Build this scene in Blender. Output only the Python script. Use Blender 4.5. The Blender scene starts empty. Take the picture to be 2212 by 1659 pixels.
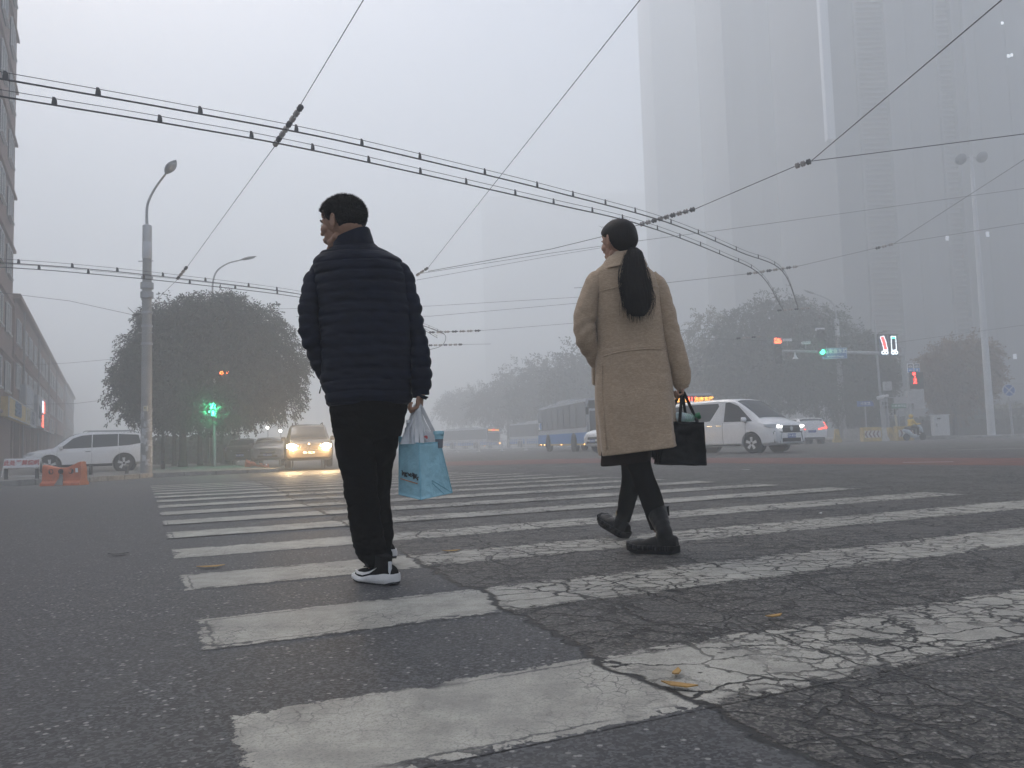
import bpy, bmesh, math, random
from math import radians, sin, cos, pi, sqrt, atan2, exp
from mathutils import Vector, Matrix, noise, Euler

SC = bpy.context.scene
# ------------------------------------------------------------------ camera
EYE = .60
PITCH = radians(4.23)
ROLL = -.03
FPX = 1724.0
cam_d = bpy.data.cameras.new('camera')
cam = bpy.data.objects.new('camera', cam_d)
SC.collection.objects.link(cam)
cam_d.sensor_width = 36
cam_d.lens = FPX / 2212 * 36
cam_d.clip_start = .05
cam_d.clip_end = 2000
CAMROT = (Matrix.Rotation(pi / 2 + PITCH, 3, 'X') @ Matrix.Rotation(ROLL, 3, 'Z'))
cam.matrix_world = Matrix.Translation((0, 0, EYE)) @ CAMROT.to_4x4()
SC.camera = cam
# ------------------------------------------------------------------ sky, sun, exposure
SUN_EL, SUN_AZ = radians(54), radians(-42)
world = bpy.data.worlds.new('World')
SC.world = world
world.use_nodes = True
_n = world.node_tree.nodes
_l = world.node_tree.links
_bg = _n['Background']
_sky = _n.new('ShaderNodeTexSky')
_sky.sky_type = 'NISHITA'
_sky.sun_disc = False
_sky.sun_elevation = SUN_EL
_sky.sun_rotation = SUN_AZ
_sky.dust_density = 5
_sky.air_density = 1.0
_sky.ozone_density = 1.0
_hs = _n.new('ShaderNodeHueSaturation')
_hs.inputs["Saturation"].default_value = 1.0
_l.new(_sky.outputs[0], _hs.inputs['Color'])
_l.new(_hs.outputs[0], _bg.inputs['Color'])
_bg.inputs['Strength'].default_value = .12
sun_d = bpy.data.lights.new('sun', 'SUN')
sun_d.energy = .6
sun_d.angle = radians(25)
sun_d.color = (.94, .97, 1)
sun = bpy.data.objects.new('sun', sun_d)
SC.collection.objects.link(sun)
_sd = Vector((sin(SUN_AZ) * cos(SUN_EL), cos(SUN_AZ) * cos(SUN_EL), sin(SUN_EL)))
sun.rotation_euler = _sd.to_track_quat('Z', 'Y').to_euler()
SC.view_settings.view_transform = 'Standard'
SC.view_settings.look = 'None'
SC.view_settings.exposure = 1.1
SC.view_settings.gamma = 1
SC.cycles.use_denoising = True
SC.cycles.volume_bounces = 6
SC.cycles.max_bounces = 10
SC.cycles.diffuse_bounces = 2
SC.cycles.glossy_bounces = 3
SC.cycles.transmission_bounces = 4
SC.cycles.transparent_max_bounces = 12
SC.cycles.sample_clamp_indirect = 4
FOG = .0095

random.seed(7)
# ------------------------------------------------------------------ small maths
def sstep(a, b, x):
    t = max(0, min(1, (x - a) / (b - a)))
    return t * t * (3 - 2 * t)

def gz(x, y):
    "height of the road surface: it falls away gently to the left of the crossing"
    return -.22 * sstep(9, 30, y) * (1 - sstep(-6, 5, x))

def ray(x, y):
    return CAMROT @ Vector(((x - 1106) / FPX, -(y - 829.5) / FPX, -1))

def G(x, y, z=0):
    "where the line of sight through a point of the photograph meets the road"
    d = ray(x, y)
    zz = z
    for _ in range(12):
        t = (zz - EYE) / d.z
        p = d * t
        zz = z + gz(p.x, p.y)
    return Vector((p.x, p.y, zz))

def D(x, y, Y):
    d = ray(x, y)
    t = Y / d.y
    return Vector((d.x * t, Y, EYE + d.z * t))

def ZP(x, y, z):
    d = ray(x, y)
    t = (z - EYE) / d.z
    return Vector((d.x * t, d.y * t, z))

def lerp(a, b, t):
    return a + (b - a) * t

def interp(tab, x):
    if x <= tab[0][0]: return tab[0][1:]
    for p, q in zip(tab, tab[1:]):
        if x <= q[0]:
            t = (x - p[0]) / (q[0] - p[0])
            return tuple(lerp(a, b, t) for a, b in zip(p[1:], q[1:]))
    return tab[-1][1:]

def smooth_path(pts, n=6):
    "Catmull-Rom through the points (Vectors, or tuples with extra channels)"
    out = []
    P = [tuple(p) for p in pts]
    P = [tuple(2 * a - b for a, b in zip(P[0], P[1]))] + P + [tuple(2 * a - b for a, b in zip(P[-1], P[-2]))]
    for i in range(1, len(P) - 2):
        p0, p1, p2, p3 = P[i - 1:i + 3]
        for k in range(n):
            t = k / n
            out.append(tuple(.5 * (2 * b + (c - a) * t + (2 * a - 5 * b + 4 * c - d) * t * t + (-a + 3 * b - 3 * c + d) * t ** 3) for a, b, c, d in zip(p0, p1, p2, p3)))
    out.append(P[-2])
    return out

# ------------------------------------------------------------------ materials
MATS = {}
def pm(name, col, rough=.6, metal=0, var=.12, scale=4, bump=0, bscale=60, emit=0, alpha=1, spec=.5, coat=0, sheen=0, trans=0, coords='Object'):
    if name in MATS: return MATS[name]
    m = bpy.data.materials.new(name)
    m.use_nodes = True
    nt = m.node_tree
    b = nt.nodes['Principled BSDF']
    b.inputs['Roughness'].default_value = rough
    b.inputs['Metallic'].default_value = metal
    b.inputs['Specular IOR Level'].default_value = spec
    b.inputs['Coat Weight'].default_value = coat
    b.inputs['Sheen Weight'].default_value = sheen
    b.inputs['Alpha'].default_value = alpha
    b.inputs['Transmission Weight'].default_value = trans
    c4 = (*col, 1)
    b.inputs['Base Color'].default_value = c4
    tc = nt.nodes.new('ShaderNodeTexCoord')
    if var:
        nz = nt.nodes.new('ShaderNodeTexNoise')
        nz.inputs['Scale'].default_value = scale
        nz.inputs['Detail'].default_value = 6
        nt.links.new(tc.outputs[coords], nz.inputs['Vector'])
        rp = nt.nodes.new('ShaderNodeValToRGB')
        rp.color_ramp.elements[0].position = .3
        rp.color_ramp.elements[1].position = .7
        rp.color_ramp.elements[0].color = (*[c * (1 - var) for c in col], 1)
        rp.color_ramp.elements[1].color = (*[min(1, c * (1 + var)) for c in col], 1)
        nt.links.new(nz.outputs[0], rp.inputs[0])
        nt.links.new(rp.outputs[0], b.inputs['Base Color'])
    if bump:
        nb = nt.nodes.new('ShaderNodeTexNoise')
        nb.inputs['Scale'].default_value = bscale
        nb.inputs['Detail'].default_value = 5
        nt.links.new(tc.outputs[coords], nb.inputs['Vector'])
        bp = nt.nodes.new('ShaderNodeBump')
        bp.inputs['Strength'].default_value = min(1, bump)
        bp.inputs['Distance'].default_value = .01 * max(1, bump)
        nt.links.new(nb.outputs[0], bp.inputs['Height'])
        nt.links.new(bp.outputs[0], b.inputs['Normal'])
    if emit:
        b.inputs['Emission Color'].default_value = c4
        b.inputs['Emission Strength'].default_value = emit
    MATS[name] = m
    return m

# ------------------------------------------------------------------ mesh builder
class MB:
    def __init__(s):
        s.v = []; s.f = []
    def add(s, vs, fs, M=None):
        o = len(s.v)
        for p in vs:
            p = Vector(p)
            if M is not None: p = M @ p
            s.v.append(p)
        for f in fs: s.f.append([o + i for i in f])
        return s
    def box(s, c, d, rz=0, M=None):
        x, y, z = [k / 2 for k in d]
        R = Matrix.Translation(c) @ Matrix.Rotation(rz, 4, 'Z')
        vs = [R @ Vector((sx * x, sy * y, sz * z)) for sz in (-1, 1) for sx, sy in ((-1, -1), (1, -1), (1, 1), (-1, 1))]
        return s.add(vs, [(3, 2, 1, 0), (4, 5, 6, 7), (0, 1, 5, 4), (1, 2, 6, 5), (2, 3, 7, 6), (3, 0, 4, 7)], M)
    def bar(s, a, b, w, h=None, up=(0, 0, 1)):
        "a rectangular bar between two points"
        a, b = Vector(a), Vector(b)
        h = w if h is None else h
        d = (b - a)
        L = d.length
        if L < 1e-6: return s
        d /= L
        up = Vector(up)
        if abs(d.dot(up)) > .98: up = Vector((0, 1, 0))
        x = d.cross(up).normalized(); z = x.cross(d)
        M = Matrix(((x.x, d.x, z.x, (a.x + b.x) / 2), (x.y, d.y, z.y, (a.y + b.y) / 2), (x.z, d.z, z.z, (a.z + b.z) / 2), (0, 0, 0, 1)))
        return s.box((0, 0, 0), (w, L, h), 0, M)
    def rings(s, R, cap=True, close=True):
        n = len(R[0])
        vs = [p for r in R for p in r]
        fs = []
        for i in range(len(R) - 1):
            for j in range(n if close else n - 1):
                k = (j + 1) % n
                fs.append((i * n + j, i * n + k, (i + 1) * n + k, (i + 1) * n + j))
        if cap and close:
            fs.append(tuple(range(n - 1, -1, -1)))
            fs.append(tuple((len(R) - 1) * n + j for j in range(n)))
        return s.add(vs, fs)
    def tube(s, pts, r, n=8, cap=True, squash=None):
        "r: number or list; follows the points"
        P = [Vector(p[:3]) for p in pts]
        rs = r if isinstance(r, (list, tuple)) else [r] * len(P)
        R = []
        ref = None
        for i, p in enumerate(P):
            t = (P[min(i + 1, len(P) - 1)] - P[max(i - 1, 0)])
            if t.length < 1e-9: t = Vector((0, 0, 1))
            t.normalize()
            if ref is None:
                ref = Vector((0, 1, 0)) if abs(t.y) < .9 else Vector((1, 0, 0))
            x = ref - t * ref.dot(t)
            if x.length < 1e-6: x = t.orthogonal()
            x.normalize(); ref = x
            y = t.cross(x)
            q = squash[i] if squash else 1
            R.append([p + (x * cos(a) * q + y * sin(a)) * rs[i] for a in [2 * pi * k / n for k in range(n)]])
        return s.rings(R, cap)
    def caps(s, a, b, ra, rb, n=12):
        "tapered capsule"
        a, b = Vector(a), Vector(b)
        d = (b - a).normalized()
        P = []; r = []
        for k in range(4):
            t = pi / 2 * k / 4 + .08
            P.append(a - d * ra * cos(t)); r.append(ra * sin(t))
        P.append(a); r.append(ra); P.append(b); r.append(rb)
        for k in range(3, -1, -1):
            t = pi / 2 * k / 4 + .08
            P.append(b + d * rb * cos(t)); r.append(rb * sin(t))
        return s.tube(P, r, n)
    def ell(s, c, r, M=None, nu=16, nv=10):
        "ellipsoid centred c with radii r, oriented by 3x3 M"
        c = Vector(c)
        M = M or Matrix.Identity(3)
        R = []
        for i in range(1, nv):
            t = pi * i / nv
            R.append([c + M @ Vector((r[0] * sin(t) * cos(a), r[1] * sin(t) * sin(a), -r[2] * cos(t))) for a in [2 * pi * k / nu for k in range(nu)]])
        s.rings(R, cap=False)
        o = len(s.v) - nu * (nv - 1)
        s.v.append(c + M @ Vector((0, 0, -r[2]))); bt = len(s.v) - 1
        s.v.append(c + M @ Vector((0, 0, r[2]))); tp = len(s.v) - 1
        for j in range(nu):
            k = (j + 1) % nu
            s.f.append([bt, o + k, o + j])
            q = o + nu * (nv - 2)
            s.f.append([tp, q + j, q + k])
        return s
    def lathe(s, prof, c=(0, 0, 0), axis='Z', n=20, M=None):
        "prof: (radius, height)"
        R = []
        for r, h in prof:
            ring = []
            for k in range(n):
                a = 2 * pi * k / n
                p = (r * cos(a), r * sin(a), h)
                if axis == 'Y': p = (p[0], -h, p[1])
                if axis == 'X': p = (h, p[0], p[1])
                p = Vector(p) + Vector(c)
                if M is not None: p = M @ p
                ring.append(p)
            R.append(ring)
        return s.rings(R)
    def prism(s, poly, a, b):
        "poly of 3D points for the near side, extruded by the vector from a to b"
        d = Vector(b) - Vector(a)
        n = len(poly)
        vs = [Vector(p) for p in poly] + [Vector(p) + d for p in poly]
        fs = [tuple(range(n - 1, -1, -1)), tuple(range(n, 2 * n))] + [(i, (i + 1) % n, n + (i + 1) % n, n + i) for i in range(n)]
        return s.add(vs, fs)
    def build(s, name, m, parent=None, smooth=False, bevel=0, recalc=True, loc=None, ang=40):
        me = bpy.data.meshes.new(name)
        me.from_pydata([tuple(p) for p in s.v], [], s.f)
        if recalc or bevel:
            bm = bmesh.new(); bm.from_mesh(me)
            if recalc: bmesh.ops.recalc_face_normals(bm, faces=bm.faces)
            if bevel:
                es = [e for e in bm.edges if len(e.link_faces) == 2 and e.calc_face_angle(0) > radians(35)]
                bmesh.ops.bevel(bm, geom=es, offset=bevel, segments=2, affect='EDGES', clamp_overlap=True)
            bm.to_mesh(me); bm.free()
        if smooth or bevel:
            for p in me.polygons: p.use_smooth = True
            me.set_sharp_from_angle(angle=radians(ang))
        me.update()
        for mm in (m if isinstance(m, (list, tuple)) else [m]):
            if mm: me.materials.append(mm)
        o = bpy.data.objects.new(name, me)
        SC.collection.objects.link(o)
        if parent: o.parent = parent
        if loc: o.location = loc
        return o

def tag(o, label=None, cat=None, group=None, kind=None):
    if label: o['label'] = label
    if cat: o['category'] = cat
    if group: o['group'] = group
    if kind: o['kind'] = kind
    return o

def thing(name, label, cat, loc=(0, 0, 0), rz=0, group=None, scale=1):
    o = bpy.data.objects.new(name, None)
    SC.collection.objects.link(o)
    o.location = loc
    o.rotation_euler = (0, 0, rz)
    o.scale = (scale,) * 3
    o.empty_display_size = .2
    return tag(o, label, cat, group)

def copy_tree(o, parent=None):
    c = o.copy()
    SC.collection.objects.link(c)
    c.parent = parent
    for ch in list(o.children): copy_tree(ch, c)
    return c

def baked(o, mods):
    "apply modifiers to a mesh object and keep only the result"
    for typ, kw in mods:
        md = o.modifiers.new(typ.lower(), typ)
        for k, v in kw.items(): setattr(md, k, v)
    dg = bpy.context.evaluated_depsgraph_get()
    dg.update()
    me = bpy.data.meshes.new_from_object(o.evaluated_get(dg), depsgraph=dg)
    old = o.data
    mats = [m for m in old.materials]
    o.modifiers.clear()
    o.data = me
    if not me.materials:
        for m in mats: me.materials.append(m)
    bpy.data.meshes.remove(old)
    return o

def text(body, size, m, parent=None, loc=(0, 0, 0), rot=(pi / 2, 0, 0), name='lettering', extrude=.004, align='CENTER', bold=0, sx=1):
    cu = bpy.data.curves.new(name, 'FONT')
    cu.body = body
    cu.size = size
    cu.extrude = extrude
    cu.align_x = align
    cu.align_y = 'CENTER'
    cu.offset = bold
    cu.resolution_u = 3
    to = bpy.data.objects.new('tmp_text', cu)
    SC.collection.objects.link(to)
    dg = bpy.context.evaluated_depsgraph_get(); dg.update()
    me = bpy.data.meshes.new_from_object(to.evaluated_get(dg))
    bpy.data.objects.remove(to)
    bpy.data.curves.remove(cu)
    for v in me.vertices: v.co.x *= sx
    me.materials.clear(); me.materials.append(m)
    me.name = name
    o = bpy.data.objects.new(name, me)
    SC.collection.objects.link(o)
    if parent: o.parent = parent
    o.location = loc
    o.rotation_euler = rot
    return o
# ================================================================== ground, crossing
class NT:
    "terse node-tree writer"
    def __init__(s, m):
        s.t = m.node_tree; s.n = s.t.nodes; s.l = s.t.links
    def new(s, typ, **kw):
        x = s.n.new('ShaderNode' + typ)
        for k, v in kw.items(): setattr(x, k, v)
        return x
    def put(s, sock, v):
        if isinstance(v, bpy.types.NodeSocket): s.l.new(v, sock)
        elif v is not None: sock.default_value = v
    def math(s, op, a, b=None, c=None, clamp=False):
        x = s.new('Math', operation=op, use_clamp=clamp)
        s.put(x.inputs[0], a)
        if b is not None: s.put(x.inputs[1], b)
        if c is not None: s.put(x.inputs[2], c)
        return x.outputs[0]
    def noise(s, vec, scale, detail=4, rough=.5, dist=0, col=False):
        x = s.new('TexNoise')
        s.put(x.inputs['Vector'], vec)
        x.inputs['Scale'].default_value = scale
        x.inputs['Detail'].default_value = detail
        x.inputs['Roughness'].default_value = rough
        x.inputs['Distortion'].default_value = dist
        return x.outputs[1 if col else 0]
    def voro(s, vec, scale, feature='DISTANCE_TO_EDGE', out='Distance', rnd=1):
        x = s.new('TexVoronoi', feature=feature)
        s.put(x.inputs['Vector'], vec)
        x.inputs['Scale'].default_value = scale
        x.inputs['Randomness'].default_value = rnd
        return x.outputs[out]
    def ss(s, v, a, b):
        x = s.new('MapRange', interpolation_type='SMOOTHSTEP')
        s.put(x.inputs['Value'], v)
        s.put(x.inputs['From Min'], a); s.put(x.inputs['From Max'], b)
        return x.outputs[0]
    def mix(s, f, a, b):
        x = s.new('Mix', data_type='RGBA')
        s.put(x.inputs[0], f); s.put(x.inputs[6], a); s.put(x.inputs[7], b)
        return x.outputs[2]
    def mixf(s, f, a, b):
        x = s.new('Mix', data_type='FLOAT')
        s.put(x.inputs[0], f); s.put(x.inputs[2], a); s.put(x.inputs[3], b)
        return x.outputs[0]
    def vadd(s, a, b, k):
        x = s.new('VectorMath', operation='MULTIPLY_ADD')
        s.put(x.inputs[0], b); x.inputs[1].default_value = (k, k, k); s.put(x.inputs[2], a)
        return x.outputs[0]
    def bump(s, h, strength, dist, normal=None):
        x = s.new('Bump')
        x.inputs['Strength'].default_value = strength
        x.inputs['Distance'].default_value = dist
        s.put(x.inputs['Height'], h)
        if normal is not None: s.put(x.inputs['Normal'], normal)
        return x.outputs[0]

def road_fields(k):
    "fields shared by the asphalt and the paint so that the cracks run through both"
    geo = k.new('NewGeometry')
    pos = geo.outputs['Position']
    sep = k.new('SeparateXYZ'); k.put(sep.inputs[0], pos)
    X, Y = sep.outputs[0], sep.outputs[1]
    wob = k.noise(pos, 1.3, 5, .6)
    wob2 = k.noise(pos, 9, 4, .6)
    d = k.math('ADD', k.math('MULTIPLY_ADD', Y, .385, X), -1.1)
    d = k.math('ADD', d, k.math('MULTIPLY_ADD', wob, .34, -.17))
    d = k.math('ADD', d, k.math('MULTIPLY_ADD', wob2, .10, -.05))
    right = k.ss(d, -.01, .01)
    seam = k.math('SUBTRACT', 1, k.ss(k.math('ABSOLUTE', d), .006, .024))
    warp = k.noise(pos, 3.0, 4, .6, col=True)
    warpf = k.noise(pos, 22, 4, .65, col=True)
    v1 = k.vadd(k.vadd(pos, warp, .22), warpf, .045)
    mp = k.new('Mapping'); k.put(mp.inputs['Vector'], v1)
    mp.inputs['Rotation'].default_value = (0, 0, radians(-28)); mp.inputs['Scale'].default_value = (.62, 1.1, 1)
    e1 = k.voro(mp.outputs[0], 5.2)
    e2 = k.voro(k.vadd(v1, warpf, .02), 9)
    e3 = k.voro(k.vadd(pos, warpf, .03), 24)
    n_w = k.noise(pos, 2.1, 3)
    reg = k.ss(k.noise(pos, .85, 3, .5), .30, .48)
    # wide cracks only in the worn right part
    w1 = k.math('MULTIPLY_ADD', n_w, .055, .004)
    c1 = k.math('SUBTRACT', 1, k.ss(e1, k.math('MULTIPLY', w1, .35), w1))
    c1 = k.math('MULTIPLY', c1, k.math('MULTIPLY', right, k.mixf(reg, .30, 1.0)))
    c2 = k.math('SUBTRACT', 1, k.ss(e2, .018, .06))
    c2 = k.math('MULTIPLY', c2, k.math('MULTIPLY', k.math('MULTIPLY', right, reg), k.ss(k.noise(pos, 1.7, 3), .40, .52)))
    c3 = k.math('SUBTRACT', 1, k.ss(e3, .01, .05))
    par = None
    for off, wd in ((.36, .016), (.62, .009), (1.30, .010)):
        dd = k.math('ADD', d, k.math('MULTIPLY_ADD', k.noise(pos, 2.2 + off, 4, .6), .22, -off - .11))
        q = k.math('SUBTRACT', 1, k.ss(k.math('ABSOLUTE', dd), wd * .25, wd))
        q = k.math('MULTIPLY', q, k.ss(k.noise(pos, .8 + off, 2), .38, .5))
        par = q if par is None else k.math('MAXIMUM', par, q)
    seam = k.math('MAXIMUM', seam, k.math('MULTIPLY', par, right))
    crack = k.math('MAXIMUM', seam, k.math('MAXIMUM', c1, k.math('MULTIPLY', c2, .8)))
    return dict(pos=pos, X=X, Y=Y, d=d, right=right, seam=seam, c1=c1, c2=c2, c3=c3, crack=crack, reg=reg, e3=e3, warpf=warpf)

def asphalt(k, f):
    "colour, height, roughness of the bare road"
    pos = f['pos']
    agg = k.voro(pos, 130, 'F1', 'Color')
    sp = k.new('SeparateColor'); k.put(sp.inputs[0], agg)
    fine = k.noise(pos, 220, 3, .6)
    big = k.noise(pos, .5, 5, .6)
    mid = k.noise(pos, 5, 5, .65)
    left = k.mix(k.ss(sp.outputs[0], .25, .95), (.019, .0195, .021, 1), (.083, .083, .087, 1))
    rgt = k.mix(k.ss(sp.outputs[0], .35, .9), (.022, .020, .018, 1), (.130, .121, .106, 1))
    col = k.mix(f['right'], left, rgt)
    big_agg = k.new('TexVoronoi'); k.put(big_agg.inputs['Vector'], k.vadd(pos, fine, .01)); big_agg.inputs['Scale'].default_value = 62
    bs = k.new('SeparateColor'); k.put(bs.inputs[0], big_agg.outputs['Color'])
    inn = k.math('SUBTRACT', 1, k.ss(big_agg.outputs['Distance'], .25, .45))
    spark = k.math('MULTIPLY', k.ss(bs.outputs[1], .88, .93), inn)
    dk = k.math('MULTIPLY', k.ss(bs.outputs[2], .80, .86), inn)
    col = k.mix(k.math('MULTIPLY', dk, .6), col, (.02, .02, .021, 1))
    col = k.mix(k.math('MULTIPLY', spark, .75), col, (.34, .33, .31, 1))
    col = k.mix(k.math('MULTIPLY', k.ss(big, .42, .70), .38), col, (.045, .045, .05, 1))
    col = k.mix(k.math('MULTIPLY', k.ss(mid, .40, .72), .28), col, (.125, .122, .118, 1))
    col = k.mix(k.math('MULTIPLY', f['crack'], .93), col, (.010, .010, .010, 1))
    h = k.math('MULTIPLY_ADD', sp.outputs[2], .0022, k.math('MULTIPLY', fine, .0012))
    h = k.math('MULTIPLY', h, k.mixf(f['right'], .7, 1.5))
    h = k.math('SUBTRACT', h, k.math('MULTIPLY', f['crack'], .010))
    return col, h, fine, mid

def road_mat():
    m = bpy.data.materials.new('asphalt'); m.use_nodes = True
    k = NT(m); b = k.n['Principled BSDF']
    f = road_fields(k)
    col, h, fine, mid = asphalt(k, f)
    # the pale band of newer surface beyond the crossing
    k.put(b.inputs['Base Color'], col)
    k.put(b.inputs['Roughness'], k.math('MULTIPLY_ADD', mid, .25, .52))
    b.inputs['Specular IOR Level'].default_value = .45
    k.put(b.inputs['Normal'], k.bump(h, 1, 1.0))
    return m

def paint_mat(W, L, wear=1.0, col=(.41, .395, .345, 1), name='road_paint', cracks=True):
    m = bpy.data.materials.new(name); m.use_nodes = True
    k = NT(m); b = k.n['Principled BSDF']
    f = road_fields(k)
    acol, ah, fine, mid = asphalt(k, f)
    uv = k.new('UVMap'); sp = k.new('SeparateXYZ'); k.put(sp.inputs[0], uv.outputs[0])
    u, v = sp.outputs[0], sp.outputs[1]
    e = k.math('MINIMUM', k.math('MINIMUM', u, k.math('SUBTRACT', L, u)), k.math('MINIMUM', v, k.math('SUBTRACT', W, v)))
    n1 = k.noise(f['pos'], 16, 6, .72)
    n0 = k.noise(f['pos'], 3.2, 3, .6)
    thr = k.math('MULTIPLY', k.math('MULTIPLY_ADD', n1, 1.0, -.42), k.mixf(f['right'], .15 * wear, .30 * wear))
    edge = k.ss(k.math('SUBTRACT', e, k.math('MAXIMUM', thr, .003)), -.002, .003)
    # chips: where worn, whole little cells of paint are gone
    cell = k.new('TexVoronoi'); k.put(cell.inputs['Vector'], k.vadd(f['pos'], f['warpf'], .03)); cell.inputs['Scale'].default_value = 24
    cs = k.new('SeparateColor'); k.put(cs.inputs[0], cell.outputs['Color'])
    near = k.math('SUBTRACT', 1, k.ss(e, .0, .11))
    chip = k.math('MULTIPLY', k.ss(cs.outputs[0], .62, .66), k.math('MULTIPLY', k.ss(near, .25, .8), k.ss(k.noise(f['pos'], 2.4, 3), .46, .56)))
    rub = k.ss(k.noise(f['pos'], 60, 6, .75), .66, .72)
    rub = k.math('MULTIPLY', rub, k.ss(n0, .42, .66))
    ringw = k.math('SUBTRACT', 1, k.ss(k.math('ABSOLUTE', k.math('SUBTRACT', k.math('ADD', e, k.math('MULTIPLY_ADD', n1, .05, -.025)), .042)), .002, .007))
    ringw = k.math('MULTIPLY', ringw, k.ss(k.noise(f['pos'], 1.1, 2), .42, .52))
    cover = k.math('MULTIPLY', edge, k.math('SUBTRACT', 1, chip))
    cover = k.math('MULTIPLY', cover, k.math('SUBTRACT', 1, k.math('MULTIPLY', ringw, .8)))
    cover = k.math('MULTIPLY', cover, k.math('SUBTRACT', 1, k.math('MULTIPLY', rub, .85)))
    # crack outlines in paint
    net = k.math('MULTIPLY', f['c3'], k.math('MULTIPLY', k.ss(k.noise(f['pos'], 1.4, 4, .6), .44, .62), .75))
    cr = k.math('MAXIMUM', f['crack'], net) if cracks else net
    cover = k.math('MULTIPLY', cover, k.math('SUBTRACT', 1, cr))
    dirt = k.noise(f['pos'], 7, 6, .7)
    spk = k.noise(f['pos'], 150, 3, .7)
    pc = k.mix(k.ss(dirt, .3, .75), col, (*[c * .55 for c in col[:3]], 1))
    pc = k.mix(k.math('MULTIPLY', k.ss(spk, .48, .66), .62), pc, (.15, .145, .135, 1))
    smud = k.noise(f['pos'], .9, 5, .65)
    pc = k.mix(k.math('MULTIPLY', k.ss(smud, .42, .68), .45), pc, (.16, .155, .145, 1))
    c = k.mix(cover, acol, pc)
    k.put(b.inputs['Base Color'], c)
    b.inputs['Roughness'].default_value = .62
    b.inputs['Specular IOR Level'].default_value = .4
    h = k.math('ADD', k.math('MULTIPLY', ah, k.mixf(cover, 1, .45)), k.math('MULTIPLY', cover, .0012))
    k.put(b.inputs['Normal'], k.bump(h, 1, 1.0))
    return m

ROAD = road_mat()
def ground_sheet(name, xs, ys, m, dz=0, keep=None):
    b = MB()
    nx, ny = len(xs), len(ys)
    b.v = [Vector((x, y, gz(x, y) + dz)) for y in ys for x in xs]
    for j in range(ny - 1):
        for i in range(nx - 1):
            b.f.append([j * nx + i, j * nx + i + 1, (j + 1) * nx + i + 1, (j + 1) * nx + i])
    return b.build(name, m, recalc=False, smooth=True)
_xs = [-380, -200, -100, -60] + [-40 + i * 2 for i in range(36)] + [40, 70, 120, 220, 380]
_ys = [-60, -20] + [-4 + i * 2 for i in range(24)] + [50, 70, 110, 180, 380]
tag(ground_sheet('ground', _xs, _ys, ROAD), kind='structure')

# crossing: origin and axes measured on the road
CO = Vector((-.68, 1.86)); CU = Vector((cos(radians(25)), sin(radians(25)))); CV = Vector((-CU.y, CU.x))
def flat_patch(name, poly_uv, m, org, ax, ay, L, W, dz=.004, nu=None, nv=2, kind='structure'):
    "rectangle L x W laid on the road, with its own metric UV"
    nu = nu or max(2, int(L / .5)); nv = max(nv, int(W / .8) + 1)
    me = bpy.data.meshes.new(name)
    vs = []; uvs = []
    for j in range(nv + 1):
        for i in range(nu + 1):
            u, v = L * i / nu, W * j / nv
            p = org + ax * u + ay * v
            vs.append((p.x, p.y, gz(p.x, p.y) + dz)); uvs.append((u, v))
    fs = [(j * (nu + 1) + i, j * (nu + 1) + i + 1, (j + 1) * (nu + 1) + i + 1, (j + 1) * (nu + 1) + i) for j in range(nv) for i in range(nu)]
    me.from_pydata(vs, [], fs)
    ul = me.uv_layers.new(name='UVMap')
    for lp in me.loops: ul.data[lp.index].uv = uvs[lp.vertex_index]
    me.materials.append(m)
    o = bpy.data.objects.new(name, me); SC.collection.objects.link(o)
    return tag(o, kind=kind)
SW, SL = .50, 6.8
PAINT = paint_mat(SW, SL)
for i in range(-1, 15):
    o2 = CO + CV * (i * 1.17 - .5)
    flat_patch('crosswalk_stripe', None, PAINT, o2, CU, CV, SL, SW, .0012 if i < 4 else .005)
# ================================================================== pavements, far road markings
M_conc = pm('concrete', (.20, .195, .185), .85, var=.25, scale=3, bump=.5, bscale=40)
M_kerb = pm('kerb_stone', (.24, .235, .22), .8, var=.3, scale=5, bump=.4, bscale=30)
M_red = pm('red_surfacing', (.110, .042, .033), .75, var=.35, scale=2.2, bump=.5, bscale=90)
M_pave = pm('paving', (.15, .14, .13), .85, var=.3, scale=2, bump=.4, bscale=60)

def slab(name, pts, z0, z1, m, kind='structure'):
    b = MB()
    pts = [Vector((p[0], p[1], 0)) for p in pts]
    # fine outline so that the slab follows the fall of the road
    out = []
    for a, c in zip(pts, pts[1:] + pts[:1]):
        n = max(1, int((c - a).length / 3))
        out += [a.lerp(c, k / n) for k in range(n)]
    n = len(out)
    cen = sum(out, Vector()) / n
    lo = [Vector((p.x, p.y, gz(p.x, p.y) + z0)) for p in out]
    hi = [Vector((p.x, p.y, gz(p.x, p.y) + z1)) for p in out]
    b.v = lo + hi
    b.f = [[i, (i + 1) % n, n + (i + 1) % n, n + i] for i in range(n)] + [list(range(n, 2 * n))]
    o = b.build(name, m, recalc=False)
    bm = bmesh.new(); bm.from_mesh(o.data)
    bmesh.ops.triangulate(bm, faces=[f for f in bm.faces if len(f.verts) > 4])
    bmesh.ops.recalc_face_normals(bm, faces=bm.faces)
    bm.to_mesh(o.data); bm.free()
    return tag(o, kind=kind)

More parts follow.
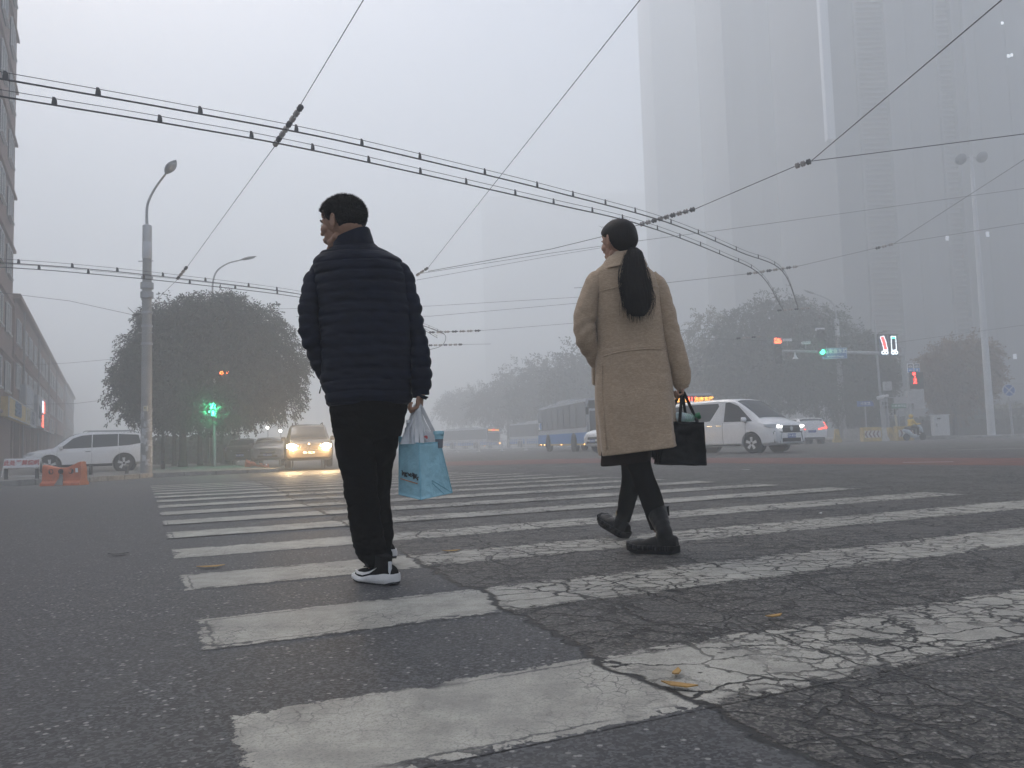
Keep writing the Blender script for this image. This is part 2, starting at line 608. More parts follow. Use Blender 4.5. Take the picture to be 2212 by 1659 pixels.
kl = [G(-260, 1066), G(0, 1051), G(150, 1044), G(330, 1031), G(600, 1020)]
dl = Vector((-.455, .890))                       # the side street runs this way
far = G(600, 1020).xy + dl * 90
PW = .13
slab('pavement', [(-60, kl[0].y - 4)] + [tuple(p.xy) for p in kl] + [tuple(far), (-90, far.y)], -.1, PW, M_pave)
def kerb_run(pts, w=.16, h=.15, name='kerb', base=0):
    b = MB()
    for a, c in zip(pts, pts[1:]):
        a, c = Vector(a[:2]), Vector(c[:2])
        n = max(1, round((c - a).length / 1.0))
        for i in range(n):
            p, q = a.lerp(c, i / n), a.lerp(c, (i + 1) / n - .008 / 1.0)
            m_ = (p + q) / 2
            z = gz(m_.x, m_.y) + base
            b.bar((p.x, p.y, z + h / 2 - .05), (q.x, q.y, z + h / 2 - .05), w, h + .1 + random.uniform(-.006, .006))
    return tag(b.build(name, M_kerb, bevel=.012), kind='structure')
_off = Vector((.10, -.10))
kerb_run([tuple(p.xy + Vector((0, -.09))) for p in kl] + [tuple(far + Vector((.1, 0)))])
# the pavement on the far right
rk = [Vector((22.2, 55.6)), Vector((27, 53.2)), Vector((33.5, 50.5)), Vector((60, 43)), Vector((120, 30))]
slab('pavement', [tuple(p) for p in rk] + [(160, 150), (21.8, 150)], -.1, PW, M_pave)
kerb_run([tuple(p + Vector((0, -.1))) for p in rk])
# red surfaced lane across the junction
def strip(name, pts_lo, pts_hi, m, dz):
    b = MB(); n = 24
    R = []
    for k in range(n + 1):
        t = k / n
        a = Vector(pts_lo[0]).lerp(Vector(pts_lo[1]), t); c = Vector(pts_hi[0]).lerp(Vector(pts_hi[1]), t)
        R.append([a.lerp(c, j / 3) for j in range(4)])
    for r in R: b.v += [Vector((p.x, p.y, gz(p.x, p.y) + dz)) for p in r]
    b.f = [[i * 4 + j, (i + 1) * 4 + j, (i + 1) * 4 + j + 1, i * 4 + j + 1] for i in range(n) for j in range(3)]
    return tag(b.build(name, m, recalc=False, smooth=True), kind='structure')
strip('red_lane', (G(905, 1006.5).xy, G(2600, 1009).xy), (G(935, 997.5).xy, G(2560, 990).xy), M_red, .004)
M_line = pm('worn_line', (.42, .42, .40), .7, var=.35, scale=8)
for a, c, w in [((1000, 975), (1130, 970.5), .15), ((1180, 972), (1262, 971), .15), ((955, 986), (1060, 982), .15), ((2050, 973), (2212, 969), .15), ((1950, 1000), (2060, 998.5), .12)]:
    p, q = G(*a), G(*c)
    d = (q - p).xy; L = d.length; d.normalize()
    flat_patch('lane_line', None, M_line, p.xy, d, Vector((-d.y, d.x)), L, w, .008)

# ================================================================== left: brick building with shops
M_brick = pm('brick_wall', (.20, .115, .088), .9, var=.18, scale=1.2, bump=.3)
M_brick2 = pm('brick_trim', (.26, .165, .13), .9, var=.15, scale=2)
M_glassd = pm('dark_glass', (.045, .05, .06), .12, var=.1, scale=1)
M_curtain = pm('curtain', (.62, .62, .64), .9, var=.2, scale=6)
M_wframe = pm('white_frame', (.55, .55, .54), .6, var=.1)
M_dark = pm('shop_recess', (.05, .048, .05), .8, var=.3, scale=2)
M_yel = pm('yellow_board', (.55, .40, .12), .6, var=.15, scale=2)
M_grey = pm('grey_board', (.33, .35, .38), .5, var=.1, scale=2)
M_blueB = pm('blue_letter', (.12, .22, .36), .6, var=.1)

def facade_thing(name, label, cat, A, d, **kw):
    "thing with local x along the facade, local y into the building"
    t = thing(name, label, cat, (A[0], A[1], 0), atan2(d[1], d[0]), **kw)
    return t
GZL = -.22 + PW
A = Vector((-28.2, 45.0))
dn = dl.normalized()
bld = facade_thing('brick_building', 'low red brick shop building with curtained windows, running back beside the white car', 'building', A, dn)
bld.location.z = GZL
# the local frame: +x runs away along the street, +y points left of it, so the street face is at y = 0
WL, WH = 62, 9.75
w = MB()
w.box((WL / 2, 6, WH / 2 + 1.6), (WL, 12, WH - 3.2))
w.box((WL / 2, 6.9, 1.6), (WL, 10.2, 3.2))
w.build('wall', M_brick, bld)
w = MB(); w.box((WL / 2, 5.9, WH + .14), (WL + .4, 12.4, .28)); w.box((WL / 2, -.05, 7.05 - .55), (WL, .14, .12))
w.build('cornice', M_brick2, bld, bevel=.02)
for i in range(16):
    w = MB(); w.box((1.2 + i * 4, .35, 1.6), (.5, .5, 3.2)); w.build('shopfront_pier', M_brick2, bld)
w = MB(); w.box((WL / 2, 1.75, 1.6), (WL, .06, 3.15)); w.build('shopfront', M_dark, bld)
w = MB()
for i in range(30): w.box((.9 + i * 2 + (i % 3) * .1, 1.70, 1.3), (.06, .03, 2.6))
for i in range(15): w.box((2.8 + i * 4, 1.70, 2.25), (3.4, .03, .06))
w.build('shopfront_frame', M_wframe, bld)
for r, z0, z1 in ((0, 7.35, 8.75), (1, 4.75, 6.15)):
    for i in range(14):
        x0 = 1.0 + i * 4.2
        wn = MB(); wn.box((x0 + 1.3, .02, (z0 + z1) / 2), (2.5, .10, z1 - z0))
        wo = wn.build('window', M_glassd, bld)
        f = MB()
        for k in range(4): f.box((x0 + .08 + k * .81, -.05, (z0 + z1) / 2), (.06, .05, z1 - z0))
        f.box((x0 + 1.3, -.05, z1), (2.6, .06, .07)); f.box((x0 + 1.3, -.06, z0), (2.7, .1, .08))
        f.build('frame', M_wframe, wo)
        rr = random.Random(i * 7 + r)
        for k in range(3):
            c = MB()
            if rr.random() < .8:
                x = x0 + .12 + k * .81
                a = rr.uniform(.3, .72); zb = z0 + .06 + rr.choice([0, 0, .5])
                for q in range(3):
                    xx = x + q * a / 3
                    c.prism([(xx, -.035, z1 - .05), (xx + a / 3 * .8, -.035, z1 - .05), (xx + a / 3 * .5, -.035, zb), (xx, -.035, zb)], (0, 0, 0), (0, -.008, 0))
            if c.f: c.build('curtain', M_curtain, wo)
# drain pipes
for x in (5.2, 17.8, 30.5, 43):
    w = MB(); w.tube([(x - .3, -.1, .3), (x - .3, -.1, WH)], .06, 8); w.build('drain_pipe', pm('pipe', (.25, .22, .21), .7), bld)

def shop_sign(label, x0, x1, z0, z1, board, words, lm, size, out=.35, emit=False):
    t = facade_thing('shop_sign', label, 'sign', A + dn * x0, dn)
    t.location.z = GZL
    L = x1 - x0
    b = MB(); b.box((L / 2, -out / 2 - .02, (z0 + z1) / 2), (L, out, z1 - z0)); b.build('board', board, t, bevel=.02)
    b = MB()
    for z in (z0, z1): b.bar((0, -out - .03, z), (L, -out - .03, z), .05)
    for x in (0, L): b.bar((x, -out - .03, z0), (x, -out - .03, z1), .05)
    b.build('rim', M_wframe, t)
    if words: text(words, size, lm, t, (L / 2, -out - .04, (z0 + z1) / 2), (pi / 2, 0, 0), extrude=.03)
    return t
# seen from the street the letters read from near to far
shop_sign('yellow shop board with blue characters, on the brick building at the left edge', -6.5, 3.1, 2.75, 3.75, M_yel, '名烟名酒', M_blueB, .85)
shop_sign('yellow and pale shop board next to the grey board', 3.25, 6.2, 2.75, 3.75, pm('pale_yellow', (.45, .40, .22), .6), '超市', pm('cream_letter', (.5, .47, .36), .6), .8)
shop_sign('blank grey shop board above the doorway behind the white car', 3.1, 8.6, 3.85, 5.1, M_grey, None, None, 1)
shop_sign('low grey shop board with dark characters under the blank board', 6.4, 11, 2.7, 3.7, M_grey, '药房', pm('navy_letter', (.10, .12, .17), .6), .85)
E_red = pm('red_neon', (1, .10, .06), .5, var=0, emit=2.2)
E_wht = pm('white_neon', (.8, .85, 1), .5, var=0, emit=1.0)
t = shop_sign('grey hanging shop board with white strokes and lit red characters', 11.2, 19, 2.9, 5.0, M_grey, None, None, 1, out=.45)
text('阿', 1.0, E_wht, t, (4.6, -.5, 4.35), extrude=.03)
text('强', 1.0, E_red, t, (5.9, -.5, 4.35), extrude=.03)
text('刻', 1.0, E_red, t, (4.6, -.5, 3.25), extrude=.03)
text('印', 1.1, pm('dark_letter', (.06, .06, .07), .6), t, (1.4, -.5, 3.8), extrude=.03)
text('章', 1.1, MATS['dark_letter'], t, (2.9, -.5, 3.6), extrude=.03)
shop_sign('faded red shop board further down the brick building', 19.5, 26, 2.8, 4.2, pm('faded_red', (.32, .16, .14), .7), '餐厅', pm('cream2', (.5, .45, .4), .6), 1.0)
shop_sign('small dark shop board far down the brick building', 27, 33, 2.8, 4.0, pm('dark_board', (.16, .14, .15), .7), '理发', MATS['cream2'], .9)
# small lamp under the canopy
lt = thing('shop_lamp', 'small warm lamp glowing under the shop canopy by the white car', 'lamp', (A.x + dn.x * 5.6, A.y + dn.y * 5.6, GZL))
lt.rotation_euler = (0, 0, atan2(dn.y, dn.x))
b = MB(); b.box((0, .2, 2.52), (.7, .10, .10)); b.build('tube', pm('warm_tube', (1, .72, .35), .5, var=0, emit=6), lt, bevel=.02)
b = MB(); b.box((0, .2, 2.60), (.8, .16, .06)); b.box((-.3, .2, 2.66), (.03, .03, .1)); b.box((.3, .2, 2.66), (.03, .03, .1)); b.build('bracket', M_dark, lt)

# tall block at the left edge
tw = facade_thing('apartment_tower', 'tall pale pink apartment block rising out of frame at the left edge', 'building', A - dn * 17.3, dn)
tw.location.z = GZL
M_pink = pm('pink_render', (.25, .165, .135), .9, var=.12, scale=.8)
w = MB(); w.box((8, 7, 26), (16, 14, 52)); w.build('wall', M_pink, tw)
w = MB()
for k in range(16): w.box((8, -.06, 3 + k * 3.05), (16.2, .16, .14))
w.box((15.9, -.15, 33), (.4, .4, .4))
w.build('string_course', M_brick2, tw, bevel=.01)
for k in range(15):
    for i in range(4):
        x = 1.6 + i * 3.9; z = 4.9 + k * 3.05
        wn = MB(); wn.box((x, -.02, z), (1.9, .1, 1.5)); wo = wn.build('window', M_glassd, tw)
        f = MB()
        for q in (-.95, 0, .95): f.box((x + q, -.09, z), (.07, .06, 1.5))
        f.box((x, -.09, z + .75), (2, .06, .07)); f.box((x, -.12, z - .77), (2.1, .14, .08))
        f.build('frame', M_wframe, wo)

# buildings further down the side street
def plain_block(name, label, c, size, rz, m, floors, bays, mw=None, ww=1.5, wh=1.4, z0=1.2, side='front'):
    t = thing(name, label, 'building', (c[0], c[1], c[2] if len(c) > 2 else 0), rz)
    sx, sy, sz = size
    w = MB(); w.box((sx / 2, sy / 2, sz / 2), size); w.build('wall', m, t)
    w = MB(); w.box((sx / 2, sy / 2, sz + .15), (sx + .5, sy + .5, .3)); w.build('parapet', m, t, bevel=.03)
    cells = [(i, k) for k in range(floors) for i in range(bays)]
    groups = cells if len(cells) <= 90 else None
    fh = sz / floors; bw = sx / bays
    if groups:
        for i, k in cells:
            p = MB(); p.box((bw * (i + .5), -.04, fh * k + z0 + wh / 2), (ww, .12, wh)); p.build('window', mw or M_glassd, t)
    else:
        for k in range(floors):      # too many: one band of windows for each storey
            p = MB()
            for i in range(bays): p.box((bw * (i + .5), -.04, fh * k + z0 + wh / 2), (ww, .12, wh))
            p.build('window_band', mw or M_glassd, t)
    return t
B2 = A + dn * (WL + 5)
plain_block('apartment_block', 'dim apartment block far down the side street beyond the brick shops', (B2.x, B2.y, GZL), (30, 12, 10), atan2(dn.y, dn.x), pm('far_wall', (.2, .17, .16), .9), 3, 8)

# ================================================================== right: towers in the fog
M_panel = pm('stone_panel', (.115, .12, .135), .8, var=.10, scale=.25, bump=.2, bscale=1.5)
M_panel2 = pm('stone_panel_light', (.135, .14, .155), .8, var=.08, scale=.3)
M_louv = pm('louvre', (.075, .08, .09), .5, metal=.2, var=.2, scale=1)
M_cladd = pm('white_cladding', (.42, .43, .46), .35, var=.05, scale=.3)
YT = 92
xl = D(1838, 900, YT).x
tD = thing('office_tower', 'grey stone office tower with ribbed dark bays at the right edge of the junction', 'building', (xl, YT, 0))
def towerbox(t, name, x0, x1, z0, z1, m, y=0, dep=20):
    w = MB(); w.box(((x0 + x1) / 2, y + dep / 2, (z0 + z1) / 2), (x1 - x0, dep, z1 - z0)); return w.build(name, m, t)
HT = 100
towerbox(tD, 'wall', 0, 3.2, 0, HT, M_panel)
towerbox(tD, 'wall', 3.2, 6.7, 0, HT, M_louv, y=.5, dep=19)
towerbox(tD, 'wall', 6.7, 12.8, 0, HT, M_panel)
towerbox(tD, 'wall', 12.8, 14.6, 0, HT, M_louv, y=.5, dep=19)
towerbox(tD, 'wall', 14.6, 34, 0, HT, M_panel)
b = MB()
for k in range(int(HT / .62)): b.box((4.95, .3, .6 + k * .62), (3.4, .5, .16))
b.build('louvre_bank', M_panel2, tD)
b = MB()
for k in range(int(HT / .62)): b.box((13.7, .3, .6 + k * .62), (1.7, .5, .16))
b.build('louvre_bank', M_panel2, tD)
for x in (9.75, 18.0, 21.6):
    b = MB(); b.box((x, -.02, HT / 2 + 3), (1.0, .1, HT - 12)); b.build('window_strip', pm('tower_glass', (.085, .09, .10), .3, var=.1), tD)
b = MB()
for x in (0.05, 3.15, 6.75, 12.75, 14.65): b.box((x, -.2, HT / 2 + 2), (.22, .5, HT - 4))
b.build('pilaster', M_panel2, tD)
fin = MB(); fin.box((-.55, -.3, 66), (.95, .9, 62)); fin.build('corner_fin', M_cladd, tD, bevel=.03)
fin = MB(); fin.box((16.0, -.5, 38), (.45, .6, 60)); fin.build('edge_fin', M_panel2, tD, bevel=.03)
# lit windows high on the tower
E_win = pm('lit_window', (.9, .95, 1), .5, var=0, emit=.7)
for px, py in ((2165, 50), (2185, 119), (2178, 121)):
    p = D(px, py, YT - .1)
    b = MB(); b.box((p.x - xl, -.12, p.z), (.28, .06, .34)); b.build('lit_window', E_win, tD)
E_win2 = pm('dim_lit_window', (.75, .78, .85), .5, var=0, emit=.22)
for px, py in ((2046, 514), (2133, 506), (2192, 770), (2046, 893)):
    p = D(px, py, YT - .1)
    b = MB(); b.box((p.x - xl, -.12, p.z), (.38, .06, .6)); b.build('lit_window', E_win2, tD)
# low podium in front of it
plain_block('podium_building', 'low dark glass podium at the foot of the grey office tower', (xl + 6, YT - 5, 0), (40, 4.5, 5.2), 0, pm('podium', (.10, .105, .12), .4), 1, 14, M_glassd, 2.2, 3, .6)

# the far towers that fill the middle right, each further one fainter
M_ft = pm('far_tower', (.11, .115, .13), .85, var=.1, scale=.1)
M_ftw = pm('far_tower_glass', (.08, .085, .10), .3, var=.1, scale=.1)
def far_tower(name, label, px0, px1, Y, H_, cols, fl):
    x0, x1 = D(px0, 900, Y).x, D(px1, 900, Y).x
    t = thing(name, label, 'building', (x0, Y, 0))
    W_ = x1 - x0
    w = MB(); w.box((W_ / 2, 9, H_ / 2), (W_, 18, H_)); w.build('wall', M_ft, t)
    w = MB(); w.box((W_ / 2, 9, H_ + .4), (W_ - 1, 17, .8)); w.build('parapet', M_ft, t)
    for i in range(cols):
        x = W_ * (i + .5) / cols
        p = MB(); p.box((x, -.03, H_ / 2 + 2), (W_ / cols * .5, .14, H_ - 8)); o = p.build('window_column', M_ftw, t)
    return t, x0
far_tower('residential_tower', 'faintest wide tower edge left of the woman, nearly lost in fog', 1052, 1440, 375, 118, 6, 20)
far_tower('residential_tower', 'dim tower just right of the head of the woman', 1443, 1600, 190, 118, 3, 20)
tC, xc0 = far_tower('residential_tower', 'darker tower left of the ribbed grey office tower', 1602, 1828, 135, 118, 4, 20)
# ================================================================== trees
M_leafD = pm('leaf_dark', (.030, .040, .028), .7, var=.35, scale=1.5, coords='Object')
M_leafB = pm('leaf_brown', (.135, .080, .042), .75, var=.35, scale=1.5)
M_leafY = pm('leaf_olive', (.075, .072, .035), .75, var=.3, scale=1.5)
M_bark = pm('bark', (.055, .048, .042), .9, var=.3, scale=8, bump=.6, bscale=30)

def tree(name, label, base, blobs, leafm, sprays, leaf=.13, trunk_r=.16, group=None, seed=1, trunk_top=None, limbs=7, droop=.5, lean=0):
    "blobs: (x, y, z, rx, ry, rz) of the crown in metres, relative to the base"
    rr = random.Random(seed)
    t = thing(name, label, 'tree', base, group=group)
    tot = sum(b[3] * b[5] * b[4] for b in blobs)
    cb = MB()
    for b in blobs:
        n = int(sprays * b[3] * b[4] * b[5] / tot)
        for _ in range(n):
            while True:
                v = Vector((rr.uniform(-1, 1), rr.uniform(-1, 1), rr.uniform(-1, 1)))
                if v.length <= 1: break
            L = v.length
            if L < .5 and rr.random() < .5: v = v / max(L, .1) * rr.uniform(.6, 1)
            q = noise.noise(Vector((b[0] + v.x * 1.7, b[1] + v.y * 1.7, b[2] + v.z * 1.7)) * 1.3 + Vector((seed, 0, 0)))
            if q < -.22 and L > .6: continue
            k = 1 + q * .35 + rr.gauss(0, .05)
            p = Vector((b[0] + v.x * b[3] * k, b[1] + v.y * b[4] * k, b[2] + v.z * b[5] * k))
            out = Vector((v.x, v.y, v.z * .6)) + Vector((rr.gauss(0, .5), rr.gauss(0, .5), rr.gauss(0, .4)))
            out.normalize()
            m = rr.randint(4, 7)
            d = out.copy(); step = leaf * .62
            for s in range(m):
                d = (d + Vector((0, 0, -droop * .25))).normalized()
                p = p + d * step
                side = d.cross(Vector((rr.gauss(0, 1), rr.gauss(0, 1), rr.gauss(0, 1)))).normalized()
                for sg in (-1, 1):
                    a = p; l = (side * sg * .8 + d * .7 + Vector((0, 0, -droop * .5))).normalized() * leaf * rr.uniform(.7, 1.15)
                    wv = l.cross(Vector((rr.gauss(0, 1), rr.gauss(0, 1), rr.gauss(0, 1)))).normalized() * leaf * .20
                    o = len(cb.v)
                    cb.v += [a, a + l * .5 + wv, a + l, a + l * .5 - wv]
                    cb.f.append([o, o + 1, o + 2, o + 3])
    cb.build('crown', leafm, t, recalc=False)
    tb = MB()
    top = trunk_top or max(b[2] for b in blobs)
    pts = [(0, 0, -.1), (lean * .3, 0, top * .3), (lean, .05, top * .7), (lean * 1.2, 0, top)]
    pts = smooth_path(pts, 4)
    tb.tube(pts, [lerp(trunk_r * (1.25 if i == 0 else 1), trunk_r * .3, i / (len(pts) - 1)) for i in range(len(pts))], 9)
    for i in range(limbs):
        b = blobs[i % len(blobs)]
        z0 = top * rr.uniform(.3, .55)
        s = Vector((lean * z0 / top, 0, z0)); e = Vector((b[0], b[1], b[2])) + Vector((rr.uniform(-.5, .5) * b[3], rr.uniform(-.5, .5) * b[4], rr.uniform(-.2, .6) * b[5]))
        mid = s.lerp(e, .5) + Vector((rr.uniform(-.2, .2), rr.uniform(-.2, .2), .25))
        tb.tube(smooth_path([s, mid, e], 4), [lerp(trunk_r * .55, trunk_r * .12, k / 8) for k in range(9)], 6)
        for _ in range(3):
            e2 = e + Vector((rr.uniform(-1, 1) * b[3] * .6, rr.uniform(-1, 1) * b[4] * .6, rr.uniform(-.4, .8) * b[5] * .6))
            tb.tube([mid.lerp(e, .6), e2], [trunk_r * .2, trunk_r * .06], 5)
    tb.build('trunk', M_bark, t, smooth=True)
    return t

def blobs_px(base, Y, L):
    "crown lobes measured on the photograph as (px, py, rx, ry) at distance Y, made relative to the base"
    out = []
    for px, py, rx, ry, *dy in L:
        q = D(px, py, Y)
        dd = dy[0] if dy else 0
        out.append((q.x - base[0], dd, q.z - base[2], rx / FPX * Y, max(.9, rx / FPX * Y * .8), ry / FPX * Y))
    return out
def tbase(px, Y, z=None):
    q = D(px, 990, Y)
    return (q.x, Y, gz(q.x, Y) + (PW if z is None else z))

GT = 'trees at the corner behind the signal'
b0 = tbase(395, 39)
tree('pagoda_tree', 'big round leafy tree filling the corner behind the concrete lamp post', b0,
     blobs_px(b0, 39, [(450, 700, 95, 60), (370, 730, 80, 70), (530, 740, 85, 75), (308, 790, 50, 60), (400, 800, 110, 80), (520, 820, 100, 70), (590, 780, 60, 60), (618, 812, 35, 36, .4), (290, 860, 50, 45), (600, 860, 48, 40), (420, 870, 110, 45), (500, 880, 90, 36), (470, 668, 70, 34), (350, 690, 45, 40), (560, 700, 40, 40), (272, 810, 24, 24), (632, 780, 22, 30)]),
     M_leafD, 14500, leaf=.175, trunk_r=.2, group=GT, seed=3, droop=.8, limbs=16)
for i, (px, Y, lab, L) in enumerate([
        (352, 41, 'slim trunked tree just right of the concrete lamp post', [(350, 850, 60, 50), (330, 800, 50, 50), (370, 780, 60, 60)]),
        (376, 43, 'thin leafy tree second from the concrete lamp post', [(380, 850, 60, 45), (400, 790, 60, 60), (370, 740, 50, 50)]),
        (432, 42, 'thin tree in the middle of the corner clump, left of the green signal', [(430, 860, 60, 42), (440, 790, 70, 60), (450, 730, 60, 50)]),
        (448, 46, 'dark narrow tree directly left of the green walking signal', [(455, 850, 60, 45), (470, 780, 65, 55), (480, 730, 50, 45)]),
        (481, 49, 'dark tree directly right of the green walking signal', [(500, 860, 60, 40), (520, 800, 60, 60), (530, 750, 50, 50)])]):
    bb = tbase(px, Y)
    tree('street_tree', lab, bb, blobs_px(bb, Y, L), M_leafD, 2200, leaf=.24, trunk_r=.10 + .02 * (i % 3), group=GT, seed=20 + i, limbs=5)

GR = 'trees across the junction on the right'
for i, (px, Y, m, lab, L, n) in enumerate([
        (1640, 66, M_leafD, 'tall dark tree behind the white van, under the red signal', [(1630, 720, 75, 60), (1690, 690, 70, 50), (1600, 790, 80, 60), (1680, 790, 85, 60), (1650, 855, 90, 45)], 5200),
        (1770, 62, M_leafD, 'dark spreading tree behind the blue street name board', [(1760, 720, 70, 55), (1800, 790, 90, 60), (1740, 800, 80, 60), (1850, 810, 60, 50), (1800, 850, 80, 40)], 5200),
        (1868, 60, M_leafD, 'lower dark tree left of the lane signal panels', [(1870, 770, 44, 52), (1880, 830, 46, 45), (1850, 860, 50, 40), (1900, 790, 26, 30)], 2600),
        (1545, 74, M_leafY, 'faint olive tree between the woman and the white van', [(1540, 720, 50, 45), (1520, 790, 60, 55), (1570, 800, 60, 60), (1540, 860, 70, 40)], 2600),
        (2068, 60, M_leafB, 'brown autumn tree beside the tall floodlight mast', [(2060, 790, 60, 42), (2100, 780, 46, 45), (2030, 820, 40, 38), (2075, 840, 50, 36), (2120, 810, 30, 34), (2060, 868, 30, 30)], 4200)]):
    bb = tbase(px, Y)
    tree('street_tree', lab, bb, blobs_px(bb, Y, L), m, n, leaf=.26, trunk_r=.2, group=GR, seed=40 + i, limbs=8, droop=.5)
GF = 'distant trees beyond the buses'
for i, (px, Y, lab, L) in enumerate([
        (1000, 165, 'very faint small tree left of the far bus, in the fog', [(1000, 880, 50, 30), (1030, 860, 30, 26)]),
        (1100, 130, 'faint round tree behind the gap between the two far buses', [(1110, 850, 50, 40), (1080, 880, 60, 36), (1130, 820, 34, 34)]),
        (1180, 112, 'faint tall tree above the second far bus', [(1190, 820, 50, 48), (1160, 870, 60, 40), (1210, 860, 50, 50)]),
        (1270, 98, 'grey tree above the blue striped bus, left of the woman', [(1250, 800, 50, 55), (1280, 850, 60, 60), (1230, 860, 50, 45)]),
        (1400, 92, 'grey tree hidden behind the woman in the camel coat', [(1400, 780, 60, 60), (1440, 840, 60, 60), (1380, 850, 60, 50)])]):
    bb = tbase(px, Y)
    tree('far_tree', lab, bb, blobs_px(bb, Y, L), M_leafD, 1500, leaf=.5, trunk_r=.25, group=GF, seed=60 + i, limbs=4)

# clipped hedge along the right pavement
def hedge(name, label, x0, x1, y0, y1, z0, h, n, m, leaf=.12):
    t = thing(name, label, 'hedge', ((x0 + x1) / 2, (y0 + y1) / 2, z0))
    rr = random.Random(int(x0 * 10)); cx = (x0 + x1) / 2; cy = (y0 + y1) / 2
    b = MB()
    for _ in range(n):
        p = Vector((rr.uniform(x0, x1) - cx, rr.uniform(y0, y1) - cy, rr.random() ** .6 * h))
        p.z *= 1 + .12 * noise.noise(Vector((p.x * .7, p.y, 3)))
        d = Vector((rr.gauss(0, 1), rr.gauss(0, 1), rr.gauss(0, 1))).normalized() * leaf
        e = d.orthogonal().normalized() * leaf * .5
        o = len(b.v); b.v += [p, p + d * .5 + e, p + d, p + d * .5 - e]; b.f.append([o, o + 1, o + 2, o + 3])
    b.build('foliage', m, t, recalc=False)
    c = MB(); c.box((0, 0, h * .42), (x1 - x0 - .3, y1 - y0 - .3, h * .84)); c.build('stems', M_bark, t)
    return t
hedge('clipped_hedge', 'long dark clipped hedge behind the yellow barriers and white cabinet', 26, 62, 63, 65, PW, 1.5, 15000, M_leafD, .2)
_a, _b = D(322, 990, 50).x, D(500, 990, 50).x
hedge('dark_shrubs', 'dark low shrubs behind the trunks of the corner trees', _a, _b, 50, 51.5, gz(-20, 50) + PW, 1.7, 3500, M_leafD, .2)
hedge('shrub_row', 'olive shrub row above the dark hedge, right of the brown tree', 38, 62, 66, 68, PW, 2.5, 7000, M_leafY, .22)
# ================================================================== posts, lamps, signals
M_pole = pm('concrete_post', (.27, .27, .27), .8, var=.16, scale=1.6, bump=.3, bscale=12)
M_poster = pm('torn_poster', (.42, .43, .44), .8, var=.3, scale=6)
M_steel = pm('galvanised_steel', (.33, .34, .36), .45, metal=.5, var=.12, scale=2)
M_steelL = pm('pale_steel', (.50, .51, .53), .5, metal=.2, var=.1, scale=1)
M_lampm = pm('lamp_housing', (.22, .23, .25), .5, metal=.2, var=.1)
M_blk = pm('black_housing', (.015, .015, .016), .55, var=.2, scale=3)
M_wire = pm('wire', (.035, .036, .04), .6, metal=.3, var=0)
M_wiref = pm('thin_wire', (.06, .062, .07), .6, metal=.3, var=0)
M_ins = pm('insulator', (.30, .27, .25), .35, var=.15)

def lamp_head(t, p, d, L, w, m=M_lampm):
    "flat oval luminaire pointing along d"
    d = Vector(d).normalized(); up = Vector((0, 0, 1)); s = d.cross(up).normalized(); n = s.cross(d)
    M = Matrix((s, d, n)).transposed()
    b = MB()
    c = Vector(p) + d * L / 2
    R = []
    for k in range(13):
        q = k / 12; r = max(.03, sin(pi * min(1, q * .88 + .10)) ** .8)
        R.append([c + M @ Vector((w / 2 * r * cos(a), (q - .5) * L, w * .26 * r * sin(a))) for a in [2 * pi * j / 14 for j in range(14)]])
    b.rings(R)
    hd = b.build('lamp_head', m, t, smooth=True)
    b = MB(); b.ell(c - n * w * .13 + d * L * .05, (w * .33, L * .33, w * .16), M); b.build('lens', pm('lamp_lens', (.35, .36, .38), .25, var=.05), hd, smooth=True)

def street_lamp(label, base, zt, r0, r1, arm, head, group, sleeve=True, detail=False):
    "arm: list of world offsets from the top of the post; head: (length, width)"
    t = thing('street_lamp', label, 'street lamp', base, group=group)
    b = MB()
    b.tube([(0, 0, -.1), (0, 0, zt * .5), (0, 0, zt)], [r0, (r0 + r1) / 2, r1], 18)
    b.build('post', M_pole, t, smooth=True)
    b = MB()
    P = smooth_path([(0, 0, zt - .1)] + [(a[0], a[1], zt + a[2]) for a in arm], 6)
    b.tube(P, [lerp(.055, .035, i / (len(P) - 1)) for i in range(len(P))], 10)
    b.build('arm', M_steel, t, smooth=True)
    if sleeve:
        b = MB(); b.lathe([(r1 * 1.05, zt - 1.25), (r1 * 1.16, zt - 1.22), (r1 * 1.16, zt - .65), (r1 * 1.05, zt - .62), (r1 * 1.05, zt - .6), (r1 * 1.12, zt - .58), (r1 * 1.12, zt), (r1 * .5, zt + .05)], n=18)
        b.build('sleeve', M_steelL, t, smooth=True)
    a = Vector(P[-1]); d = a - Vector(P[-4])
    lamp_head(t, a, d, *head)
    return t

b1 = D(316, 1016, 29.0); b1.z = gz(b1.x, 29) + PW
Yp = b1.y
def top_at(px, py, Y): return D(px, py, Y)
tp = D(307, 488, Yp)
GL = 'curved arm street lamps'
def arm_px(Y, pts, top):
    return [(q.x - top.x, 0, q.z - top.z) for q in [D(*p, Y) for p in pts]]
lp1 = street_lamp('thick concrete street lamp post with torn posters beside the white car', (b1.x, b1.y, b1.z), tp.z - b1.z, .20, .145,
    [(-0.02, 0, .4), (.05, -.05, .85), (.35, -.15, 1.35), (.85, -.35, 1.85)], (.62, .42), GL)
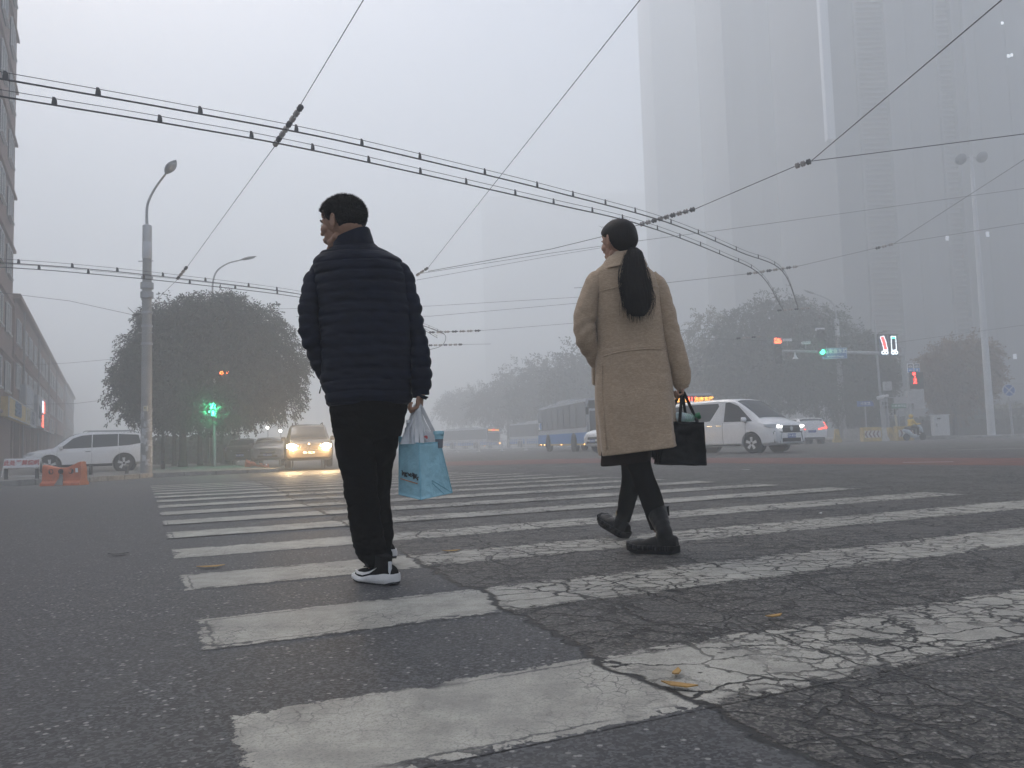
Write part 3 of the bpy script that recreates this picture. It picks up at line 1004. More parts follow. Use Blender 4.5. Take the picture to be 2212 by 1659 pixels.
# fittings on this post
for z in (tp.z - 1.95, tp.z - 3.25, tp.z - 3.75, tp.z - 4.4): b = MB(); b.lathe([(.165, z - b1.z - .04), (.20, z - b1.z - .04), (.20, z - b1.z + .04), (.165, z - b1.z + .04)], n=18); b.build('clamp_band', M_steel, lp1)
for z in (tp.z - 2.25, tp.z - 2.6): b = MB(); b.lathe([(.17, z - b1.z - .11), (.225, z - b1.z - .11), (.225, z - b1.z + .11), (.17, z - b1.z + .11)], n=18); b.build('clamp_band', M_steel, lp1)
for z in (tp.z - 1.35, tp.z - 3.25, tp.z - 4.0): b = MB(); b.bar((-.27, -.1, z - b1.z), (.27, -.1, z - b1.z), .03); b.build('step_bar', M_steel, lp1)
b = MB(); rr = random.Random(5)
for i in range(34):
    z = rr.uniform(.25, 2.3); a = rr.uniform(-pi * .95, .1); w_ = rr.uniform(.06, .2); h_ = rr.uniform(.05, .25)
    r = .203 - z * .006 + .003 * (i % 3)
    vs = []
    for k in range(4):
        aa = a + w_ / r * k / 3
        vs += [(r * cos(aa), r * sin(aa), z + rr.uniform(-.02, .02)), (r * cos(aa), r * sin(aa), z + h_ + rr.uniform(-.03, .03))]
    b.add(vs, [(0, 2, 3, 1), (2, 4, 5, 3), (4, 6, 7, 5)])
b.build('poster_scrap', M_poster, lp1, recalc=False)
bx = D(318, 883, Yp)
ob = thing('junction_box', 'small pale meter box strapped to the concrete lamp post', 'box', (b1.x + .08, b1.y - .20, bx.z))
b = MB(); b.box((0, -.05, 0), (.15, .09, .2)); b.build('case', pm('cream_box', (.5, .48, .4), .6), ob, bevel=.01)
b = MB(); b.box((0, -.098, .02), (.05, .01, .05)); b.build('dial', pm('ochre', (.35, .28, .08), .6), ob)
b = MB(); b.bar((-.09, -.03, -.06), (.09, -.03, -.06), .02); b.bar((-.09, -.03, .06), (.09, -.03, .06), .02); b.build('strap', M_steel, ob)

q = D(460, 990, 47)
b2 = Vector((q.x, 47, gz(q.x, 47) + PW)); t2 = D(458, 640, 47)
street_lamp('paler street lamp rising behind the big tree, arm pointing right', tuple(b2), t2.z - b2.z, .2, .16,
    [(.02, 0, .8), (.25, 0, 1.5), (.9, 0, 1.95), (1.7, 0, 2.15)], (.95, .32), GL)
q = D(470, 990, 62); b3 = Vector((q.x, 62, gz(q.x, 62) + PW)); t3 = D(470, 700, 62)
street_lamp('faintest street lamp, its head just above the tree crown', tuple(b3), t3.z - b3.z, .2, .16,
    [(.05, 0, .8), (.3, 0, 1.3), (.9, 0, 1.75), (1.6, 0, 1.95)], (1.0, .34), GL)
q = D(1822, 940, 60); b4 = Vector((q.x, 60, PW)); t4 = D(1809, 690, 60)
street_lamp('street lamp rising behind the blue street name board, arm pointing left', tuple(b4), t4.z - b4.z, .26, .15,
    [(-.03, 0, .6), (-.15, 0, 1.1), (-.6, 0, 1.6), (-1.5, 0, 2.0)], (.95, .3), GL)

# tall floodlight mast
q = D(2142, 938, 50); bm_ = Vector((q.x, 50, PW)); tpm = D(2099, 336, 50)
t = thing('floodlight_mast', 'tall pale tapering mast with twin floodlights at the far right', 'mast', tuple(bm_))
b = MB(); h = tpm.z - bm_.z; b.tube([(0, 0, 0), (0, 0, h * .5), (0, 0, h)], [.23, .18, .10], 16); b.build('mast', M_steelL, t, smooth=True)
b = MB(); b.lathe([(.5, 0), (.5, .06), (.42, .07)], n=16); b.build('base_plate', M_steel, t)
for sx in (-1, 1):
    b = MB(); b.bar((0, 0, h - .12), (sx * .5, -.05, h - .2), .06); br = b.build('bracket', M_steel, t)
    b = MB(); b.lathe([(.08, .16), (.24, .11), (.35, 0), (.37, -.08), (.33, -.12), (.05, -.12)], (0, 0, 0), 'Y', 18, Matrix.Translation((sx * .68, -.1, h - .22 + (.05 if sx > 0 else -.05))) @ Matrix.Rotation(radians(35), 4, 'X'))
    b.build('floodlight', M_lampm, t, smooth=True)

# ---------------------------------------------- walking signal on the left
E_grn = pm('green_led', (.05, 1, .55), .5, var=0, emit=9)
E_amb = pm('amber_led', (1, .16, .03), .5, var=0, emit=7)
E_redl = pm('red_led', (1, .03, .02), .5, var=0, emit=5)
def led_lamp(name, loc, col, power, r=.05):
    L = bpy.data.lights.new(name, 'POINT'); L.energy = power; L.color = col; L.shadow_soft_size = r
    o = bpy.data.objects.new(name, L); SC.collection.objects.link(o); o.location = loc
    return o
def walker(b, c, s, M=None):
    "small walking figure: c centre, s height, in the x-z plane facing -y"
    x, y, z = c
    b.lathe([(.0005, 0), (.09 * s, 0), (.09 * s, .004), (.0005, .004)], (x, y, z + .40 * s), 'Y', 10)
    for p, q, w in (((0, .28), (0, -.05), .16), ((0, .24), (-.2, .04), .08), ((0, .24), (.18, .02), .08), ((0, -.05), (-.18, -.46), .10), ((0, -.05), (.17, -.46), .10)):
        b.bar((x + p[0] * s, y, z + p[1] * s), (x + q[0] * s, y, z + q[1] * s), w * s, .006, up=(0, 1, 0))
sp = G(464, 1014)
t = thing('pedestrian_signal', 'green walking man signal with green countdown, before the big tree', 'traffic signal', tuple(sp))
hz = D(465, 885, sp.y).z - sp.z
b = MB(); b.tube([(0, 0, -.05), (0, 0, D(463, 818, sp.y).z - sp.z)], [.065, .055], 12); b.build('post', M_steel, t, smooth=True)
b = MB(); b.box((.03, -.16, hz), (.36, .2, .72)); b.box((.03, -.08, hz), (.1, .1, .2)); hb = b.build('housing', M_blk, t, bevel=.02)
b = MB()
for z in (.17, -.17):
    b.box((.03, -.30, hz + z + .155), (.32, .10, .012)); b.box((-.13, -.30, hz + z + .05), (.012, .10, .2)); b.box((.19, -.30, hz + z + .05), (.012, .10, .2))
b.build('visor', M_blk, t)
text('23', .30, E_grn, t, (.03, -.268, hz + .17), name='countdown', bold=.012, extrude=.004)
b = MB(); walker(b, (.03, -.27, hz - .16), .27); b.build('walking_figure', E_grn, t)
led_lamp('signal_glow', (sp.x + .03, sp.y - .55, sp.z + hz), (.08, 1, .45), 110, .12)

# amber signal behind the tree edge
q = D(487, 806, sp.y)
t = thing('traffic_signal', 'black vehicle signal glowing amber among the leaves, above the green walking signal', 'traffic signal', (q.x, sp.y, gz(q.x, sp.y) + PW))
h = q.z - t.location.z
b = MB(); b.bar((sp.x - q.x, .02, h - .18), (0, .02, h - .18), .05); b.build('bracket_arm', M_steel, t)
b = MB(); b.box((0, 0, h - .25), (.52, .2, .8)); b.build('housing', M_blk, t, bevel=.02)
b = MB(); b.lathe([(.001, .11), (.09, .11), (.09, .12), (.001, .125)], (-.14, 0, h), 'Y', 14); b.build('lit_lens', E_amb, t)
text('60', .16, E_amb, t, (.14, -.115, h), name='countdown', bold=.008)
b = MB()
for z in (-.28, -.56): b.lathe([(.001, .11), (.09, .11), (.09, .115), (.001, .12)], (-.14, 0, h + z), 'Y', 14)
b.build('dark_lens', pm('unlit_lens', (.04, .03, .03), .3), t)
led_lamp('signal_glow', (q.x, sp.y - .5, q.z), (1, .25, .08), 1.5, .1)

# ---------------------------------------------- signal gantry on the right (mast arm)
YG = 55
def pg(px, py): return D(px, py, YG)
E_wl = pm('white_led', (.85, .95, 1), .5, var=0, emit=1.0)
E_rl2 = pm('red_led_soft', (1, .05, .05), .5, var=0, emit=1.8)
E_gl2 = pm('green_led_soft', (.05, 1, .5), .5, var=0, emit=3.5)
gp = pg(1964, 950); gx = pg(1950, 765)
t = thing('signal_gantry', 'long grey signal mast arm reaching left above the junction', 'signal gantry', (gx.x, YG, PW))
def lo(px, py, dy=0):
    q = D(px, py, YG + dy); return Vector((q.x - gx.x, dy, q.z - PW))
b = MB(); b.tube([(.1, 0, 0), (0, 0, lo(1950, 760).z + .3)], [.2, .15], 14); b.build('post', M_steel, t, smooth=True)
b = MB(); b.tube([lo(1952, 768), lo(1900, 763), lo(1760, 760), lo(1690, 758)], [.15, .12, .10, .08], 12); b.build('arm', M_steel, t, smooth=True)
def signal3(px, py, label, lit, which, label_cd=None):
    q = pg(px, py)
    t = thing('traffic_signal', label, 'traffic signal', (q.x, YG - .18, q.z), group='signals hung on the mast arm')
    b = MB(); b.box((0, 0, 0), (.5, .22, 1.9)); b.build('housing', M_blk, t, bevel=.03)
    b = MB(); b.box((0, .12, -.1), (.12, .14, .3)); b.build('bracket', M_steel, t)
    for k, z in enumerate((.62, 0, -.62)):
        b = MB(); b.lathe([(.001, .115), (.17, .115), (.17, .13), (.001, .135)], (0, 0, z), 'Y', 16)
        b.build('lens', lit if k == which else MATS['unlit_lens'], t)
        b = MB()
        R = []
        for y in (-.12, -.42):
            R.append([Vector((.19 * cos(a), y, z + .19 * sin(a))) for a in [pi * j / 8 for j in range(9)]])
        b.rings(R, cap=False, close=False); b.build('visor', M_blk, t, recalc=False)
    return t, q
E_orl = pm('orange_led', (1, .09, .03), .5, var=0, emit=3.5)
ts, q = signal3(1678, 757, 'leftmost hanging signal with its orange top lens and countdown lit', E_orl, 0)
text('88', .5, E_orl, ts, (.0, -.15, .62), name='countdown', bold=.02)
ts, q = signal3(1772, 742, 'hanging signal with its green bottom lens lit, left of the street name board', E_gl2, 2)
led_lamp('signal_glow', (q.x, YG - .8, q.z - .6), (.1, 1, .5), 14, .12)
# cameras and dome on the arm
for px, py, lab in ((1700, 738, 'white bullet camera near the tip of the mast arm'), (1740, 744, 'small camera in the middle of the mast arm'), (1770, 715, 'pale camera on top of the green signal')):
    q = pg(px, py)
    c = thing('traffic_camera', lab, 'camera', (q.x, YG - .1, q.z), group='cameras on the mast arm')
    b = MB(); b.box((0, 0, .1), (.62, .18, .2)); b.build('housing', pm('cam_white', (.6, .6, .62), .4), c, bevel=.03)
    b = MB(); b.bar((0, .05, 0), (0, .1, -.32), .05); b.build('bracket', M_steel, c)
q = pg(1718, 775)
c = thing('speaker_horn', 'white bell shaped speaker hanging under the mast arm', 'speaker', (q.x, YG, q.z))
b = MB(); b.lathe([(.03, .5), (.05, .3), (.12, .1), (.22, 0), (.2, -.02)], n=14); b.build('bell', pm('cam_white2', (.7, .7, .72), .4), c, smooth=True)
b = MB(); b.bar((0, 0, .4), (0, 0, .62), .04); b.build('rod', M_steel, c)
# blue street name board
q = pg(1800, 764)
c = thing('street_name_board', 'blue street name board with white characters hanging from the mast arm', 'sign', (q.x, YG - .22, q.z))
M_blue = pm('sign_blue', (.035, .11, .36), .5, var=.08)
M_wlet = pm('white_letter', (.75, .77, .8), .5, var=0)
b = MB(); b.box((0, 0, 0), (1.72, .05, .76)); b.build('board', M_blue, c, bevel=.01)
b = MB()
for z in (-.35, .35): b.box((0, -.032, z), (1.66, .01, .02))
for x in (-.82, .82): b.box((x, -.032, 0), (.02, .01, .72))
b.build('border', M_wlet, c)
text('马家堡东路', .33, M_wlet, c, (.06, -.036, .12), extrude=.006, bold=.006)
text('MAJIAPU Donglu', .165, M_wlet, c, (.06, -.036, -.22), extrude=.006, bold=.004)
b = MB()
for x in (-.5, .5): b.bar((x, .04, .36), (x, .1, .5), .05)
b.build('hanger', M_steel, c)
# bicycle lane signal panels: lit carriageway shapes with wheels below
def bike(b, c, s, y=0):
    x, z = c
    for dx in (-.26, .26):
        R = [[Vector((x + dx * s + r * s * cos(a), y, z + r * s * sin(a))) for a in [2 * pi * j / 14 for j in range(14)]] for r in (.22, .13)]
        b.rings(R, cap=False)
    b.bar((x - .26 * s, y, z), (x - .05 * s, y, z + .32 * s), .06 * s, .004, up=(0, 1, 0))
    b.bar((x + .26 * s, y, z), (x + .15 * s, y, z + .42 * s), .06 * s, .004, up=(0, 1, 0))
    b.bar((x - .08 * s, y, z + .3 * s), (x + .16 * s, y, z + .3 * s), .06 * s, .004, up=(0, 1, 0))
def lane_panel(px, lab, kind):
    q = pg(px, 747)
    t = thing('lane_signal', lab, 'traffic signal', (q.x, YG - .2, q.z), group='lit lane signal panels')
    b = MB(); b.box((0, 0, 0), (.60, .14, 1.45)); b.build('panel', pm('panel_blue', (.05, .08, .14), .4), t, bevel=.02)
    b = MB(); b.box((0, -.09, .745), (.64, .2, .03)); b.build('hood', M_blk, t)
    b = MB()
    if kind == 'red':
        P = [(-.20, .62), (-.20 + .25, .66), (.05 + .18, -.30), (-.02, -.34)]
        P = [(-.24, .58), (.0, .66), (.13, .25), (.22, -.34), (-.04, -.34), (-.12, .15)]
        m2 = MB(); m2.prism([(x * .8, -.078, z * .95) for x, z in P], (0, 0, 0), (0, -.006, 0)); m2.build('red_carriageway', E_rl2, t)
    else:
        P = [(-.17, .62), (.15, .62), (.15, -.34), (-.17, -.34)]
        m2 = MB(); m2.box((-.01, -.08, .55), (.34, .012, .13)); m2.build('green_bar', E_gl2, t)
    for a, c in zip(P, P[1:] + P[:1]): b.bar((a[0], -.085, a[1]), (c[0], -.085, c[1]), .05, .008, up=(0, 1, 0))
    for dx in (-.10, .12):
        R = [[Vector((dx + r * cos(a), -.085, -.50 + r * sin(a))) for a in [2 * pi * j / 14 for j in range(14)]] for r in (.14, .06)]
        b.rings(R, cap=False)
    b.bar((-.1, -.085, -.42), (.12, -.085, -.34), .05, .008, up=(0, 1, 0))
    b.build('lit_outline', E_wl, t)
lane_panel(1906, 'lit lane panel with slanting red carriageway shape above white wheels', 'red')
lane_panel(1927, 'lit lane panel with upright white outline and green top bar', 'green')
b = MB()
# two small blue and white cycle signs over the red signal
for px, lab, arrow in ((1963, 'left one of two small cycle signs above the red walking signal, arrow left', 'left'), (1977, 'right one of two small cycle signs above the red walking signal, arrow up', 'up')):
    q = D(px, 796, 54)
    c = thing('cycle_sign', lab, 'sign', (q.x, 53.8, q.z), group='cycle signs')
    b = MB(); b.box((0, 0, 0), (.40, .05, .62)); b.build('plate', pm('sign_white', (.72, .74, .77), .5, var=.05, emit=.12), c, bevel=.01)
    b = MB(); b.box((0, -.030, -.14), (.35, .01, .27)); b.build('blue_field', pm('bright_blue', (.03, .20, .55), .5), c)
    b = MB(); b.box((0, -.030, .14), (.35, .01, .27)); b.build('grey_field', pm('sign_grey', (.08, .10, .14), .5), c)
    b = MB(); bike(b, (0, .10), .26, -.04)
    if arrow == 'up':
        b.bar((0, -.04, -.25), (0, -.04, -.1), .05, .006, up=(0, 1, 0)); b.prism([(-.07, -.038, -.12), (.07, -.038, -.12), (0, -.038, -.03)], (0, 0, 0), (0, -.004, 0))
    else:
        b.bar((.1, -.04, -.14), (-.05, -.04, -.14), .06, .006, up=(0, 1, 0)); b.prism([(-.03, -.038, -.21), (-.03, -.038, -.07), (-.13, -.038, -.14)], (0, 0, 0), (0, -.004, 0))
    b.build('pictogram', M_wlet, c)
    b = MB(); b.box((0, .06, 0), (.06, .1, .8)); b.build('bracket', M_steel, c)
# signal post with red figure and cabinets
q = D(1972, 948, 54)
t = thing('signal_post', 'grey signal post standing by the right hand chevron barrier, carrying cabinets', 'post', (q.x, 54, PW))
hh = D(1970, 780, 54).z - PW
b = MB(); b.tube([(.0, 0, 0), (-.06, 0, hh)], [.19, .11], 14); b.build('post', M_steel, t, smooth=True)
q2 = D(1970, 822, 54)
s = thing('pedestrian_signal', 'red standing figure signal in a black housing above the white cabinets', 'traffic signal', (q2.x, 53.7, q2.z))
b = MB(); b.box((0, 0, 0), (.52, .26, 1.15)); b.box((.45, .06, -.02), (.32, .3, 1.1)); b.build('housing', M_blk, s, bevel=.03)
b = MB(); walker(b, (0, -.14, -.02), .5); b.build('red_figure', E_redl, s)
b = MB(); b.lathe([(.001, .13), (.1, .13), (.1, .14), (.001, .145)], (-.05, 0, .42), 'Y', 12); b.build('red_lens', E_redl, s)
b = MB(); b.box((0, .17, 0), (.1, .12, .2)); b.build('bracket', M_steel, s)
for px, py, w_, h_, lab in ((1966, 858, .55, .85, 'white control box strapped left on the signal post'), (1982, 862, .75, 1.3, 'larger white control box strapped right on the signal post'), (1945, 870, .8, .7, 'grey white box behind the green direction sign'), (1916, 834, .5, .6, 'pale square box left of the signal post')):
    q = D(px, py, 53.8)
    c = thing('control_box', lab, 'cabinet', (q.x, 53.75, q.z), group='control boxes near the signal post')
    b = MB(); b.box((0, 0, 0), (w_, .3, h_)); b.build('case', pm('box_white', (.42, .42, .43), .5, var=.1), c, bevel=.02)
    b = MB(); b.box((w_ * .02, -.155, 0), (w_ * .8, .01, h_ * .85)); b.box((w_ * .3, -.17, 0), (.04, .03, .12)); b.build('door', pm('box_white2', (.38, .38, .39), .5, var=.1), c)
    b = MB(); b.bar((0, .2, -h_ * .3), (0, .2, h_ * .3), .06); b.build('bracket', M_steel, c)
# smaller posts and signs between
def post_sign(name, lab, px, py0, py1, Y, plate, m, words=None, lm=None, size=.2, pr=.05):
    q = D(px, py0, Y); q1 = D(px, py1, Y)
    t = thing(name, lab, 'sign', (q.x, Y, PW))
    b = MB(); b.tube([(0, .04, 0), (0, .04, q1.z - PW + plate[1] * .3)], pr, 10); b.build('post', M_steel, t, smooth=True)
    b = MB(); b.box((0, -.03, q1.z - PW), (plate[0], .04, plate[1])); b.build('plate', m, t, bevel=.01)
    if words: text(words, size, lm, t, (0, -.055, q1.z - PW), extrude=.004)
    return t
post_sign('direction_sign', 'small blue direction sign on a thin post right of the van', 1873, 940, 872, 58, (1.2, .4), M_blue, '马家堡', M_wlet, .25)
post_sign('direction_sign', 'small green direction sign with white characters by the signal post', 1945, 940, 877, 53, (1.0, .3), pm('sign_green', (.02, .16, .10), .5), '马家堡西里', M_wlet, .19, pr=.035)
t = thing('striped_post', 'thin cream marker post leaning behind the right chevron barrier', 'post', (D(1940, 940, 53.5).x, 53.5, PW))
b = MB(); b.tube([(.05, 0, 0), (-.12, 0, D(1938, 895, 53.5).z - PW)], .07, 10); b.build('post', pm('cream_post', (.5, .47, .36), .6), t, smooth=True)
b = MB(); h = D(1938, 895, 53.5).z - PW; b.tube([(-.12, 0, h), (-.13, 0, h + .35)], .06, 10); b.build('cap', M_blk, t, smooth=True)
t = thing('no_stopping_sign', 'round blue no stopping sign with pale cross on a steel post, far right', 'sign', (D(2186, 937, 52).x, 52, PW))
h = D(2184, 843, 52).z - PW
b = MB(); b.tube([(.08, .05, 0), (0, .05, h + .3)], .07, 12); b.build('post', M_steel, t, smooth=True)
b = MB(); b.lathe([(.001, .0), (.44, .0), (.44, .03), (.001, .032)], (0, 0, h), 'Y', 32); b.build('rim', pm('sign_rim', (.40, .42, .48), .5), t)
b = MB(); b.lathe([(.001, .035), (.36, .035), (.36, .045), (.001, .046)], (0, 0, h), 'Y', 32); b.build('face', pm('ns_blue', (.02, .10, .34), .5), t)
b = MB()
for s_ in (-1, 1): b.bar((-.25, -.052, h - .25 * s_), (.25, -.052, h + .25 * s_), .07, .008, up=(0, 1, 0))
b.build('cross', MATS['sign_rim'], t)
# posts near the lane panels
for px, y1, lab in ((1914, 850, 'left one of a pair of thin grey posts under the lane panels'), (1921, 860, 'right one of a pair of thin grey posts under the lane panels')):
    q = D(px, 940, 56)
    t = thing('steel_post', lab, 'post', (q.x, 56, PW), group='thin posts under the lane panels')
    b = MB(); h = D(px, y1, 56).z - PW; b.tube([(0, 0, 0), (-.05, 0, h)], .09, 10); b.build('shaft', M_steel, t, smooth=True)
    b = MB(); b.box((0, 0, h * .78), (.5, .16, .22)); b.build('box', M_blk, t, bevel=.02)
t = thing('signal_post', 'post holding up the lit lane panels', 'post', (D(1905, 940, YG + .3).x, YG + .3, PW))
b = MB(); b.tube([(.1, 0, 0), (0, 0, D(1900, 690, YG).z - PW)], [.09, .06], 10); b.build('shaft', M_steel, t, smooth=True)
b = MB(); b.bar((-.3, -.2, D(1905, 760, YG).z - PW), (.9, -.2, D(1905, 760, YG).z - PW), .08); b.build('cross_bar', M_steel, t)
# horn shaped camera
t = thing('traffic_camera', 'pale camera on a short bracket left of the signal post', 'camera', (D(1908, 860, 54).x, 54, D(1908, 858, 54).z))
b = MB(); b.tube([(-.4, 0, -.05), (.35, 0, .12)], [.13, .09], 10); b.build('housing', MATS['cam_white'], t, smooth=True)
b = MB(); b.bar((.2, 0, 0), (1.5, 0, -.1), .05); b.build('bracket', M_steel, t)

# ================================================================== overhead wires
def wire_path(pts, sag=.0, n=10):
    P = [Vector(p) for p in pts]; out = []
    for a, c in zip(P, P[1:]):
        for k in range(n):
            q = a.lerp(c, k / n); q.z -= sag * 4 * (k / n) * (1 - k / n); out.append(q)
    out.append(P[-1]); return out
def trolley(label, pts, group='trolley wires over the junction', gap=.10, step=1.25, r1=.0135, r2=.0055, off=0):
    P = [Vector(p) for p in smooth_path(pts, 8)]
    o = P[0].copy()
    t = thing('trolley_wire', label, 'overhead wire', tuple(o), group=group)
    b = MB(); b.tube([p - o for p in P], r1, 6); b.build('contact_wire', M_wire, t)
    b = MB(); b.tube([p - o + Vector((0, 0, gap)) for p in P], r2, 5); b.build('support_wire', M_wire, t)
    acc = off
    for a, c in zip(P, P[1:]):
        L = (c - a).length
        while acc < L:
            q = a.lerp(c, acc / L) - o
            d = (c - a).normalized() * .035
            b = MB(); b.prism([q - d + Vector((0, -.012, -.01)), q + d + Vector((0, -.012, -.01)), q + d * .8 + Vector((0, -.012, gap * .8)), q + d * .3 + Vector((0, -.012, gap + .02)), q - d * .6 + Vector((0, -.012, gap + .02))], (0, 0, 0), (0, .024, 0))
            b.build('dropper', M_wire, t)
            acc += step * random.uniform(.75, 1.2)
        acc -= L
    return t
WZ = 5.75
A1 = [ZP(-500, 82, WZ), ZP(0, 170, WZ), ZP(370, 235, WZ), ZP(700, 297, WZ), ZP(1000, 366, WZ), ZP(1200, 415, WZ), ZP(1440, 480, WZ), ZP(1600, 545, WZ), ZP(1690, 586, WZ), ZP(1725, 668, WZ - .25)]
A2 = [ZP(-500, 125, WZ), ZP(0, 208, WZ), ZP(390, 272, WZ), ZP(700, 330, WZ), ZP(1180, 437, WZ), ZP(1390, 487, WZ), ZP(1560, 551, WZ), ZP(1645, 596, WZ), ZP(1692, 670, WZ - .25)]
trolley('upper near trolley wire pair with droppers, crossing the whole sky', A1)
trolley('lower near trolley wire pair with droppers, crossing the whole sky', A2, off=.5)
B1 = [ZP(-600, 530, WZ), ZP(0, 567, WZ), ZP(200, 582, WZ), ZP(400, 603, WZ), ZP(640, 634, WZ), ZP(800, 668, WZ), ZP(905, 700, WZ), ZP(960, 722, WZ)]
B2_ = [ZP(-600, 545, WZ), ZP(0, 577, WZ), ZP(200, 592, WZ), ZP(400, 612, WZ), ZP(640, 641, WZ), ZP(800, 673, WZ), ZP(900, 706, WZ), ZP(945, 730, WZ)]
trolley('upper far trolley wire pair passing behind the man at shoulder height', B1, r1=.012)
trolley('lower far trolley wire pair passing behind the man at shoulder height', B2_, r1=.012, off=.4)

def span(label, pts, r=.006, sag=.0, beads=None, m=None, group='span wires', bead_r=.045):
    P = wire_path(pts, sag)
    o = P[0].copy()
    t = thing('span_wire', label, 'overhead wire', tuple(o), group=group)
    b = MB(); b.tube([p - o for p in P], r, 5); b.build('cable', m or M_wiref, t)
    for (a, c, n) in beads or []:
        a, c = Vector(a) - o, Vector(c) - o
        for k in range(n):
            q = a.lerp(c, (k + .5) / n)
            ln = (c - a).length / n * .42
            d = (c - a).normalized()
            b = MB(); b.tube([q - d * ln, q - d * ln * .6, q - d * ln * .2, q + d * ln * .25, q + d * ln * .6, q + d * ln], [bead_r * .3, bead_r, bead_r * .55, bead_r, bead_r * .6, bead_r * .25], 9)
            b.build('insulator', M_ins if k % 3 else M_wire, t, smooth=True)
    return t
def zp(px, py, z=WZ + .1): return ZP(px, py, z)
pl = Vector((b1.x, b1.y, D(323, 668, b1.y).z))
span('thin span wire from the top of the frame down to the concrete lamp post', [zp(800, -25), zp(650, 225), zp(592, 318), zp(402, 580), zp(385, 602), pl], .006, 0,
     [(zp(652, 228), zp(592, 316), 8), (zp(404, 576), zp(382, 604), 4)], bead_r=.048)
span('long bare span wire running from top centre to behind the man', [zp(1400, -22), zp(1085, 375), zp(925, 578), zp(900, 592)], .006, 0, [(zp(925, 578), zp(898, 596), 3)])
s1 = [zp(2185, -18), zp(1752, 348), zp(1720, 358), zp(1500, 452), zp(1440, 466), zp(1385, 484), zp(1297, 512), zp(1190, 538), zp(925, 586)]
span('span wire with strings of insulators crossing above the woman', s1, .0085, 0, [(zp(1752, 348), zp(1716, 360), 3), (zp(1502, 451), zp(1380, 486), 9)], bead_r=.06)
span('wire branching to the right edge above the floodlight mast', [zp(1752, 348), zp(2300, 278)], .0085)
FZ = 6.2
def fp(px, py, Y): return D(px, py, Y)
span('wire below the trolley crossing, passing behind the head of the woman', [fp(900, 592, 26), fp(1188, 547, 26), fp(1374, 521, 26), fp(1566, 496, 27), fp(2300, 395, 29)], .007)
span('far span wire with pale insulators joining the wire ends at the right', [fp(1240, 622, 33), fp(1430, 612, 33), fp(1610, 592, 33), fp(1720, 576, 33), fp(1900, 534, 33), fp(1930, 527, 33), fp(2300, 288, 27)], .009, 0,
     [(fp(1612, 592, 33), fp(1725, 575, 33), 8), (fp(1890, 537, 33), fp(1932, 526, 33), 3)], bead_r=.07)
span('wire continuing right from the insulators towards the mast', [fp(1930, 527, 33), fp(2300, 468, 33)], .009)
span('insulated wire end hanging above the dark trees', [fp(1678, 671, 33), fp(1752, 665, 33)], .006, 0, [(fp(1678, 671, 33), fp(1752, 665, 33), 6)], m=M_steel, bead_r=.055)
span('short string of insulators left of the leftmost red signal', [fp(1590, 731, 36), fp(1645, 727, 36)], .006, 0, [(fp(1590, 731, 36), fp(1645, 727, 36), 5)], bead_r=.055)
for i, (lab, pts) in enumerate([
        ('faint high wire between the man and the woman', [fp(900, 605, 30), fp(1190, 553, 30), fp(1300, 535, 30)]),
        ('faint wire at the height of the woman elbow', [fp(640, 684, 33), fp(930, 683, 33), fp(1280, 652, 33)]),
        ('second faint wire at the height of the woman elbow', [fp(560, 668, 34), fp(930, 661, 34), fp(1280, 640, 34)]),
        ('insulated wire right of the man arm', [fp(925, 718, 36), fp(1040, 714, 36), fp(1240, 698, 36)]),
        ('lower insulated wire right of the man arm', [fp(925, 746, 38), fp(1000, 744, 38), fp(1060, 743, 38)]),
        ('thin wire from the left edge to the concrete lamp post', [fp(-300, 590, 27), fp(0, 632, 27), fp(150, 650, 27), fp(305, 684, b1.y)]),
        ('faint wire in front of the brick building', [fp(30, 790, 40), fp(150, 784, 40), fp(285, 772, 40)]),
        ('lowest faint wire across the side street', [fp(0, 874, 42), fp(160, 872, 42), fp(240, 862, 42)]),
        ('faint straight wire far above the trees', [fp(1500, 730, 40), fp(1900, 745, 40), fp(2300, 690, 40)]),
        ('short guy wire beside the concrete lamp post', [fp(328, 640, b1.y), fp(362, 672, b1.y + 1)])]):
    bd = None
    if 'insulated' in lab: bd = [(pts[0], pts[1], 7)]
    span(lab, pts, .0065, 0, bd, group='faint far wires', bead_r=.06)
# curved wire bend to the right of the man
C1 = [fp(960, 722, 34), fp(962, 735, 34), fp(952, 748, 34), fp(925, 756, 34)]
span('curved wire bend just right of the man elbow', [Vector(p) for p in smooth_path([fp(900, 700, 34), fp(940, 712, 34)] + C1, 5)], .011)
# ================================================================== vehicles
M_white = pm('white_car_paint', (.72, .73, .75), .28, var=.03, coat=.6, spec=.5)
M_darkp = pm('dark_car_paint', (.035, .038, .042), .3, var=.05, coat=.5)
M_bronze = pm('brown_car_paint', (.05, .042, .034), .3, var=.05, coat=.5)
M_silver = pm('silver_car_paint', (.30, .31, .33), .35, metal=.3, var=.05, coat=.4)
M_cg = pm('car_glass', (.028, .031, .036), .08, var=0, spec=.6)
M_cgl = pm('windscreen_glass', (.04, .045, .05), .08, var=0, spec=.45)
M_tyre = pm('tyre_rubber', (.018, .018, .019), .85, var=.2, scale=20)
M_rim = pm('alloy_rim', (.55, .56, .58), .4, metal=.1, var=.05)
M_black = pm('black_trim', (.014, .014, .015), .5, var=.1)
M_chrome = pm('chrome', (.55, .56, .58), .2, metal=.9, var=0)
M_plateb = pm('plate_blue', (.03, .09, .33), .45, var=.03)
M_hl = pm('headlight_lens', (.55, .57, .6), .15, var=.05)
M_tail = pm('tail_lens', (.28, .02, .015), .25, var=.05)
E_tail = pm('lit_tail', (1, .06, .03), .4, var=0, emit=2.6)
E_head = pm('lit_headlight', (1, .82, .55), .4, var=0, emit=60)
E_headw = pm('lit_headlight_white', (1, .97, .9), .4, var=0, emit=4)

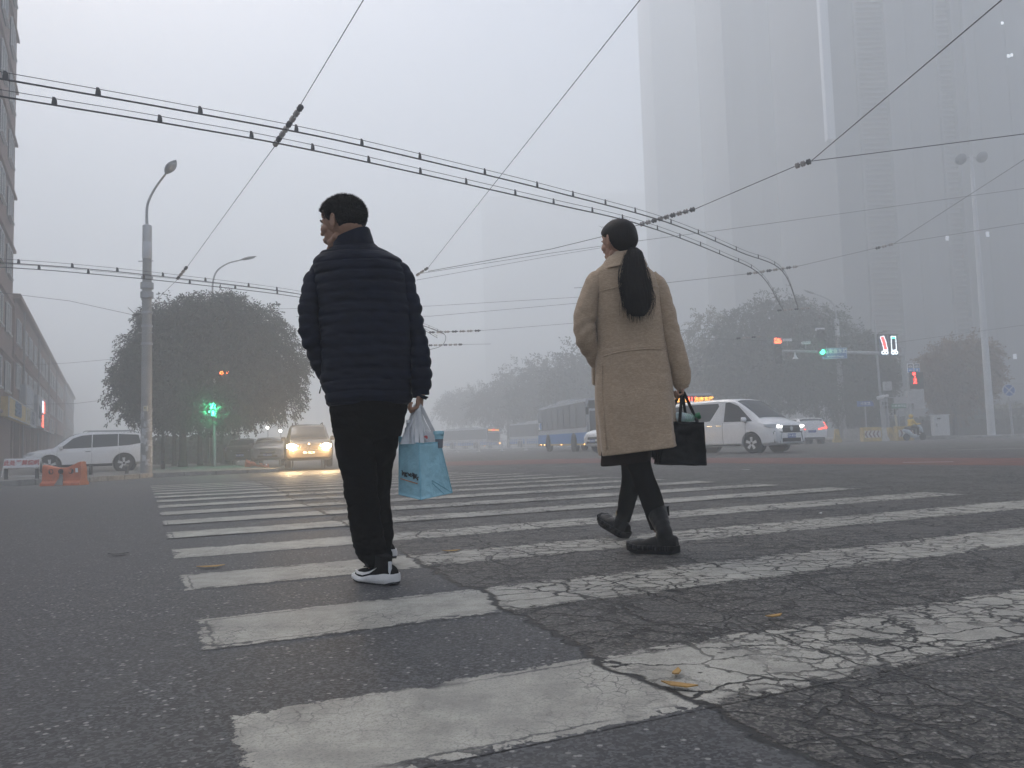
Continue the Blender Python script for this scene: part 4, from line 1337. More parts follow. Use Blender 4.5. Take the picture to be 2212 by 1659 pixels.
def section(st):
    x, zb, zl, zt, w, wt = st
    return [(w * .84, zb), (w * .975, zb + .10), (w, lerp(zb, zl, .5)), (w * .995, lerp(zb, zl, .85)), (w * .965, zl),
            (lerp(w * .965, wt, .55), lerp(zl, zt - .09, .5)), (wt, zt - .09), (wt * .93, zt - .028), (wt * .62, zt), (0, zt + .012)]

class Car:
    def __init__(s, name, label, cat, stations, wr, axles, track, paint, scale=1):
        s.st = stations
        s.t = thing(name, label, cat, scale=scale)
        s.paint = paint
        b = MB(); R = []
        for st in stations:
            sc = section(st)
            ring = [Vector((st[0], y, z)) for y, z in sc] + [Vector((st[0], -y, z)) for y, z in sc[-2::-1]]
            R.append(ring)
        b.rings(R)
        s.body = b.build('body', paint, s.t)
        cut = MB()
        for ax in axles:
            for sy in (-1, 1):
                cut.lathe([(wr * 1.17, -.22), (wr * 1.17, .22)], (ax, -sy * 0, wr * 1.0), 'Y', 28, Matrix.Translation((0, sy * (track), 0)))
        co = cut.build('cutter', None)
        baked(s.body, [('BOOLEAN', dict(operation='DIFFERENCE', object=co, solver='EXACT'))])
        bpy.data.objects.remove(co)
        for p in s.body.data.polygons: p.use_smooth = True
        s.body.data.set_sharp_from_angle(angle=radians(28))
        for ax in axles:
            for sy in (-1, 1):
                well = MB()
                M = Matrix.Translation((0, sy * (track - .19), 0))
                well.lathe([(wr * 1.15, -.02), (wr * 1.15, .02)], (ax, 0, wr), 'Y', 24, M)
                well.build('wheel_well', M_black, s.t)
        for ax in axles:
            for sy in (-1, 1):
                wh = bpy.data.objects.new('wheel', None); SC.collection.objects.link(wh); wh.parent = s.t
                wh.location = (ax, sy * track, wr)
                k = -sy            # lathe axis Y maps height to -y
                ty = MB(); ty.lathe([(wr * .66, -.10), (wr * .92, -.11), (wr, -.07), (wr, .07), (wr * .92, .11), (wr * .66, .10)], n=28, axis='Y')
                ty.build('tyre', M_tyre, wh, smooth=True)
                rm = MB()
                rm.lathe([(wr * .68, .085 * k), (wr * .64, .10 * k), (wr * .60, .085 * k), (wr * .60, .03 * k), (wr * .68, .02 * k)], n=28, axis='Y')
                rm.lathe([(.001, .075 * k), (wr * .16, .075 * k), (wr * .16, .03 * k), (.001, .03 * k)], n=12, axis='Y')
                for q in range(5):
                    for dq in (-.13, .13):
                        a = 2 * pi * q / 5 + .3
                        rm.bar((cos(a + dq * 2) * wr * .13, -.085 * k, sin(a + dq * 2) * wr * .13), (cos(a + dq) * wr * .63, -.105 * k, sin(a + dq) * wr * .63), .05, .03, up=(0, 1, 0))
                rm.build('rim', M_rim, wh)
                dk = MB(); dk.lathe([(.001, .02 * k), (wr * .66, .02 * k), (wr * .66, .0), (.001, .0)], n=20, axis='Y'); dk.build('brake_disc', M_black, wh)
    def sec(s, x):
        return section(tuple([x]) + interp(s.st, x))
    def side(s, x, z):
        sc = s.sec(x)
        for (y0, z0), (y1, z1) in zip(sc, sc[1:]):
            if z0 <= z <= z1 and z1 > z0: return lerp(y0, y1, (z - z0) / (z1 - z0))
        return sc[0][0] if z < sc[0][1] else sc[-4][0]
    def panel(s, name, poly, m, off=.008, th=.02, parent=None, sides=(-1, 1), nsub=3):
        "polygon in side view (x, z), laid on the flank"
        out = []
        for sy in sides:
            b = MB()
            me = bmesh.new()
            vs = [me.verts.new((x, 0, z)) for x, z in poly]
            me.faces.new(vs)
            bmesh.ops.triangulate(me, faces=me.faces)
            for _ in range(nsub):
                bmesh.ops.subdivide_edges(me, edges=me.edges, cuts=1, use_grid_fill=True)
            me.verts.ensure_lookup_table()
            for v in me.verts: v.co.y = sy * (s.side(v.co.x, v.co.z) + off)
            idx = {v: i for i, v in enumerate(me.verts)}
            b.v = [v.co.copy() for v in me.verts]
            b.f = [[idx[v] for v in f.verts] for f in me.faces]
            me.free()
            o = b.build(name, m, parent or s.t, smooth=True)
            # face outwards
            n = sum((p.normal.y * p.area for p in o.data.polygons))
            if n * sy < 0: o.data.flip_normals()
            out.append(o)
        return out
    def screen(s, name, xa, xb, m, r0=6, inset=.04, off=.012, t0=.06, t1=.94):
        "glass spanning the width between two stations"
        b = MB(); R = []
        for k in range(13):
            x = lerp(xa, xb, lerp(t0, t1, k / 12))
            A_ = s.sec(x)[r0 - 1:]
            A_ = A_ + [(-y, z) for y, z in A_[-2::-1]]
            R.append([Vector((x, y * (1 - inset), z)) for y, z in A_[1:-1]])
        b.rings(R, cap=False, close=False)
        o = b.build(name, m, s.t, smooth=True, recalc=False)
        nx = sum(p.normal.z * p.area for p in o.data.polygons)
        if nx < 0: o.data.flip_normals()
        for v in o.data.vertices: pass
        me = o.data; me.update()
        ns = [v.normal.copy() for v in me.vertices]
        for v, n in zip(me.vertices, ns): v.co += n * off
        return o
    def both(s, name, m, fn, bevel=.008, parent=None, smooth=False):
        out = []
        for sy in (-1, 1):
            b = MB(); fn(b, sy); out.append(b.build(name, m, parent or s.t, bevel=bevel, smooth=smooth))
        return out
    def one(s, name, m, fn, bevel=.006, parent=None):
        b = MB(); fn(b); return b.build(name, m, parent or s.t, bevel=bevel)
    def place(s, p, heading, scale=None):
        s.t.location = p
        s.t.rotation_euler = (0, 0, atan2(heading[1], heading[0]))
        if scale: s.t.scale = (scale,) * 3
    def mirrors(s, x, z, m=None):
        def f(b, sy):
            y = s.side(x, z) * sy
            b.rings([[Vector((x + dx * k, y + sy * (.06 + dy), z + dz * k)) for dx, dz in ((-.07, -.08), (.05, -.08), (.09, 0), (.05, .09), (-.06, .09))] for dy, k in ((-.0, .7), (.03, 1), (.14, 1), (.19, .6))])
        mo = s.both('mirror', m or s.paint, f, bevel=.01)
        for o, sy in zip(mo, (-1, 1)):
            b = MB(); b.bar((x - .02, sy * (s.side(x, z) - .02), z - .09), (x, sy * (s.side(x, z) + .1), z - .07), .05); b.build('mirror_arm', M_black, o)
    def plate(s, x, z, sgn=1, words='京A 8K231', m=None):
        def f(b): b.box((x + sgn * .01, 0, z), (.02, .44, .14))
        o = s.one('number_plate', m or M_plateb, f)
        return text(words, .10, M_wlet, o, (x + sgn * .024, 0, z), (pi / 2, 0, pi / 2 * sgn), extrude=.002, bold=.002)

# ---------------------------------------------- white people carrier
V = Car('white_van', 'white people carrier van with lit headlight and chrome grille crossing behind the woman', 'van',
        [(-2.47, .50, .95, 1.45, .74, .66), (-2.43, .32, 1.02, 1.78, .86, .70), (-2.30, .28, 1.06, 1.88, .915, .76), (-1.4, .24, 1.08, 1.93, .925, .79), (-.2, .24, 1.07, 1.95, .925, .80),
         (.45, .24, 1.06, 1.94, .925, .79), (.80, .24, 1.05, 1.89, .925, .77), (1.15, .24, 1.05, 1.68, .925, .78), (1.55, .24, 1.04, 1.40, .922, .80), (1.84, .24, 1.02, 1.17, .918, .83), (2.10, .25, .97, 1.11, .90, .82), (2.34, .27, .90, 1.04, .865, .78), (2.44, .30, .82, .97, .82, .73), (2.475, .34, .76, .90, .76, .68)],
        .345, (-1.50, 1.50), .80, M_white)
V.screen('windscreen', .82, 1.80, M_cgl, t0=.03, t1=.97)
V.panel('front_side_window', [(1.55, 1.10), (1.42, 1.18), (.95, 1.66), (.60, 1.80), (.42, 1.80), (.36, 1.12)], M_cg)
V.panel('rear_side_window', [(.20, 1.55), (.10, 1.78), (-1.2, 1.80), (-2.2, 1.74), (-2.25, 1.25), (-.6, 1.14), (-.2, 1.17)], M_cg)
V.panel('pillar_blade', [(.30, 1.10), (.29, 1.80), (.24, 1.80), (-.15, 1.16), (-.3, 1.10)], M_white, off=.012)
V.mirrors(1.30, 1.16)
V.both('door_handle', M_chrome, lambda b, sy: b.box((.15, sy * (V.side(.15, .98) + .01), .98), (.24, .03, .035)))
V.both('door_handle', M_chrome, lambda b, sy: b.box((-.25, sy * (V.side(-.25, .98) + .01), .98), (.24, .03, .035)))
for xs_ in (1.28, .30, -.95): V.panel('door_gap', [(xs_, .34), (xs_ + .014, .34), (xs_ + .014, 1.08), (xs_, 1.08)], M_black, off=.003, nsub=3)
V.panel('sill_trim', [(-1.0, .265), (1.0, .265), (1.0, .30), (-1.0, .30)], M_chrome, off=.012, nsub=3)
V.one('grille', M_chrome, lambda b: [b.box((2.47 - abs(z - .86) * .2, 0, z), (.03, 1.05 - abs(z - .80) * .6, .022)) for z in (.72, .765, .81, .855, .90)])
V.one('grille_mesh', M_black, lambda b: b.box((2.455, 0, .81), (.05, 1.0, .22)))
V.one('badge', M_chrome, lambda b: b.lathe([(.001, 2.475), (.085, 2.475), (.085, 2.495), (.001, 2.495)], (0, 0, .815), 'X', 16))
def _hl(b, sy): b.prism([(2.485, sy * .44, .93), (2.40, sy * .82, .97), (2.05, sy * .93, .99), (2.10, sy * .935, .90), (2.42, sy * .84, .82), (2.49, sy * .50, .80)], (0, 0, 0), (-.05, -.02 * sy, 0))
V.both('headlight', M_hl, _hl, bevel=.01)
V.both('lit_lamp', E_headw, lambda b, sy: [b.ell((2.455, sy * .70, .90), (.05, .05, .045)), b.ell((2.475, sy * .58, .885), (.04, .045, .04))])
V.both('side_intake', M_black, lambda b, sy: b.prism([(2.47, sy * .58, .66), (2.37, sy * .86, .70), (2.38, sy * .83, .36), (2.46, sy * .66, .34)], (0, 0, 0), (-.06, 0, 0)), bevel=.004)
V.both('intake_blade', M_chrome, lambda b, sy: [b.bar((2.492, sy * .55, .70), (2.40, sy * .885, .735), .03), b.bar((2.492, sy * .55, .70), (2.478, sy * .66, .33), .03)] + [b.bar((2.485, sy * .62, z), (2.395, sy * .84, z + .01), .016) for z in (.42, .48, .54, .60)])
V.one('lower_intake', M_black, lambda b: b.box((2.455, 0, .43), (.06, 1.05, .13)))
V.one('lip', M_chrome, lambda b: b.box((2.46, 0, .345), (.07, 1.35, .03)))
V.one('upper_slot', M_black, lambda b: b.box((2.462, 0, .695), (.04, 1.2, .035)))
V.plate(2.475, .57)
V.one('bonnet_line', M_black, lambda b: b.box((2.36, 0, 1.012), (.012, 1.3, .012)))
V.one('wiper', M_black, lambda b: [b.bar((1.72, .55, 1.235), (1.30, .05, 1.60), .02), b.bar((1.74, -.15, 1.255), (1.28, -.42, 1.60), .02)])
V.one('roof_aerial', M_white, lambda b: b.prism([(-1.9, -.03, 1.93), (-1.65, -.03, 1.93), (-1.85, -.01, 2.02)], (0, 0, 0), (0, .06, 0)))
_q = G(1672, 978)
V.place((D(1588, 978, 28.9).x, 29.2, 0), (.60, -.80), 1.0)

# ---------------------------------------------- white off-roader parked on the pavement, nose to the left
S = Car('white_suv', 'white seven seat off-roader parked side on, behind the fallen orange barrier', 'car',
        [(-2.38, .50, .98, 1.20, .80, .70), (-2.34, .42, 1.04, 1.50, .89, .70), (-2.18, .36, 1.06, 1.66, .93, .72), (-1.4, .30, 1.05, 1.74, .955, .75), (-.2, .28, 1.02, 1.76, .955, .76), (.35, .28, 1.00, 1.73, .955, .74),
         (.72, .28, .99, 1.58, .955, .74), (1.10, .28, .98, 1.28, .95, .76), (1.32, .28, .97, 1.10, .945, .80), (1.8, .30, .93, 1.04, .93, .80), (2.2, .34, .85, .96, .90, .76), (2.36, .40, .75, .86, .82, .68), (2.41, .46, .66, .76, .74, .6)],
        .39, (-1.39, 1.40), .80, M_white)
S.screen('windscreen', .40, 1.25, M_cgl, t0=.05, t1=.97)
S.panel('front_side_window', [(1.02, 1.06), (.98, 1.12), (.55, 1.50), (.25, 1.60), (-.15, 1.64), (-.15, 1.09)], M_cg)
S.panel('rear_side_window', [(-.18, 1.09), (-.18, 1.64), (-1.15, 1.65), (-1.15, 1.13)], M_cg)
S.panel('quarter_window', [(-1.18, 1.13), (-1.18, 1.65), (-1.95, 1.60), (-2.05, 1.24), (-1.6, 1.16)], M_cg)
S.mirrors(.98, 1.12)
for xs_ in (1.12, -.17, -1.22): S.panel('door_gap', [(xs_, .36), (xs_ + .012, .36), (xs_ + .012, 1.06), (xs_, 1.06)], M_silver, off=.003)
S.both('door_handle', M_chrome, lambda b, sy: b.box((-.02, sy * (S.side(0, .96) + .015), .93), (.2, .03, .04)))
S.both('door_handle', M_white, lambda b, sy: b.box((-1.05, sy * (S.side(-1.05, .97) + .015), .96), (.22, .03, .04)))
S.panel('sill', [(-.95, .29), (.95, .29), (.95, .40), (-.95, .40)], M_black, off=.01)
S.both('headlight', M_hl, lambda b, sy: b.prism([(2.42, sy * .50, .84), (2.22, sy * .90, .90), (1.95, sy * .94, .93), (2.05, sy * .94, .84), (2.36, sy * .82, .74)], (0, 0, 0), (-.05, 0, 0)), bevel=.01)
S.both('roof_rail', M_silver, lambda b, sy: b.tube([(.2, sy * .66, 1.75), (.1, sy * .66, 1.80), (-1.7, sy * .66, 1.80), (-1.85, sy * .66, 1.73)], .02, 8))
S.both('tail_light', M_tail, lambda b, sy: b.prism([(-2.37, sy * .70, 1.12), (-2.2, sy * .94, 1.10), (-2.2, sy * .94, .95), (-2.4, sy * .75, .95)], (0, 0, 0), (.04, 0, 0)))
S.one('grille', M_black, lambda b: b.box((2.40, 0, .66), (.05, .9, .16)))
S.plate(2.42, .50)
_p = G(190, 1019); _p2 = D(185, 1000, 31.5)
S.place((-17.5, 33.0, -.11), (cos(radians(203)), sin(radians(203))), .95)

# ---------------------------------------------- dark off-roader with blazing headlights
def suv_stations(h=1.76, w=.96, L=4.85):
    k = L / 4.8
    return [(-2.40 * k, .50, .98, 1.20, w * .84, .70), (-2.34 * k, .40, 1.06, h * .86, w * .94, .68), (-2.1 * k, .34, 1.08, h * .955, w, .70), (-1.0 * k, .30, 1.06, h, w, .72), (.1 * k, .28, 1.04, h * .995, w, .71),
            (.45 * k, .28, 1.03, h * .95, w, .70), (1.0 * k, .28, 1.03, 1.32, w, .74), (1.22 * k, .28, 1.02, 1.14, w, .80), (1.9 * k, .30, .96, 1.09, w * .98, .80), (2.2 * k, .32, .90, 1.02, w * .95, .76), (2.36 * k, .36, .80, .93, w * .89, .70), (2.42 * k, .42, .72, .82, w * .80, .62)]
X = Car('dark_suv', 'dark off-roader with blazing yellow headlights driving out of the fog beside the man', 'car', suv_stations(), .38, (-1.42, 1.45), .80, M_bronze)
X.screen('windscreen', .48, 1.18, M_cgl, t0=.05, t1=.97)
X.panel('side_window', [(1.0, 1.10), (.35, 1.60), (-.4, 1.66), (-1.9, 1.62), (-2.05, 1.28), (-.4, 1.10)], M_cg)
X.mirrors(.95, 1.16)
def kidney(b):
    for sy in (-1, 1):
        R = [[Vector((2.43 + dx, sy * .20 + y * k, .80 + z * k)) for y, z in [(-.16, -.08), (-.12, .10), (.13, .10), (.17, .02), (.15, -.08), (0, -.11)]] for dx, k in ((0, 1), (.03, 1), (.03, .86), (.0, .86))]
        b.rings(R, cap=False)
        for i in range(6): b.box((2.43, sy * .20 - .12 + i * .05, .80), (.03, .012, .17))
X.one('kidney_grille', M_chrome, kidney)
X.one('grille_back', M_black, lambda b: b.box((2.405, 0, .80), (.05, .74, .18)))
X.one('lower_intake', M_black, lambda b: [b.box((2.41, 0, .50), (.06, .9, .12)), b.box((2.34, .66, .50), (.10, .3, .13)), b.box((2.34, -.66, .50), (.10, .3, .13))])
X.one('badge', M_rim, lambda b: b.lathe([(.001, 2.40), (.045, 2.40), (.045, 2.42), (.001, 2.42)], (0, 0, .93), 'X', 14))
X.both('headlight', M_hl, lambda b, sy: b.prism([(2.44, sy * .40, .90), (2.30, sy * .84, .93), (2.30, sy * .86, .78), (2.44, sy * .44, .76)], (0, 0, 0), (-.06, 0, 0)), bevel=.01)
X.both('lit_lamp', E_head, lambda b, sy: b.ell((2.42, sy * .66, .845), (.07, .17, .10)), bevel=0)
X.plate(2.425, .60)
X.both('roof_rail', M_black, lambda b, sy: b.tube([(.25, sy * .60, 1.72), (.15, sy * .60, 1.81), (-1.6, sy * .60, 1.81), (-1.8, sy * .60, 1.72)], .022, 8))
_c = D(668, 985, 31.0)
XH = Vector((.27, -.96))
X.place((_c.x - XH.x * 2.4, 31.0 - XH.y * 2.4, -.13), XH, 1.0)
for sy in (-1, 1):
    L = bpy.data.lights.new('headlight_beam', 'SPOT'); L.energy = 260; L.color = (1, .70, .36); L.spot_size = radians(50); L.spot_blend = 1; L.shadow_soft_size = .1
    o = bpy.data.objects.new('headlight_beam', L); SC.collection.objects.link(o)
    a = X.t.rotation_euler.z
    R2 = Matrix.Rotation(a, 3, 'Z')
    o.location = Vector(X.t.location) + R2 @ Vector((2.56, sy * .66, .86))
    o.rotation_euler = Vector((-XH.x, -XH.y, .04)).to_track_quat('Z', 'Y').to_euler()
    led_lamp('headlight_glow', Vector(X.t.location) + R2 @ Vector((2.85, sy * .66, .86)), (1, .66, .32), 120, .06)

# ---------------------------------------------- cars parked along the side street
def parked(name, label, px, py, Y, paint, h, w, L, heading, scale=1, face='front'):
    C_ = Car(name, label, 'car', suv_stations(h, w, L), .33, (-1.35, 1.38), w - .15, paint)
    k = L / 4.8
    C_.screen('windscreen', .48 * k, 1.18 * k, M_cgl, t0=.05, t1=.97)
    C_.screen('rear_window', -2.1 * k, -2.34 * k, M_cg, t0=.1, t1=.98)
    C_.panel('side_window', [(.95 * k, 1.10), (.35 * k, h * .9), (-.4 * k, h * .935), (-1.8 * k, h * .915), (-2.0 * k, 1.24), (-.4 * k, 1.12)], M_cg)
    C_.mirrors(.9 * k, 1.13)
    C_.both('headlight', M_hl, lambda b, sy: b.prism([(2.43 * k, sy * .42, .86), (2.26 * k, sy * w * .90, .90), (2.26 * k, sy * w * .92, .76), (2.42 * k, sy * .46, .72)], (0, 0, 0), (-.06, 0, 0)), bevel=.01)
    C_.one('grille', M_black, lambda b: [b.box((2.41 * k, 0, .70), (.05, .75, .12)), b.box((2.41 * k, 0, .50), (.05, 1.0, .10))])
    C_.one('grille_bar', M_chrome, lambda b: b.box((2.435 * k, 0, .73), (.02, .7, .02)))
    C_.plate(2.43 * k, .58)
    q = D(px, py, Y)
    C_.place((q.x, Y, gz(q.x, Y) + .01), heading, scale)
    return C_
parked('dark_car', 'dark parked car with pale bonnet, second in the row beside the tree trunks', 525, 990, 47, M_darkp, 1.55, .90, 4.5, (.25, -.97))
parked('silver_car', 'silver parked car just left of the dark off-roader with headlights', 585, 990, 44, M_silver, 1.52, .90, 4.5, (.22, -.975))
parked('black_car', 'black parked car half hidden by the tree trunks, first in the row', 480, 990, 54, M_darkp, 1.5, .90, 4.5, (.3, -.95))
HB = parked('white_hatchback', 'small white car half hidden behind the left hem of the camel coat', 1362, 975, 38.5, M_white, 1.55, .89, 4.3, (-.88, -.47))

# white estate seen from behind
Wc = Car('white_estate_car', 'white estate car seen from behind with red tail lights, right of the people carrier', 'car', suv_stations(1.60, .93, 4.8), .34, (-1.4, 1.42), .78, M_white)
Wc.screen('rear_window', -2.12, -2.34, M_cg, t0=.12, t1=1.0)
Wc.panel('side_window', [(1.0, 1.10), (.35, 1.44), (-.4, 1.50), (-1.8, 1.47), (-2.0, 1.22), (-.4, 1.10)], M_cg)
Wc.screen('windscreen', .48, 1.18, M_cgl, t0=.05, t1=.97)
Wc.one('rear_panel', M_white, lambda b: [b.box((-2.41, 0, .74), (.08, 1.5, .42)), b.box((-2.44, 0, .45), (.10, 1.56, .14))], bevel=.03)
Wc.both('tail_light', E_tail, lambda b, sy: [b.prism([(-2.47, sy * .36, .90), (-2.44, sy * .80, .98), (-2.44, sy * .80, .90), (-2.47, sy * .36, .86)], (0, 0, 0), (.04, 0, 0)), b.prism([(-2.43, sy * .80, .92), (-2.40, sy * .88, .92), (-2.28, sy * .74, 1.30), (-2.29, sy * .68, 1.30)], (0, 0, 0), (.05, 0, 0))])
Wc.one('number_plate', M_plateb, lambda b: b.box((-2.46, 0, .76), (.02, .44, .14)))
Wc.one('lower_bumper', M_black, lambda b: b.box((-2.40, 0, .36), (.14, 1.4, .10)))
Wc.mirrors(.95, 1.14)
_q = D(1757, 960, 47); Wc.place((_q.x + .3, 49.5, 0), (.12, .99))

# ---------------------------------------------- buses
M_busw = pm('bus_white', (.42, .44, .47), .45, var=.06, scale=1)
M_busb = pm('bus_blue', (.06, .20, .48), .5, var=.08, scale=1)
M_busg = pm('bus_glass', (.04, .043, .055), .2, var=.15, scale=.6)
M_busy = pm('bus_yellow', (.50, .36, .08), .5, var=.05)
E_led = pm('bus_led_amber', (1, .42, .05), .5, var=0, emit=1.5)
E_ledr = pm('bus_led_red', (1, .05, .02), .5, var=0, emit=2)
E_mark = pm('marker_lamp', (1, .45, .12), .5, var=0, emit=6)
def bus(label, p, heading, L=12, words=None, words_r=None, mark=True, unit=True, sticker=False):
    t = thing('city_bus', label, 'bus', p, atan2(heading[1], heading[0]), group=None)
    H_ = 3.1; w = 1.27
    b = MB(); b.box((0, 0, 1.72), (L, w * 2, 2.66)); b.build('body', M_busw, t, bevel=.10)
    for sy in (-1, 1):
        b = MB(); b.box((0, sy * w, 2.13), (L - .3, .05, 1.45)); g = b.build('window_band', M_busg, t, bevel=.02)
        b = MB()
        for i in range(7): b.box((-L / 2 + 1.4 + i * (L - 2) / 7, sy * (w + .03), 2.13), (.05, .02, 1.4))
        b.build('glazing_bar', M_black, g)
        b = MB(); b.box((0, sy * (w + .005), .80), (L - .1, .03, .62)); b.build('blue_panel', M_busb, t)
        b = MB(); b.box((0, sy * (w + .005), .43), (L - .1, .03, .09)); b.build('yellow_stripe', M_busy, t)
        for ax in (-L / 2 + 3.0, L / 2 - 2.7):
            b = MB(); b.lathe([(.001, -.01), (.60, -.01), (.60, .05), (.001, .05)], (ax, 0, .52), 'Y', 24, Matrix.Translation((0, sy * (w - .0), 0))); b.build('wheel_arch', M_black, t)
            wh = bpy.data.objects.new('wheel', None); SC.collection.objects.link(wh); wh.parent = t; wh.location = (ax, sy * (w - .05), .50)
            b = MB(); b.lathe([(.28, -.13), (.47, -.14), (.5, -.1), (.5, .1), (.47, .14), (.28, .13)], n=24, axis='Y'); b.build('tyre', M_tyre, wh, smooth=True)
            b = MB(); b.lathe([(.001, .12), (.12, .12), (.16, .06), (.28, .10), (.28, -.10), (.16, -.06), (.12, -.12), (.001, -.12)], n=20, axis='Y'); b.build('hub', M_rim, wh)
        if mark:
            for ax in (-L / 2 + .9, -L / 2 + 1.9, 0.4, L / 2 - .5):
                b = MB(); b.box((ax, sy * (w + .03), .44), (.09, .03, .05)); b.build('marker_lamp', E_mark, t)
    if unit:
        b = MB(); b.box((-.5, 0, H_ + .06), (3.2, 1.8, .22)); b.build('roof_unit', M_busw, t, bevel=.06)
        b = MB(); b.box((-L / 2 + 2, 0, H_ + .04), (1.6, 1.6, .14)); b.build('roof_unit', M_busw, t, bevel=.05)
    b = MB(); b.box((L / 2 + .01, 0, 1.62), (.05, 2.2, 1.4)); b.build('windscreen', M_busg, t, bevel=.02)
    b = MB(); b.box((L / 2 + .01, 0, 2.68), (.06, 2.3, .46)); lb = b.build('led_board', M_black, t, bevel=.02)
    b = MB(); b.box((-L / 2 - .01, 0, 2.1), (.05, 2.0, 1.1)); b.build('rear_window', M_busg, t, bevel=.02)
    b = MB()
    for sy in (-1, 1): b.box((L / 2 + .02, sy * .95, .72), (.04, .35, .18))
    b.build('headlight', M_hl, t)
    b = MB(); b.box((L / 2 + .01, 0, .75), (.04, 2.2, .5)); b.build('front_blue_panel', M_busb, t)
    for sy in (-1, 1):
        b = MB(); b.bar((L / 2, sy * 1.15, 2.75), (L / 2 + .35, sy * 1.32, 2.5), .04); b.box((L / 2 + .35, sy * 1.34, 2.3), (.08, .16, .4)); b.build('mirror', M_black, t)
    if words:
        text(words, .27, E_led, lb, (L / 2 + .05, .62, 2.68), (pi / 2, 0, pi / 2), extrude=.003, bold=.006)
        text(words_r, .36, E_ledr, lb, (L / 2 + .05, -.12, 2.68), (pi / 2, 0, pi / 2), extrude=.003, bold=.012)
        text(words[::1], .27, E_led, lb, (L / 2 + .05, -.72, 2.68), (pi / 2, 0, pi / 2), extrude=.003, bold=.006) if False else None
    if sticker:
        b = MB(); b.box((-L / 2 + .85, -(w + .045), 1.72), (.95, .02, .5)); st = b.build('sticker', M_wlet, t)
        b = MB(); b.box((-L / 2 + 1.05, -(w + .06), 1.72), (.42, .02, .44)); b.build('sticker_field', M_busb, st)
        text('EV', .38, M_busb, st, (-L / 2 + .62, -(w + .062), 1.72), (pi / 2, 0, 0), extrude=.002)
    return t, lb
hd = Vector((2.4, -11.8)).normalized()
bus('blue and white city bus with dark windows passing left of the woman, marker lamps lit', (3.0 + hd.x * 6, 57 + hd.y * 6, -.03), hd, sticker=True)
q = D(1482, 900, 44)
t, lb = bus('city bus with lit route board 511 showing above the white van', (q.x, 44 + 6.1, 0), (.06, -1), L=12)
text('511', .40, E_ledr, lb, (6.05, .02, 2.68), (pi / 2, 0, pi / 2), extrude=.003, bold=.014)
text('方庄东路', .28, E_led, lb, (6.05, .70, 2.68), (pi / 2, 0, pi / 2), extrude=.003, bold=.008, name='right_lettering')
text('公益西桥', .28, E_led, lb, (6.05, -.66, 2.68), (pi / 2, 0, pi / 2), extrude=.003, bold=.008, name='left_lettering')
hd2 = Vector((.62, -.785))
q = D(1066, 940, 118)
t, lb = bus('faint city bus with small red and amber route board, right behind the white fence', (q.x - hd2.x * 6, 118 - hd2.y * 6, -.1), hd2)
text('51', .42, E_ledr, lb, (6.05, 0, 2.68), (pi / 2, 0, pi / 2), extrude=.003, bold=.02)
b = MB()
for dy in (-.62, .62): b.box((6.06, dy, 2.62), (.02, .75, .07)); b.box((6.06, dy, 2.76), (.02, .75, .07))
b.build('led_lines', E_led, lb)
b = MB(); b.ell((6.06, 1.05, .72), (.06, .14, .11)); b.build('lit_lamp', E_mark, t)
hd3 = Vector((.45, -.89))
q = D(1205, 940, 92)
bus('faint city bus behind the white fence, rear end hidden by the blue striped bus', (q.x, 92, -.05) if False else (D(1168, 940, 97).x, 97, -.05), hd3, mark=False)

# ---------------------------------------------- white railing in front of the far buses
M_rail = pm('white_railing', (.72, .72, .72), .6, var=.12, scale=2)
M_post = pm('railing_post', (.70, .70, .70), .6, var=.1)
xa, xb_, YF = D(940, 955, 75).x, D(1230, 955, 75).x, 75
n = 6; wp = (xb_ - xa) / n
proto = None
for i in range(n):
    lab = 'white street railing panel, %s from the left behind the road' % ['first', 'second', 'third', 'fourth', 'fifth', 'sixth'][i]
    o = thing('railing_panel', lab, 'railing', (xa + i * wp, YF - i * 1.2, gz(0, YF)), 0, 'white street railing')
    b = MB()
    for k in range(12): b.tube([(.12 + k * (wp - .2) / 12, 0, .22), (.12 + k * (wp - .2) / 12, 0, .95), (.16 + k * (wp - .2) / 12, -.05, 1.08)], .032, 5)
    b.build('pickets', M_rail, o)
    b = MB()
    for z in (.25, .88): b.bar((0, 0, z), (wp, 0, z), .06)
    b.build('rail', M_rail, o)
    b = MB(); b.bar((0, 0, 0), (0, 0, 1.15), .14); b.box((0, 0, .04), (.4, .35, .08)); b.build('post', M_post, o, bevel=.01)

